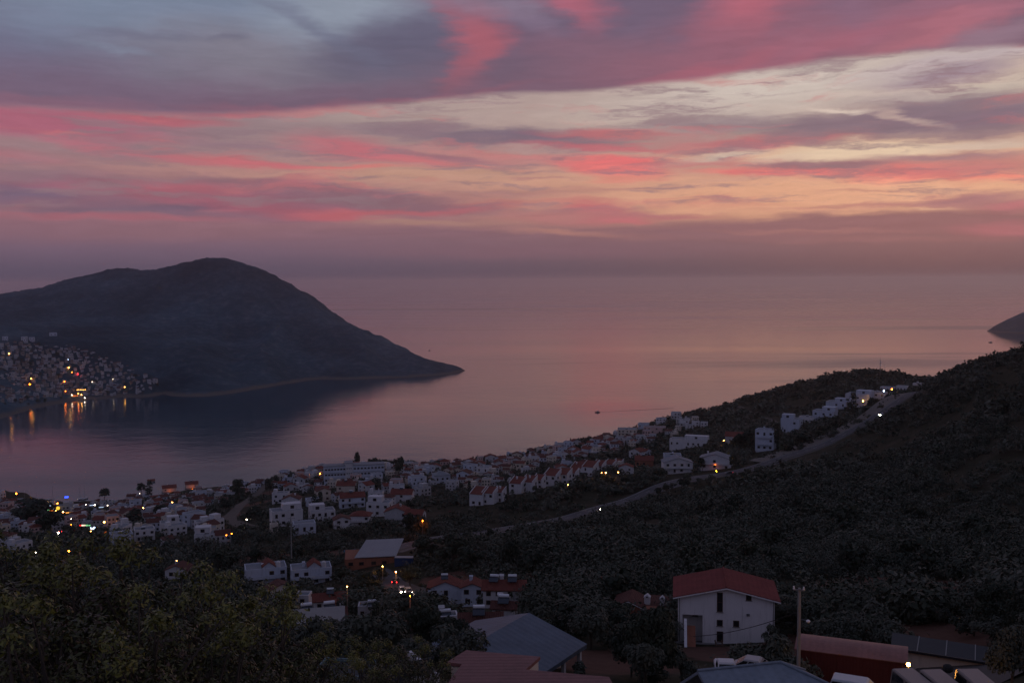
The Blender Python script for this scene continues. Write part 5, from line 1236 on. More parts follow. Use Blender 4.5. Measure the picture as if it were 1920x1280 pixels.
# porch glow of the villa by the highway
ld = bpy.data.lights.new('porch_light', 'POINT'); ld.energy = 60; ld.color = L_or[:3]; ld.shadow_soft_size = .3
l = link('porch_light', ld, o_lit); l.location = (0.5, -1.6, 3.0)
# orange lit house fronts in the shore town
for px, py, w, lb in ((318, 922, 24, 'long house front lit orange, nearer the water'), (360, 915, 22, 'long house front lit orange under a red roof'), (284, 909, 12, 'small house front washed with orange light')):
    o = house(px, py, w, 7, 4, 'gablex', lb, None, M_cream, M_tile, cols=2, rows=1, name='lit_house'); k = dist(o.location) / FPX
    ld = bpy.data.lights.new('front_light', 'POINT'); ld.energy = 170; ld.color = L_or[:3]; ld.shadow_soft_size = .3
    l = link('front_light', ld, o); l.location = (0, -3.2, 1.2)

# ------------------------------------------------------------------ lit signs
def sign(px, py, w, h, label, c, e, round_=False, name='lit_sign'):
    p = ground(px, py + 8); D = dist(p); k = D / FPX; o = empty(name, p, -az_of(p)); tag(o, label, 'sign')
    z = 8 * k; PROT.append((p[0], p[1], p[2] + z)); FOOT.append((p[0], p[1], 1.2))
    mb = MB(); mb.cyl((0, .25, -1), (0, .25, z), .12, n=6); link('post', mb.mesh('post', [M_metal]), o)
    mb = MB()
    if round_: mb.cyl((0, 0, z), (0, .2, z), w * k / 2, n=16)
    else: mb.box(-w * k / 2, w * k / 2, 0, .2, z - h * k / 2, z + h * k / 2)
    link('face', mb.mesh('face', [glow_mat('sign_face', c, e)]), o); return o
sign(109, 953, 6, 6, 'round yellow lit sign in the shore town', lin(255, 200, 60), 1.3, True)
sign(125, 932, 6, 3, 'blue lit sign on a shore town roof', L_bl, 3.0)
sign(175, 990, 9, 4.5, 'bright white light box over the shop road', L_co, 3.5)
sign(97, 948, 5, 3, 'white lit shop sign above a red one', L_co, 2.5)
sign(96, 951, 4, 2, 'small red lit shop sign', L_rd, 1.5)
sign(98, 954, 4, 2, 'small bluish white shop sign under the red one', L_co, 1.2)
sign(90, 955, 4, 4, 'greenish white lit shop sign', L_gr, 2.0)
sign(96, 958, 7, 1.5, 'thin orange lit shop sign', L_or, 1.0)
sign(130, 961, 11, 1.8, 'long orange lit shop bar', L_ye, 1.2)
sign(174, 947, 10, 1.2, 'long white lit terrace rail', L_co, 1.0)
sign(190, 951, 8, 1.2, 'second white lit terrace rail', L_co, .8)
sign(197, 998, 7, 2, 'warm lit shop window at the road', L_or, .6)
for px, c, e, lb in ((151, L_rd, 1.2, 'red shop light at the start of the row of shop lights'), (155, L_wh, 1.6, 'white shop light in the row, next to the red one'), (159, L_wh, 1.4, 'white shop light in the middle of the row of shop lights'), (163, L_gr, .8, 'green shop light in the row of shop lights'), (168, L_gr, .6, 'dim green shop light ending the row of shop lights')):
    sign(px, 985, 3.2, 2.2, lb, c, e, name='shop_light')

# ------------------------------------------------------------------ vehicles
M_glass = flat_mat('car_glass', (0.012, 0.014, 0.018), 0.08, 0.1, 0.6, 0.6)
M_tyre = flat_mat('tyre_rubber', (0.02, 0.02, 0.02), 0.8)
M_head = glow_mat('headlight_glow', L_wh, 90.0); M_tail = glow_mat('tail_light_glow', L_rd, 14.0)
M_headoff = flat_mat('lamp_lens', (0.4, 0.4, 0.42), 0.2); M_tailoff = flat_mat('red_lens', (0.25, 0.02, 0.02), 0.2)
def paint_mat(name, c): return flat_mat(name, c, 0.35, 0.05, 0.5, 0.5)
def loft(mb, rings, m=0, caps=True):
    o = len(mb.V); n = len(rings[0]); V = [v for r_ in rings for v in r_]
    F = [(i * n + j, i * n + (j + 1) % n, (i + 1) * n + (j + 1) % n, (i + 1) * n + j) for i in range(len(rings) - 1) for j in range(n)]
    if caps: F += [tuple(range(n))[::-1], tuple(range((len(rings) - 1) * n, len(rings) * n))]
    return mb.add(V, F, m)
def car_parts(kind):
    """front at -y. body lower shell, cabin with glass, wheels, lights"""
    L_, W_, hb, ht = {'car': (4.2, 1.75, .85, 1.45), 'van': (5.4, 2.05, 1.15, 2.35), 'minivan': (4.4, 1.8, 1.0, 1.82), 'pickup': (5.0, 1.85, 1.0, 1.75)}[kind]
    hl = L_ / 2; w = W_ / 2
    def ring(y, wd, z0, z1, b=.12): return [(-wd, y, z0), (wd, y, z0), (wd, y, z1 - b), (wd - b, y, z1), (-wd + b, y, z1), (-wd, y, z1 - b)]
    body = MB(); nose = .62 if kind in ('car', 'pickup', 'minivan') else .9
    loft(body, [ring(-hl, w * .86, .32, nose), ring(-hl + .25, w * .97, .25, nose + .12), ring(-hl + 1.1, w, .22, hb), ring(hl - .35, w, .22, hb), ring(hl, w * .93, .32, hb - .08)])
    cab = MB(); gl = MB()
    y0, y1, y2, y3 = {'car': (-hl + .95, -hl + 1.75, hl - 1.0, hl - .25), 'van': (-hl + .5, -hl + 1.25, hl - .12, hl - .04), 'minivan': (-hl + .8, -hl + 1.6, hl - .3, hl - .06), 'pickup': (-hl + 1.1, -hl + 1.8, hl - 2.0, hl - 1.75)}[kind]
    wt = w * .84
    def q(y, wd, z): return [(-wd, y, z), (wd, y, z)]
    zt = ht
    V = q(y0, w * .95, hb) + q(y3, w * .95, hb) + q(y1, wt, zt - .1) + q(y2, wt, zt - .1) + q(y1 + .12, wt - .1, zt) + q(y2 - .1, wt - .1, zt)
    cab.add(V, [(0, 1, 5, 4), (2, 6, 7, 3), (1, 3, 7, 5), (0, 4, 6, 2), (4, 5, 9, 8), (6, 10, 11, 7), (5, 7, 11, 9), (4, 8, 10, 6), (8, 9, 11, 10)])
    def pane(a, b_, c, d, off, s=.12):
        a, b_, c, d = map(Vector, (a, b_, c, d)); ce = (a + b_ + c + d) / 4; nrm = (b_ - a).cross(d - a).normalized()
        gl.add([v + (ce - v) * s + nrm * off for v in (a, b_, c, d)], [(0, 1, 2, 3)])
    pane(V[0], V[1], V[5], V[4], .012); pane(V[3], V[2], V[6], V[7], .012)
    nseg = 3 if kind != 'pickup' else 1
    if kind == 'van': nseg = 2
    for sgn in (0, 1):
        a0, a1, b0, b1 = (V[1], V[3], V[5], V[7]) if sgn else (V[2], V[0], V[6], V[4])
        for i in range(nseg):
            t0, t1 = i / nseg, (i + 1) / nseg
            la = lambda A_, B2, t: Vector(A_).lerp(Vector(B2), t)
            pane(la(a0, a1, t0), la(a0, a1, t1), la(b0, b1, t1), la(b0, b1, t0), .012, .16)
    wh = []
    for sx_ in (-1, 1):
        for y in (-hl + .85, hl - .85):
            mb = MB(); mb.cyl((sx_ * (w - .2), y, .32), (sx_ * (w + .015), y, .32), .32, n=14, m=0).cyl((sx_ * (w + .016), y, .32), (sx_ * (w + .025), y, .32), .18, n=10, m=1); wh.append(mb)
    heads = []; tails = []
    for sx_ in (-1, 1):
        mb = MB(); mb.ball((sx_ * w * .66, -hl - .02, .6 if kind != 'van' else .78), .17, 0, 10, 6); heads.append(mb)
        mb = MB(); mb.box(sx_ * w * .78 - .1, sx_ * w * .78 + .1, hl - .03, hl + .025, hb - .38 if kind != 'van' else .9, hb - .12 if kind != 'van' else 1.35); tails.append(mb)
    return body, cab, gl, wh, heads, tails
CARS = {}
def car(kind, p, rz, paint, label, lights='off', group=None, name=None):
    key = (kind, paint.name, lights)
    if key not in CARS:
        body, cab, gl, wh, hd, tl = car_parts(kind)
        o = empty(name or {'van': 'parked_van', 'minivan': 'parked_minivan', 'pickup': 'pickup_truck'}.get(kind, 'car'), p)
        b_ = link('body', body.mesh('body', [paint]), o); link('cabin', cab.mesh('cabin', [paint]), o); link('glass', gl.mesh('glass', [M_glass]), o)
        for mb in wh: link('wheel', mb.mesh('wheel', [M_tyre, M_metal]), o)
        for mb in hd: link('headlight', mb.mesh('headlight', [M_head if lights in ('on', 'front') else M_headoff]), o)
        for mb in tl: link('tail_light', mb.mesh('tail_light', [M_tail if lights in ('on', 'rear') else M_tailoff]), o)
        CARS[key] = o; c = o
    else:
        c = copy_tree(CARS[key])
    c.location = p; c.rotation_euler = (0, 0, rz); tag(c, label, 'van' if kind == 'van' else 'truck' if kind == 'pickup' else 'car', group)
    return c
P_wh, P_si, P_dk, P_rd, P_be = paint_mat('white_paint', (0.50, 0.52, 0.54)), paint_mat('silver_paint', (0.30, 0.31, 0.33)), paint_mat('dark_paint', (0.03, 0.032, 0.04)), paint_mat('red_paint', (0.22, 0.03, 0.03)), paint_mat('beige_paint', (0.19, 0.155, 0.14))
def road_car(px, py, yaw, paint, lights, label, kind='car', group='cars with their lights on', lift=.25):
    p = ground(px, py); p = p + np.array([0, 0, lift]); PROT.append((p[0], p[1], p[2] + .8)); return car(kind, p, -az_of(p) + R(yaw), paint, label, lights, group)
road_car(993, 988, -62, P_wh, 'front', 'pale car with headlights on the lower highway bend')
road_car(1134, 957, -58, P_si, 'front', 'pale car with headlights coming down the highway')
road_car(1653, 780, -32, P_wh, 'front', 'single car with white headlights high on the highway', lift=.3)
road_car(1366, 889, -60, P_dk, 'rear', 'car with red tail lights by the orange lit porch')
for px, py, yaw, pt, li, lb in [(754, 1110, 8, P_wh, 'front', 'car with cold white headlights heading the queue at the crossroads'), (766, 1112, 10, P_si, 'front', 'car with paired white headlights beside the queue head'), (742, 1092, -12, P_dk, 'rear', 'dark car with red tail lights entering the crossroads'),
                           (754, 1125, 6, P_dk, 'front', 'dark car with yellowish headlights lowest in the queue'), (764, 1124, 175, P_rd, 'rear', 'red car half hidden behind the dark trees at the crossroads'), (799, 1119, -10, P_dk, 'rear', 'dark car with red tail lights beside the white gabled house'), (743, 1124, -16, P_dk, 'rear', 'dim car with a red tail light at the edge of the crossroads')]:
    road_car(px, py, yaw if li != 'rear' else yaw + 180, pt, li, lb)
road_car(156, 1001, 170, P_dk, 'rear', 'car with red tail lights in front of the shop lights')
road_car(114, 997, 175, P_dk, 'rear', 'car with one red tail light beside the warm white lamp')
def yard_car(kind, px, py, D, yaw, paint, label, zoff=0.0, group=None):
    p = at(px, py, D) + np.array([0, 0, zoff]); return car(kind, p, -az_of(p) + R(yaw), paint, label, 'off', group)
GV2 = 'vans parked under the yard lamp'
yard_car('van', 1722, 1332, 80, 28, P_be, 'beige van parked directly under the yard lamp', 0, GV2)
yard_car('van', 1775, 1335, 80, 28, P_be, 'beige van parked between two others with a dark roof box', 0, GV2)
yard_car('van', 1842, 1335, 80, 26, P_be, 'beige van parked farthest from the yard lamp', 0, GV2)
yard_car('minivan', 1611, 1318, 76, 84, P_wh, 'white minivan with three side windows by the maroon shed')
yard_car('pickup', 1361, 1271, 92, 6, P_wh, 'white roofed truck parked behind the pale metal roof')
yard_car('car', 1419, 1262, 93, 80, P_si, 'pale car half hidden behind the pale metal roof')
p = at(1777, 1257, 80.5); o = empty('roof_box', (p[0], p[1], p[2] - .1)); tag(o, 'dark round bundle on the middle van roof', 'bundle'); mb = MB(); mb.ball((0, 0, .3), .42, 0, 10, 6, .8); link('bundle', mb.mesh('bundle', [M_tyre]), o)

# ------------------------------------------------------------------ houses fill the crowded quarters, leaving the lights in view
cnt = []
cnt.append(fill([(0, 918), (120, 912), (300, 902), (470, 893), (480, 925), (400, 950), (330, 975), (200, 1000), (0, 1003)], 132, ground, True, 3.8,
     lambda r_: 'small tile roofed house in the crowded shore town' if r_ else 'small flat roofed house in the crowded shore town', 'houses of the crowded shore town'))
cnt.append(fill([(470, 893), (600, 882), (740, 878), (880, 873), (990, 856), (990, 876), (930, 890), (800, 893), (740, 893), (600, 890), (560, 915), (480, 925)], 66, ground, True, 4.0,
     lambda r_: 'small tile roofed house on the ridge line above the bay' if r_ else 'small flat roofed house on the ridge line above the bay', 'houses on the ridge line above the bay'))
cnt.append(fill([(985, 852), (1100, 832), (1180, 812), (1240, 800), (1240, 820), (1180, 838), (1100, 856), (990, 876)], 54, ground, True, 4.0,
     lambda r_: 'small tile roofed house on the coast slope below the antenna hill' if r_ else 'small flat roofed house on the coast slope below the antenna hill', 'houses of the coast slope'))
for gi_, (poly, n, lb) in enumerate((([(0, 985), (330, 965), (420, 985), (430, 1035), (260, 1025), (0, 1045)], 24, 'among the olive groves behind the leafy trees'), ([(520, 905), (820, 900), (830, 950), (760, 950), (520, 950)], 18, 'on the slope beneath the long hotel'), ([(990, 880), (1240, 850), (1250, 880), (1100, 900)], 8, 'scattered above the terrace villas'))):
    cnt.append(fill(poly, n, ground, True, 4.6, lambda r_, lb=lb: ('small tile roofed house ' if r_ else 'small flat roofed house ') + lb, 'houses ' + lb, scl=(.65, .9)))
def house_mass(name, polys, n_max, gfun, road, rad, scl, mats, index, seed, label):
    """tiny houses past the ones built singly: one object"""
    r2 = random.Random(seed); VV, FF, MM, off, n = [], [], [], 0, 0
    xs_ = [q[0] for pl in polys for q in pl]; ys_ = [q[1] for pl in polys for q in pl]
    for t in range(20000):
        if n >= n_max: break
        x, y = r2.uniform(min(xs_), max(xs_)), r2.uniform(min(ys_), max(ys_))
        if not any(inpoly(x, y, pl) for pl in polys): continue
        p = gfun(x, y)
        if p is None or p[2] < 1.5 or any((p[0] - a_) ** 2 + (p[1] - b_) ** 2 < (c_ + rad) ** 2 for a_, b_, c_ in FOOT) or blocked(p[0], p[1], p[2], 5, 8)[0]: continue
        if road and road_clear(p[0], p[1])[0] < 2: continue
        hm = HM[r2.randrange(16)]; s_ = r2.uniform(*scl)
        V = np.empty(len(hm.vertices) * 3, np.float32); hm.vertices.foreach_get('co', V)
        M4 = np.array(Matrix.Rotation(-az_of(p) + R(r2.gauss(0, 14)), 3, 'Z')); VV.append(V.reshape(-1, 3) @ M4.T * s_ + p)
        for f in hm.polygons: FF.append([i + off for i in f.vertices]); MM.append(index[hm.materials[f.material_index].name])
        off += len(hm.vertices); FOOT.append((p[0], p[1], rad)); n += 1
    tag(link(name, mesh_np(name, np.concatenate(VV), FF, mats, MM)), kind='stuff', label=label); cnt.append(n)
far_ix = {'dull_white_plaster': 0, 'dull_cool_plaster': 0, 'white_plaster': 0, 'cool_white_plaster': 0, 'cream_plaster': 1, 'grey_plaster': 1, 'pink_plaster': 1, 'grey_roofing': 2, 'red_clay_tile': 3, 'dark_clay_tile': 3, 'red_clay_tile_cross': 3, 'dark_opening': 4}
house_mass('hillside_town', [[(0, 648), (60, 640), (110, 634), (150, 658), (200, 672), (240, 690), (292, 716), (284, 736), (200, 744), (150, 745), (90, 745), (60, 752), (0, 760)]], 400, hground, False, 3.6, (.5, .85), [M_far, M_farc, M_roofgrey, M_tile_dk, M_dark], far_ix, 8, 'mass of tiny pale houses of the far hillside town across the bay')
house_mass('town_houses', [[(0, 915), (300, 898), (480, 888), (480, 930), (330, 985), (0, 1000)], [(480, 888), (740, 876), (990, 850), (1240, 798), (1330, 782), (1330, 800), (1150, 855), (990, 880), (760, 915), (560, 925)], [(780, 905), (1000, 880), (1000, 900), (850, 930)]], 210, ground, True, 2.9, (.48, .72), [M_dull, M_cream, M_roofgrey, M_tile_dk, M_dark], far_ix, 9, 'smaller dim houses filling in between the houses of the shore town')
for px, py, s_, lb in ((100, 634, 1.6, 'highest pale block standing alone above the far hillside town'), (46, 640, 1.3, 'pale twin block on the upper edge of the far hillside town'), (60, 640, 1.2, 'pale block with a notch on the upper edge of the far hillside town'), (10, 638, 1.1, 'low pale block on the upper edge of the far hillside town, at the frame edge')):
    p = hground(px, py + 4); o = bpy.data.objects.new('apartment_block', HM[6]); COL.objects.link(o); o.location = p; o.rotation_euler = (0, 0, -az_of(p)); o.scale = (s_ * .9, s_ * .8, s_ * 1.1); tag(o, lb, 'building')
print('HOUSES', cnt)

# ------------------------------------------------------------------ poles, masts, cable
def pole(px, pytop, pybase, r_, label, D=None, name='utility_pole', arms=(), mat=None):
    p = ground(px, pybase) if D is None else at(px, pybase, D); k = dist(p) / FPX; h = (pybase - pytop) * k
    o = empty(name, p, -az_of(p)); tag(o, label, 'pole')
    mb = MB(); mb.cyl((0, 0, -2), (0, 0, h), r_, r_ * .7, 10); link('shaft', mb.mesh('shaft', [mat or M_conc]), o)
    for z, l_, ins in arms:
        mb = MB(); mb.box(-l_, l_, -r_ - .08, -r_, z * h - .06, z * h + .06); a = link('crossarm', mb.mesh('crossarm', [M_metal]), o)
        for x in ins: mb = MB(); mb.cyl((x * l_, -r_ - .04, z * h + .061), (x * l_, -r_ - .04, z * h + .34), .09, .06, 8); link('insulator', mb.mesh('insulator', [M_tank]), a)
    return o
up = pole(1497, 1102, 1262, .2, 'grey concrete utility pole beside the white house', 94, arms=((.985, .55, (-.9, .7)), ))
mb = MB(); mb.cyl((.18, -.1, 5.15), (.75, -.5, 5.25), .04, n=6); link('lamp_arm', mb.mesh('lamp_arm', [M_metal]), up)
mb = MB(); mb.ball((.8, -.55, 5.2), .2, 0, 10, 6, .7); link('lamp_shade', mb.mesh('lamp_shade', [M_tank]), up)
pole(547, 968, 1060, .22, 'tall thin power pole behind the twin houses', arms=((.97, 1.6, (-.95, 0, .95)), (.80, .5, (-.9, .9))))
pole(741, 1086, 1122, .09, 'thin traffic light post at the crossroads', mat=M_metal)
pole(441, 1070, 1108, .08, 'thin dark garden post beside the twin houses', mat=M_metal)
pole(1553, 1230, 1262, .06, 'short white yard post before the maroon shed', 90, 'yard_post', mat=M_tank) if False else None
p = ground(1650, 690); o = empty('antenna_mast', p, -az_of(p)); tag(o, 'tall lattice antenna mast on the wooded hill', 'antenna')
h = 15.5
for a in range(3):
    an = a * 2.094; mb = MB(); mb.cyl((.75 * math.cos(an), .75 * math.sin(an), -1), (.25 * math.cos(an), .25 * math.sin(an), h), .09, n=5); link('leg', mb.mesh('leg', [M_metal]), o)
mb = MB()
for j in range(10):
    for a in range(3):
        r0 = .75 - .5 * j / 10; r1 = .75 - .5 * (j + 1) / 10; a0, a1 = a * 2.094, (a + 1) * 2.094
        mb.cyl((r0 * math.cos(a0), r0 * math.sin(a0), h * j / 10), (r1 * math.cos(a1), r1 * math.sin(a1), h * (j + 1) / 10), .045, n=4)
link('bracing', mb.mesh('bracing', [M_metal]), o)
for z in (12.6, 9.6): mb = MB(); mb.cyl((.4, -.55, z), (.4, -.25, z), .55, n=12); link('dish', mb.mesh('dish', [M_tank]), o)
mb = MB(); mb.cyl((0, 0, h), (0, 0, h + 3), .05, n=5); link('whip', mb.mesh('whip', [M_metal]), o)
for px, hh, lb in ((1659, 8.5, 'shorter thin antenna mast beside the lattice mast'), (1645, 6.0, 'shortest thin antenna mast beside the lattice mast')):
    p = ground(px, 691); o = empty('antenna_mast', p); tag(o, lb, 'antenna'); mb = MB(); mb.cyl((0, 0, -1), (0, 0, hh), .1, .06, 6); link('shaft', mb.mesh('shaft', [M_metal]), o); mb = MB(); mb.cyl((0, -.1, hh * .8), (0, .05, hh * .8), .35, n=10); link('dish', mb.mesh('dish', [M_tank]), o)
def cable(a, b_, sag, r_, label):
    mb = MB(); pts = []
    for i in range(17): t = i / 16; pts.append(Vector(a).lerp(Vector(b_), t) - Vector((0, 0, sag * 4 * t * (1 - t))))
    o0 = pts[0].copy()
    for q0, q1 in zip(pts[:-1], pts[1:]): mb.cyl(q0 - o0, q1 - o0, r_, n=5)
    o = link('cable', mb.mesh('cable', [M_tyre])); o.location = o0; tag(o, label, 'cable')
cable(at(1300, 1192, 120), at(1497, 1146, 94), .5, .035, 'sagging cable crossing in front of the white house')
# marina masts at the far end of the shore town
mm_ = MB(); mm_.cyl((0, 0, 0), (0, 0, 15), .14, .08, 5); mm_.cyl((-1.2, 0, 9.5), (1.2, 0, 9.5), .05, n=4); mast_me = mm_.mesh('mast', [M_metal])
hb_ = MB(); loft(hb_, [[(-.3, -4.5, .9), (.3, -4.5, .9), (.1, -4.5, .3), (-.1, -4.5, .3)], [(-1.5, 0, .9), (1.5, 0, .9), (.9, 0, -.2), (-.9, 0, -.2)], [(-1.2, 4.2, .9), (1.2, 4.2, .9), (.8, 4.2, -.1), (-.8, 4.2, -.1)]]); hull_me = hb_.mesh('hull', [M_white])
for px in (18, 45, 54, 67, 98, 149, 158):
    q = at(px, 903, 1150); o = empty('sailing_yacht', (q[0], q[1], 0.1), random.uniform(-.3, .3)); tag(o, 'moored yacht mast rising over the edge of the shore town', 'yacht', 'moored yachts behind the shore town')
    link('hull', hull_me, o); c = link('mast', mast_me, o)

# ------------------------------------------------------------------ boats
M_hull = flat_mat('dark_hull', (0.05, 0.04, 0.045), 0.5)
def sea_pt(px, py): d = ray(px, py); return CAMP + d * (-H / d[2])
def boat(px, py, L_, yaw, label, name, big=False):
    p = sea_pt(px, py); o = empty(name, (p[0], p[1], 0), -az_of(p) + R(yaw)); tag(o, label, 'ship' if big else 'boat')
    b_ = L_ * (.15 if big else .3); hgt = L_ * (.07 if big else .14)
    mb = MB(); loft(mb, [[(-L_ / 2, 0, hgt * 1.1), (-L_ / 2, .01, hgt * 1.1), (-L_ * .45, .01, -.2), (-L_ * .45, 0, -.2)], [(-L_ * .25, -b_ / 2, hgt), (-L_ * .25, b_ / 2, hgt), (-L_ * .25, b_ * .35, -.2), (-L_ * .25, -b_ * .35, -.2)], [(L_ / 2, -b_ * .45, hgt), (L_ / 2, b_ * .45, hgt), (L_ * .48, b_ * .35, -.2), (L_ * .48, -b_ * .35, -.2)]])
    link('hull', mb.mesh('hull', [M_hull]), o)
    mb = MB()
    if big: mb.box(L_ * .36, L_ * .46, -b_ * .4, b_ * .4, hgt, hgt + L_ * .11).box(L_ * .39, L_ * .42, -b_ * .1, b_ * .1, hgt + L_ * .111, hgt + L_ * .15)
    else: mb.box(-L_ * .12, L_ * .25, -b_ * .3, b_ * .3, hgt, hgt + L_ * .16)
    link('wheelhouse', mb.mesh('wheelhouse', [M_hull if big else M_grey]), o)
    return o
boat(674, 540, 230, 4, 'long cargo ship faint on the horizon', 'cargo_ship', True)
boat(805, 657, 7, 20, 'small motor boat off the tip of the headland', 'motor_boat')
boat(1120, 773, 9, 3, 'motor boat leaving a long wake across the bay', 'motor_boat')
boat(1857, 642, 13, 10, 'small boat near the faint cape', 'motor_boat')
a, b_ = sea_pt(1123, 772.5), sea_pt(1262, 765)
dv = (b_ - a)[:2]; Lw = np.linalg.norm(dv)
M_wake = new_mat('wake_foam', 0.5)[0]; M_wake.node_tree.nodes['Principled BSDF'].inputs['Base Color'].default_value = (0.035, 0.04, 0.055, 1)
mb = MB()
for i in range(30):
    t0, t1 = i / 30, (i + .93) / 30; w0_, w1_ = .8 + 4.5 * t0, .8 + 4.5 * t1
    mb.slab([(t0 * Lw, -w0_ / 2, .12), (t1 * Lw, -w1_ / 2, .12), (t1 * Lw, w1_ / 2 * .2, .12), (t0 * Lw, w0_ / 2 * .2, .12)], .08)
o = link('wake', mb.mesh('wake', [M_wake])); o.location = (a[0], a[1], 0); o.rotation_euler = (0, 0, math.atan2(dv[1], dv[0])); tag(o, kind='stuff')
# ------------------------------------------------------------------ vegetation
def leaf_mat(name, ca, cb, cc=None, rough=0.65, spec=0.25, ISL=0.16):
    """foliage: leaf tone varies clump by clump and plant by plant"""
    mt, T, b = new_mat(name, rough, spec)
    g = T.n('ShaderNodeNewGeometry'); oi = T.n('ShaderNodeObjectInfo')
    n1 = T.noise(g.outputs['Position'], 0.7, 3, 0.6); n2 = T.noise(g.outputs['Position'], 0.06, 3, 0.6)
    f = T.math('ADD', T.math('MULTIPLY', n1.outputs['Fac'], 0.35), T.math('ADD', T.math('MULTIPLY', n2.outputs['Fac'], 0.5), T.math('ADD', T.math('MULTIPLY', g.outputs['Random Per Island'], ISL), T.math('MULTIPLY', T.noise(g.outputs['Position'], 0.018, 3, 0.6).outputs['Fac'], 0.45))))
    c = T.ramp(T.math('ADD', f, T.math('MULTIPLY', oi.outputs['Random'], 0.15)), [(0.45, ca), (0.8, cb), (1.05, cc or cb)])
    T.l(c, b.inputs['Base Color']); return mt
M_olive = leaf_mat('olive_foliage', (0.026, 0.033, 0.023, 1), (0.066, 0.073, 0.053, 1), (0.098, 0.10, 0.075, 1))
M_pine = leaf_mat('dark_foliage', (0.011, 0.016, 0.010, 1), (0.036, 0.044, 0.028, 1), (0.06, 0.065, 0.04, 1))
M_leafy = leaf_mat('broad_leaves', (0.010, 0.013, 0.005, 1), (0.034, 0.037, 0.010, 1), (0.085, 0.083, 0.02, 1), 0.45, 0.4, 0.35)
M_leafr = leaf_mat('rusty_leaves', (0.026, 0.015, 0.008, 1), (0.05, 0.032, 0.015, 1), (0.085, 0.04, 0.024, 1), 0.45, 0.4)
M_shoot = leaf_mat('young_shoots', (0.028, 0.033, 0.007, 1), (0.075, 0.076, 0.014, 1), (0.17, 0.155, 0.028, 1), 0.45, 0.4, 0.35)
M_bark = flat_mat('tree_bark', (0.075, 0.058, 0.045), 0.9, 0.25, 2.0)
M_palm = leaf_mat('palm_fronds', (0.04, 0.045, 0.02, 1), (0.10, 0.095, 0.045, 1))
def cards(cent, rad, n, size, g, flat=0.8, shell=0.4, droop=0.0, aspect=0.5):
    """n leaf sprays spread through clumps at cent with radii rad -> vertices (4n,3), faces (n,4)"""
    cent = np.asarray(cent, float); rad = np.asarray(rad, float)
    w = rad ** 2; i = g.choice(len(cent), n, p=w / w.sum())
    d = g.normal(size=(n, 3)); d /= np.linalg.norm(d, axis=1)[:, None]
    d[:, 2] = np.where(d[:, 2] < -0.5, -d[:, 2], d[:, 2])
    r_ = rad[i] * (shell + (1 - shell) * g.rand(n) ** 0.5) * (0.85 + 0.3 * g.rand(n))
    c = cent[i] + d * r_[:, None] * np.array([1, 1, flat])
    nn = d + 0.55 * g.normal(size=(n, 3)); nn[:, 2] += 0.35; nn /= np.linalg.norm(nn, axis=1)[:, None]
    t = np.cross(nn, g.normal(size=(n, 3))); t[:, 2] -= droop; t -= nn * (t * nn).sum(1)[:, None]; t /= np.linalg.norm(t, axis=1)[:, None] + 1e-9
    b_ = np.cross(nn, t); s = size * (0.6 + 0.8 * g.rand(n))[:, None]
    V = np.stack([c - t * s, c + b_ * s * aspect - t * s * .1, c + t * s, c - b_ * s * aspect - t * s * .1], 1).reshape(-1, 3)
    cards.last = i
    return V, np.arange(4 * n).reshape(n, 4)
def crown_clumps(g, R_, Hc, z0, n):
    """clump centres filling an uneven crown of radius R_, height Hc from z0"""
    a = g.rand(n) * 2 * math.pi; r_ = R_ * 0.72 * np.sqrt(g.rand(n)); z = z0 + Hc * (0.18 + 0.72 * g.rand(n)) * (1 - 0.35 * (r_ / R_) ** 2)
    return np.stack([r_ * np.cos(a), r_ * np.sin(a), z], 1), R_ * (0.28 + 0.26 * g.rand(n))
def limb_mesh(g, cent, trunk_h, r0, nl=6):
    mb = MB(); f = Vector((g.normal() * .12, g.normal() * .12, trunk_h)); mb.cyl((0, 0, -1.0), f * .5, r0, r0 * .8, 8); mb.cyl(f * .5, f, r0 * .8, r0 * .62, 8)
    for i in range(min(nl, len(cent))):
        c = Vector(cent[i]); m_ = f.lerp(c, .5) + Vector((g.normal() * .15, g.normal() * .15, .15)); mb.cyl(f, m_, r0 * .5, r0 * .3, 6); mb.cyl(m_, c, r0 * .3, r0 * .1, 5)
    return mb.mesh('trunk', [M_bark])
def tree_proto(name, g, R_, Hc, z0, ncl, ncards, size, mat, r0=.14, droop=0.0, mat2=None, shell=.4, aspect=.5):
    cent, rad = crown_clumps(g, R_, Hc, z0, ncl)
    V, F = cards(cent, rad, ncards, size, g, droop=droop, shell=shell, aspect=aspect)
    mi = None; mats = [mat]
    if mat2: mats.append(mat2); mi = (g.rand(ncards) < 0.28).astype(np.int32)
    return limb_mesh(g, cent, z0 + Hc * .15, r0), mesh_np('crown', V, F, mats, mi)
def cypress_proto(g, R_, Hc, n, size, mat):
    z = g.rand(n) ** .9; a = g.rand(n) * 6.283; r_ = R_ * np.sin(np.pi * np.clip(z * .92 + .08, 0, 1)) ** .7 * (.6 + .4 * g.rand(n))
    c = np.stack([r_ * np.cos(a), r_ * np.sin(a), .3 + z * Hc], 1)
    V, F = cards(c, np.full(n, .15), n, size, g)
    mb = MB(); mb.cyl((0, 0, -1), (0, 0, Hc * .8), R_ * .15, .03, 6); return mb.mesh('trunk', [M_bark]), mesh_np('crown', V, F, [mat])
g1 = np.random.RandomState(11)
OL = [tree_proto('olive', g1, 2.1, 2.6, 0.9, 8, 1700, .16, M_olive, .16) for _ in range(5)] + [tree_proto('olive', g1, 1.8, 2.0, 0.5, 6, 1400, .155, M_pine, .14) for _ in range(3)]
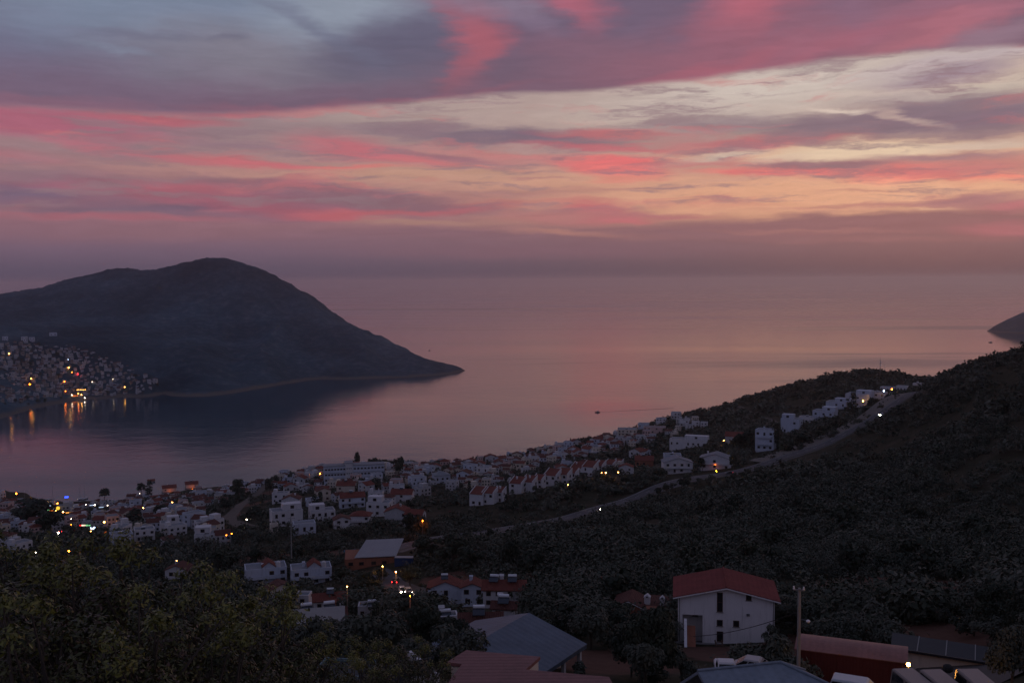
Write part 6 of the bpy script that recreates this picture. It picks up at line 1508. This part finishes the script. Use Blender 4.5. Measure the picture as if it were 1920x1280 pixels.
TT = [tree_proto('town', g1, 3.2, 4.6, 1.2, 10, 420, .55, M_pine, .22) for _ in range(3)] + [tree_proto('town', g1, 2.6, 3.6, 1.0, 9, 360, .5, M_olive, .2) for _ in range(2)]
CY = [cypress_proto(g1, 1.0, 9.0, 300, .5, M_pine)]
def grow(name, proto, p, s, label, cat, group, rz=None, sz=1.0):
    o = empty(name, p, random.random() * 6.28 if rz is None else rz); o.scale = (s, s, s * sz); tag(o, label, cat, group)
    link('trunk', proto[0], o); link('crown', proto[1], o); return o
def foot_clear(x, y, m_=0.0):
    out_ = np.full(len(x), 1e9)
    for fx_, fy_, fr in FOOT + CLEAR:
        if fy_ > 1450: continue
        out_ = np.minimum(out_, np.hypot(x - fx_, y - fy_) - fr * .8)
    return out_ > m_

# picked trees: photo position of the foot, crown height in photo pixels, width
PICK = [
 # dark trees close by, right half
 (1224, 1285, 146, 112, 'dark', 'big black leafy tree in front of the white house'), (1180, 1270, 105, 90, 'dark', 'dark bushy tree leaning on the big black one'), (1120, 1205, 70, 74, 'dark', 'dark round tree left of the half hidden house'.replace('left of', 'by')),
 (1165, 1190, 52, 70, 'dark', 'dark tree covering the half hidden house'), (1246, 1200, 50, 42, 'dark', 'dark tree filling the gap beside the white house'), (1446, 1224, 52, 42, 'olive', 'grey shrub tree at the corner of the white house'), (1462, 1225, 38, 44, 'olive', 'low grey bush beyond the white house corner'),
 (1868, 1205, 100, 100, 'dark', 'large dark tree behind the grey garage'), (1893, 1290, 110, 96, 'olive', 'round grey olive tree at the end of the van yard'), (1915, 1215, 90, 70, 'dark', 'dark tree at the frame edge above the olive tree'),
 (838, 1236, 80, 90, 'dark', 'dark tree between the leafy trees and the blue grey roof'), (800, 1225, 95, 90, 'dark', 'dark tree behind the courtyard wall'), (905, 1224, 50, 70, 'olive', 'shrub overlapping the blue grey roof'), (948, 1224, 40, 50, 'olive', 'small shrub poking over the faded red roof'), (770, 1180, 60, 70, 'dark', 'dark tree under the lit crossroads'), (815, 1160, 48, 74, 'dark', 'dark tree between the crossroads and the twin gabled house'), (728, 1205, 60, 60, 'dark', 'dark tree behind the open sided shed'),
 (1000, 1260, 40, 40, 'olive', 'bush below the eave of the blue grey roof'), (1085, 1270, 30, 40, 'olive', 'low bush by the porch columns'),
 # round trees in the plot by the crossroads and around the highway
 (845, 1060, 60, 78, 'dark', 'wide dark tree above the crossroads'), (800, 1050, 46, 60, 'dark', 'dark tree over the blue container'), (880, 1065, 44, 62, 'dark', 'dark tree at the edge of the bare plot'), (955, 1068, 66, 52, 'dark', 'tall dark tree on the bare plot'), (1000, 1078, 54, 60, 'dark', 'dark tree behind the bare plot'), (912, 1095, 30, 34, 'dark', 'small dark tree right behind the long red roof'.replace('right behind', 'just behind')), (878, 1018, 26, 28, 'olive', 'lone round bush on the highway verge'), (790, 1015, 56, 40, 'dark', 'tall dark tree behind the orange street lamp'), (770, 1100, 40, 50, 'dark', 'dark tree at the corner of the lit crossroads'),
 (920, 1014, 24, 26, 'dark', 'dark tree on the near verge of the highway'), (985, 1008, 20, 20, 'olive', 'small bush on the near verge of the highway'), (1052, 984, 16, 14, 'olive', 'tiny tree on the highway median'),
 # skyline trees
 (628, 872, 26, 24, 'dark', 'dark round tree on the skyline over the hotel'), (671, 876, 30, 16, 'dark', 'tall square topped tree on the skyline over the hotel'), (702, 874, 18, 28, 'dark', 'low dark tree on the skyline beside the square topped one'), (724, 878, 18, 24, 'dark', 'dark tree ending the row over the hotel'), (748, 893, 40, 28, 'dark', 'dark tree closing the end of the long hotel'), (700, 918, 22, 40, 'dark', 'broad dark tree before the hotel wing'), (682, 912, 18, 30, 'dark', 'broad dark tree before the hotel tower'), (957, 862, 14, 9, 'dark', 'lone spiky tree on the skyline of the ridge'), (1190, 800, 9, 12, 'dark', 'small tree on the skyline of the coast slope'),
 # around the highway villas
 (1405, 846, 44, 44, 'dark', 'big round dark tree beside the tall apartment villa'), (1388, 850, 36, 30, 'dark', 'round dark tree behind the red roofed house'), (1330, 862, 24, 40, 'dark', 'dark tree above the long low villa lamp'), (1315, 883, 26, 22, 'dark', 'dark tree between the arched villa and the lit porch'), (1375, 880, 28, 20, 'dark', 'dark tree beside the lit porch'), (1457, 842, 36, 16, 'cyp', 'dark cypress beside the tall apartment villa'), (1475, 850, 28, 40, 'dark', 'dark hedge tree at the start of the highway villas'), (1510, 836, 26, 44, 'dark', 'broad dark tree below the first highway villas'), (1540, 822, 26, 40, 'dark', 'broad dark tree below the framed terrace villa'), (1570, 806, 24, 34, 'dark', 'dark tree between highway and villas'), (1598, 785, 34, 14, 'cyp', 'pointed cypress before the wide highway villa'), (1638, 768, 26, 24, 'dark', 'pointed dark tree under the orange lamps'), (1625, 782, 20, 26, 'dark', 'dark shrub tree on the upper highway verge'), (1668, 752, 16, 22, 'dark', 'dark tree below the cold white lamp'), (1700, 745, 13, 20, 'dark', 'dark tree near the top of the highway'),
 (1288, 906, 20, 22, 'olive', 'olive tree on the verge under the arched villa'), (1235, 900, 24, 40, 'dark', 'dark tree below the dull red roof'),
 # left part of the valley
 (447, 935, 36, 36, 'dark', 'dark tree over the dirt path bend'), (425, 958, 26, 32, 'dark', 'dark tree at the lower dirt path'), (478, 975, 26, 36, 'dark', 'dark tree inside the dirt path bend'), (505, 925, 28, 20, 'dark', 'dark tree at the top of the dirt path'), (590, 955, 22, 12, 'cyp', 'cypress beside the cream two storey house'), (600, 957, 26, 14, 'cyp', 'taller cypress beside the cream two storey house'), (708, 1000, 32, 40, 'dark', 'dark tree under the lane end villas'), (770, 1012, 50, 34, 'dark', 'tall dark tree below the lane end villas'), (560, 1050, 30, 50, 'dark', 'dark tree behind the twin houses'), (480, 1060, 36, 46, 'dark', 'dark tree beside the thin power pole'.replace('thin power', 'power')), (420, 1075, 50, 60, 'dark', 'dark tree beyond the leafy trees'), (570, 1112, 34, 42, 'olive', 'bush between the twin houses'), (640, 1095, 34, 44, 'dark', 'dark tree below the brown workshop'), (690, 1110, 40, 60, 'dark', 'dark tree between workshop and crossroads'), (715, 1090, 26, 34, 'dark', 'small dark tree under the crossroads lamps'), (545, 1148, 44, 22, 'cyp', 'dark cypress before the bare end wall'), (705, 1190, 46, 14, 'cyp', 'slim cypress by the open sided shed'), (60, 985, 46, 90, 'dark', 'very dark broad tree in the shore town'), (90, 1000, 40, 60, 'dark', 'dark tree under the shop signs'), (250, 985, 30, 40, 'dark', 'dark tree at the back of the olive houses'), (300, 970, 28, 36, 'dark', 'dark tree by the yellow lane lamp'), (195, 935, 22, 24, 'dark', 'dark round tree over the white terrace'), (265, 925, 20, 18, 'dark', 'dark round tree beside the lit house fronts'), (280, 935, 24, 10, 'cyp', 'cypress beside the lit house fronts'),
]
BIG = {}
def big_proto(kind, px_size):
    """a crown with leaf sprays no bigger than about two pixels at its distance"""
    k = (kind, px_size)
    if k not in BIG:
        n, s = {0: (380, .13), 1: (1500, .075), 2: (6000, .045)}[px_size]
        g = np.random.RandomState(31 + px_size)
        if kind == 'cyp': BIG[k] = [cypress_proto(g, .22, 1.0, n // 2, s * .7, M_pine)]
        else: BIG[k] = [tree_proto('big', np.random.RandomState(40 + q + 7 * px_size), .5, .78, .2, 14, n, s * .8, M_pine if kind == 'dark' else M_olive, .035) for q in range(3)]
    return BIG[k]
for px, py, h, w, kind, lb in PICK:
    p = ground(px, min(py, 1279)); 
    if py > 1279 or dist(p) < 130:
        p = ground(px, py, 30) 
    D = dist(p); k = D / FPX
    pr = big_proto(kind, 0 if h < 36 else 1 if h < 75 else 2); pr = pr[int(px) % len(pr)]
    hm, wm = h * k, w * k * .84
    o = empty('cypress_tree' if kind == 'cyp' else 'olive_tree' if kind == 'olive' else 'dark_tree', p, random.random() * 6.28); tag(o, lb, 'tree')
    o.scale = (hm / 1.0, hm / 1.0, hm) if kind == 'cyp' else (wm, wm, hm)
    link('trunk', pr[0], o); link('crown', pr[1], o)
    FOOT.append((p[0], p[1], wm * .3))
# palms lit by garden lamps
for px, py, lb in ((529, 1046, 'palm lit orange from below, beside the power pole'), (568, 1044, 'second palm lit orange from below, farther from the power pole')):
    p = ground(px, py); o = empty('palm_tree', p, random.random()); tag(o, lb, 'palm'); D = dist(p)
    mb = MB(); mb.cyl((0, 0, -1), (0, 0, 2.6), .28, .2, 8); link('trunk', mb.mesh('trunk', [M_bark]), o)
    V, F = [], []
    for i in range(34):
        a = random.random() * 6.283; el_ = random.uniform(-.3, 1.3); L_ = random.uniform(1.7, 2.4); u = Vector((math.cos(a), math.sin(a), 0)); s_ = Vector((-u.y, u.x, 0)); last = None
        for j in range(7):
            t = j / 6; c = Vector((0, 0, 2.6)) + u * (L_ * t * math.cos(el_)) + Vector((0, 0, L_ * (t * math.sin(el_) - .55 * t * t)))
            wd = .24 * (1 - t) ** .6 * (.4 + t) + .02; V += [tuple(c - s_ * wd - Vector((0, 0, wd * .5))), tuple(c), tuple(c + s_ * wd - Vector((0, 0, wd * .5)))]
            q = len(V) - 3
            if last is not None: F += [(last, last + 1, q + 1, q), (last + 1, last + 2, q + 2, q + 1)]
            last = q
    link('crown', mesh_np('crown', np.array(V), F, [M_palm]), o)
    ld = bpy.data.lights.new('garden_light', 'POINT'); ld.energy = 45; ld.color = L_or[:3]; ld.shadow_soft_size = .15
    l = bpy.data.objects.new('garden_light', ld); COL.objects.link(l); l.location = (p[0] + .3, p[1] - 2.2, p[2] + .5)
    FOOT.append((p[0], p[1], 2))

# leafy trees close to the viewpoint
def leafy_proto(seed, R_, Hc, ncl, n, s):
    g = np.random.RandomState(seed); cent, rad = crown_clumps(g, R_, Hc, .6, ncl)
    extra = np.stack([g.normal(size=8) * R_ * .55, g.normal(size=8) * R_ * .55, .6 + Hc * (.85 + .25 * g.rand(8))], 1)           # shoots above the crown
    cent = np.concatenate([cent, extra]); rad = np.concatenate([rad * .66, R_ * (.13 + .08 * g.rand(8))])
    V, F = cards(cent, rad, n, s, g, shell=.15, droop=.5, aspect=.36, flat=.95)
    mi = np.where(cards.last >= ncl, 2, (g.rand(n) < .25).astype(np.int32))
    return limb_mesh(g, cent, Hc * .35, .12, len(cent)), mesh_np('crown', V, F, [M_leafy, M_leafr, M_shoot], mi)
LP_ = [leafy_proto(70 + i, 1.9, 3.6, 20, 7000, .06) for i in range(3)]
# photo position of the crown top, distance, height
for i, (px, py, D, hm, lb) in enumerate([(40, 1005, 27, 5.4, 'leafy tree at the frame edge with yellowish shoots'), (135, 1012, 25, 5.2, 'leafy tree with a tall shoot under the orange street lamp'), (245, 1000, 25, 5.4, 'leafy tree with the highest yellow green crown'), (325, 1072, 23, 4.6, 'leafy tree before the maroon gable'), (420, 1100, 24, 4.4, 'leafy tree with slim shoots before the twin houses'), (500, 1118, 25, 4.4, 'leafy tree beside the pale canopy shelter'),
                                 (90, 1090, 19, 4.6, 'low leafy tree filling the bottom corner'), (250, 1120, 19, 4.2, 'low leafy tree with bare reddish twigs'), (400, 1160, 20, 4.0, 'low leafy tree under the slim shoots'), (-60, 1030, 24, 5.2, 'leafy tree cut by the frame edge'), (572, 1190, 30, 3.6, 'leafy tree with willow like leaves before the canopy shelter'), (655, 1232, 40, 4.2, 'leafy tree drooping over the small dark cabin'), (722, 1192, 46, 5.6, 'dense leafy tree beside the slim cypress'), (785, 1214, 50, 5.0, 'dense leafy tree over the courtyard wall'), (690, 1225, 38, 3.6, 'low leafy tree hiding the cabin corner'), (480, 1235, 30, 3.4, 'grey leafy bush before the cabin')]):
    p = at(px, py + (14 if py < 1130 else 0), D); s_ = hm / 4.6
    o = empty('leafy_tree', (p[0], p[1], p[2] - hm), random.random() * 6.28, s_); tag(o, lb, 'tree')
    pr = LP_[i % 3]; link('trunk', pr[0], o); link('crown', pr[1], o); FOOT.append((p[0], p[1], 1.5))

# ------------------------------------------------------------------ the wooded slopes: nearest trees one by one, the rest as scrub
def scatter(polys, n, gfun, rr, dmax=1e9):
    xs_ = [a for a, b in polys]; ys_ = [b for a, b in polys]; out_ = []
    while len(out_) < n:
        x, y = rr.uniform(min(xs_), max(xs_)), rr.uniform(min(ys_), max(ys_))
        if not inpoly(x, y, polys): continue
        p = gfun(x, y)
        if p is not None and dist(p) < dmax: out_.append(p)
    return out_
rr = random.Random(5)
# land points, evenly spread over the ground itself
N = 60000
u = rng.rand(N); D_ = np.sqrt(95 ** 2 + u * (1130 ** 2 - 95 ** 2)); A_ = np.radians(rng.uniform(-33, 33, N))
# denser close by
N2 = 6500; D2 = 100 + 260 * np.sqrt(rng.rand(N2)); A2 = np.radians(rng.uniform(-30, 32, N2))
N3 = 9000; D3 = 380 + 400 * np.sqrt(rng.rand(N3)); A3 = np.radians(rng.uniform(15, 33, N3))
D_ = np.concatenate([D_, D2, D3]); A_ = np.concatenate([A_, A2, A3])
bx, by = D_ * np.sin(A_), D_ * np.cos(A_)
bz = tps_eval(FIT, bx, by)
ppx = 960 + FPX * np.tan(A_)
soil = np.maximum(soil_at(bx, by), soil_at(bx * 1.035, by * 1.035))
def patch_at(x, y): return fbm(np.atleast_1d(x) / 45, np.atleast_1d(y) / 45, 3, 77)
patch = patch_at(bx, by)
ok = (bz > 2) & foot_clear(bx, by, 1.0) & (road_clear(bx, by) > 1.2) & (soil < .2 + .9 * rng.rand(len(bx)))
ok &= rng.rand(len(bx)) < np.clip(.5 + 1.1 * patch, .08, 1)
hw_ = [np.append(q, gz(*q) + .5) for q in ROADS['highway'][0][::3] if not 1185 < 960 + FPX * q[0] / q[1] < 1450]
keepP = PROT; PROT = PROT + hw_ + VIEW; ok &= ~blocked(bx, by, bz, 3.0, 3.2); PROT = keepP
# thinner in the crowded town
town = (D_ > 560) & (ppx < 1000)
ok &= ~town | (rng.rand(len(bx)) < .55)
bx, by, bz, D_ = bx[ok], by[ok], bz[ok], D_[ok]
order = np.argsort(D_)
# skip points too close to another one already kept (near field only)
near = order[:3000]; kept = []
for i in near:
    if all((bx[i] - bx[j]) ** 2 + (by[i] - by[j]) ** 2 > 9.0 for j in kept[-160:]): kept.append(i)
    if len(kept) >= 190: break
for i in kept:
    x, y, z = bx[i], by[i], bz[i]; v = rr.randrange(len(OL)); s_ = rr.uniform(.8, 1.6)
    grow('hillside_tree', OL[v], (x, y, z - .1), s_, 'dark olive or oak bush on the lower hillside', 'tree', 'bushy trees of the lower hillside', sz=rr.uniform(.8, 1.15))
# taller dark trees standing out of the scrub
tall = [i for i in rng.permutation(np.nonzero((D_ > 170) & (D_ < 620) & (bx > .02 * by))[0])[:2500] if patch_at(bx[i], by[i]) > .12][:100]
for i in tall:
    v = rr.randrange(3); s_ = rr.uniform(.75, 1.35)
    grow('hillside_oak', TT[v], (bx[i], by[i], bz[i] - .2), s_, 'taller dark tree standing out of the hillside scrub', 'tree', 'taller trees of the hillside', sz=rr.uniform(.7, 1.05))
# trees along the lower edge of the highway
for x in range(1196, 1450, 13):
    e = np.interp(x, [1190, 1260, 1320, 1380, 1430, 1480], [940, 909, 896, 888, 876, 860]) + rr.uniform(9, 17)
    p = ground(x + rr.uniform(-4, 4), e); grow('verge_tree', TT[rr.randrange(5)], p, rr.uniform(.5, .9), 'dark tree in the row along the near verge of the highway', 'tree', 'trees along the near verge of the highway')
rest = np.setdiff1d(order, np.concatenate([np.array(kept), np.array(tall)]))
VV, FF, MI, off = [], [], [], 0
def card_cloud(idx, ncl, ncard, size, R0):
    """bushes as leaf clumps, one batch"""
    global off
    m_ = len(idx)
    if m_ == 0: return
    g = rng
    R_ = R0 * np.exp(.42 * g.normal(size=m_)).clip(.35, 1.55) * .85 * (1 + .55 * fbm(bx[idx] / 70, by[idx] / 70, 3, 41))
    n = m_ * ncard
    own = np.repeat(np.arange(m_), ncard)
    cl = g.normal(size=(m_, ncl, 3)) * np.array([.42, .42, .25]); cl[:, :, 2] = np.abs(cl[:, :, 2]) + .45
    ci = g.randint(0, ncl, n)
    d = g.normal(size=(n, 3)); d /= np.linalg.norm(d, axis=1)[:, None]
    c = (cl[own, ci] + d * (.3 + .32 * g.rand(n))[:, None] * np.array([1, 1, .8])) * R_[own][:, None]
    c[:, 2] = np.maximum(c[:, 2], .05)
    nn = d + .45 * g.normal(size=(n, 3)); nn[:, 2] += .35; nn /= np.linalg.norm(nn, axis=1)[:, None]
    t = np.cross(nn, g.normal(size=(n, 3))); t /= np.linalg.norm(t, axis=1)[:, None] + 1e-9; b_ = np.cross(nn, t)
    s = (size * R_[own] * (.6 + .8 * g.rand(n)))[:, None]
    c = c + np.stack([bx[idx][own], by[idx][own], bz[idx][own] - .2], 1)
    V = np.stack([c - t * s, c + b_ * s * .6, c + t * s, c - b_ * s * .6], 1).reshape(-1, 3)
    VV.append(V.astype(np.float32)); FF.append(np.arange(4 * n).reshape(n, 4) + off); off += 4 * n
    MI.append(np.repeat((g.rand(m_) < .45).astype(np.int32), ncard))
dr = D_[rest]
for lo, hi, ncl, nca, sz_, r0 in ((0, 260, 8, 360, .088, 2.9), (260, 480, 7, 150, .135, 3.0), (480, 760, 5, 46, .25, 2.8), (760, 2000, 4, 20, .42, 2.8)):
    ix = rest[(dr >= lo) & (dr < hi)]; card_cloud(ix, ncl, nca, sz_, r0); print('LOD', lo, len(ix))
me = mesh_np('scrub', np.concatenate(VV), np.concatenate(FF), [M_olive, M_pine], np.concatenate(MI))
tag(link('scrub', me), kind='stuff', label='dense dark scrub and olive cover on the slopes')
print('SCRUB', len(rest), off // 4)
# trees between the houses of the town
kc = 0
for poly, n in (([(0, 920), (300, 905), (480, 893), (480, 935), (330, 985), (0, 1000)], 95), ([(480, 893), (740, 878), (990, 855), (1000, 880), (740, 905), (560, 920), (480, 930)], 70), ([(985, 850), (1180, 810), (1330, 785), (1350, 830), (1150, 860), (1000, 880)], 55), ([(1450, 846), (1530, 815), (1690, 748), (1705, 752), (1560, 830), (1470, 862)], 34), ([(820, 905), (1100, 880), (1250, 880), (1250, 905), (1100, 930), (900, 965)], 40)):
    for p in scatter(poly, n, ground, rr):
        if p[2] < 2 or not foot_clear(np.array([p[0]]), np.array([p[1]]), .5)[0] or road_clear(p[0], p[1])[0] < 1 or blocked(p[0], p[1], p[2], 3.0, 6.5)[0]: continue
        if rr.random() < .12: grow('cypress_tree', CY[0], p, rr.uniform(.6, 1.0), 'dark cypress standing among the town houses', 'tree', 'cypresses among the town houses')
        else: grow('garden_tree', TT[rr.randrange(5)], p, rr.uniform(.55, 1.05), 'dark round tree standing among the town houses', 'tree', 'trees among the town houses')
        kc += 1
# wooded skyline of the antenna hill
for x in np.arange(1330, 1760, 7.5):
    e = np.interp(x, [1330, 1380, 1500, 1580, 1635, 1700, 1760], [772, 760, 722, 702, 697, 704, 718])
    p = ground(x + rr.uniform(-3, 3), e + rr.uniform(1, 8))
    if p is None: continue
    grow('hilltop_pine', TT[rr.randrange(3)], p, rr.uniform(.35, .75), 'dark pine on the skyline of the antenna hill', 'tree', 'pines on the skyline of the antenna hill')
for x in np.arange(1765, 1925, 8):
    e = np.interp(x, [1765, 1840, 1925], [716, 686, 659])
    p = ground(x + rr.uniform(-3, 3), e + rr.uniform(2, 12))
    if p is None: continue
    grow('ridge_tree', OL[rr.randrange(8)], p, rr.uniform(.7, 1.2), 'dark bush on the skyline of the near ridge', 'tree', 'bushes on the skyline of the near ridge')
# trees of the far hillside town
for p in scatter([(0, 650), (110, 634), (240, 690), (300, 716), (290, 742), (150, 748), (0, 775)], 130, hground, rr):
    if p[2] < 2 or any((p[0] - fx_) ** 2 + (p[1] - fy_) ** 2 < (fr + 2) ** 2 for fx_, fy_, fr in FOOT if fy_ > 1450) or blocked(p[0], p[1], p[2], 4.5, 9)[0]: continue
    grow('garden_tree', TT[rr.randrange(5)], p, rr.uniform(.8, 1.6), 'dark tree among the far hillside town houses', 'tree', 'trees of the far hillside town')
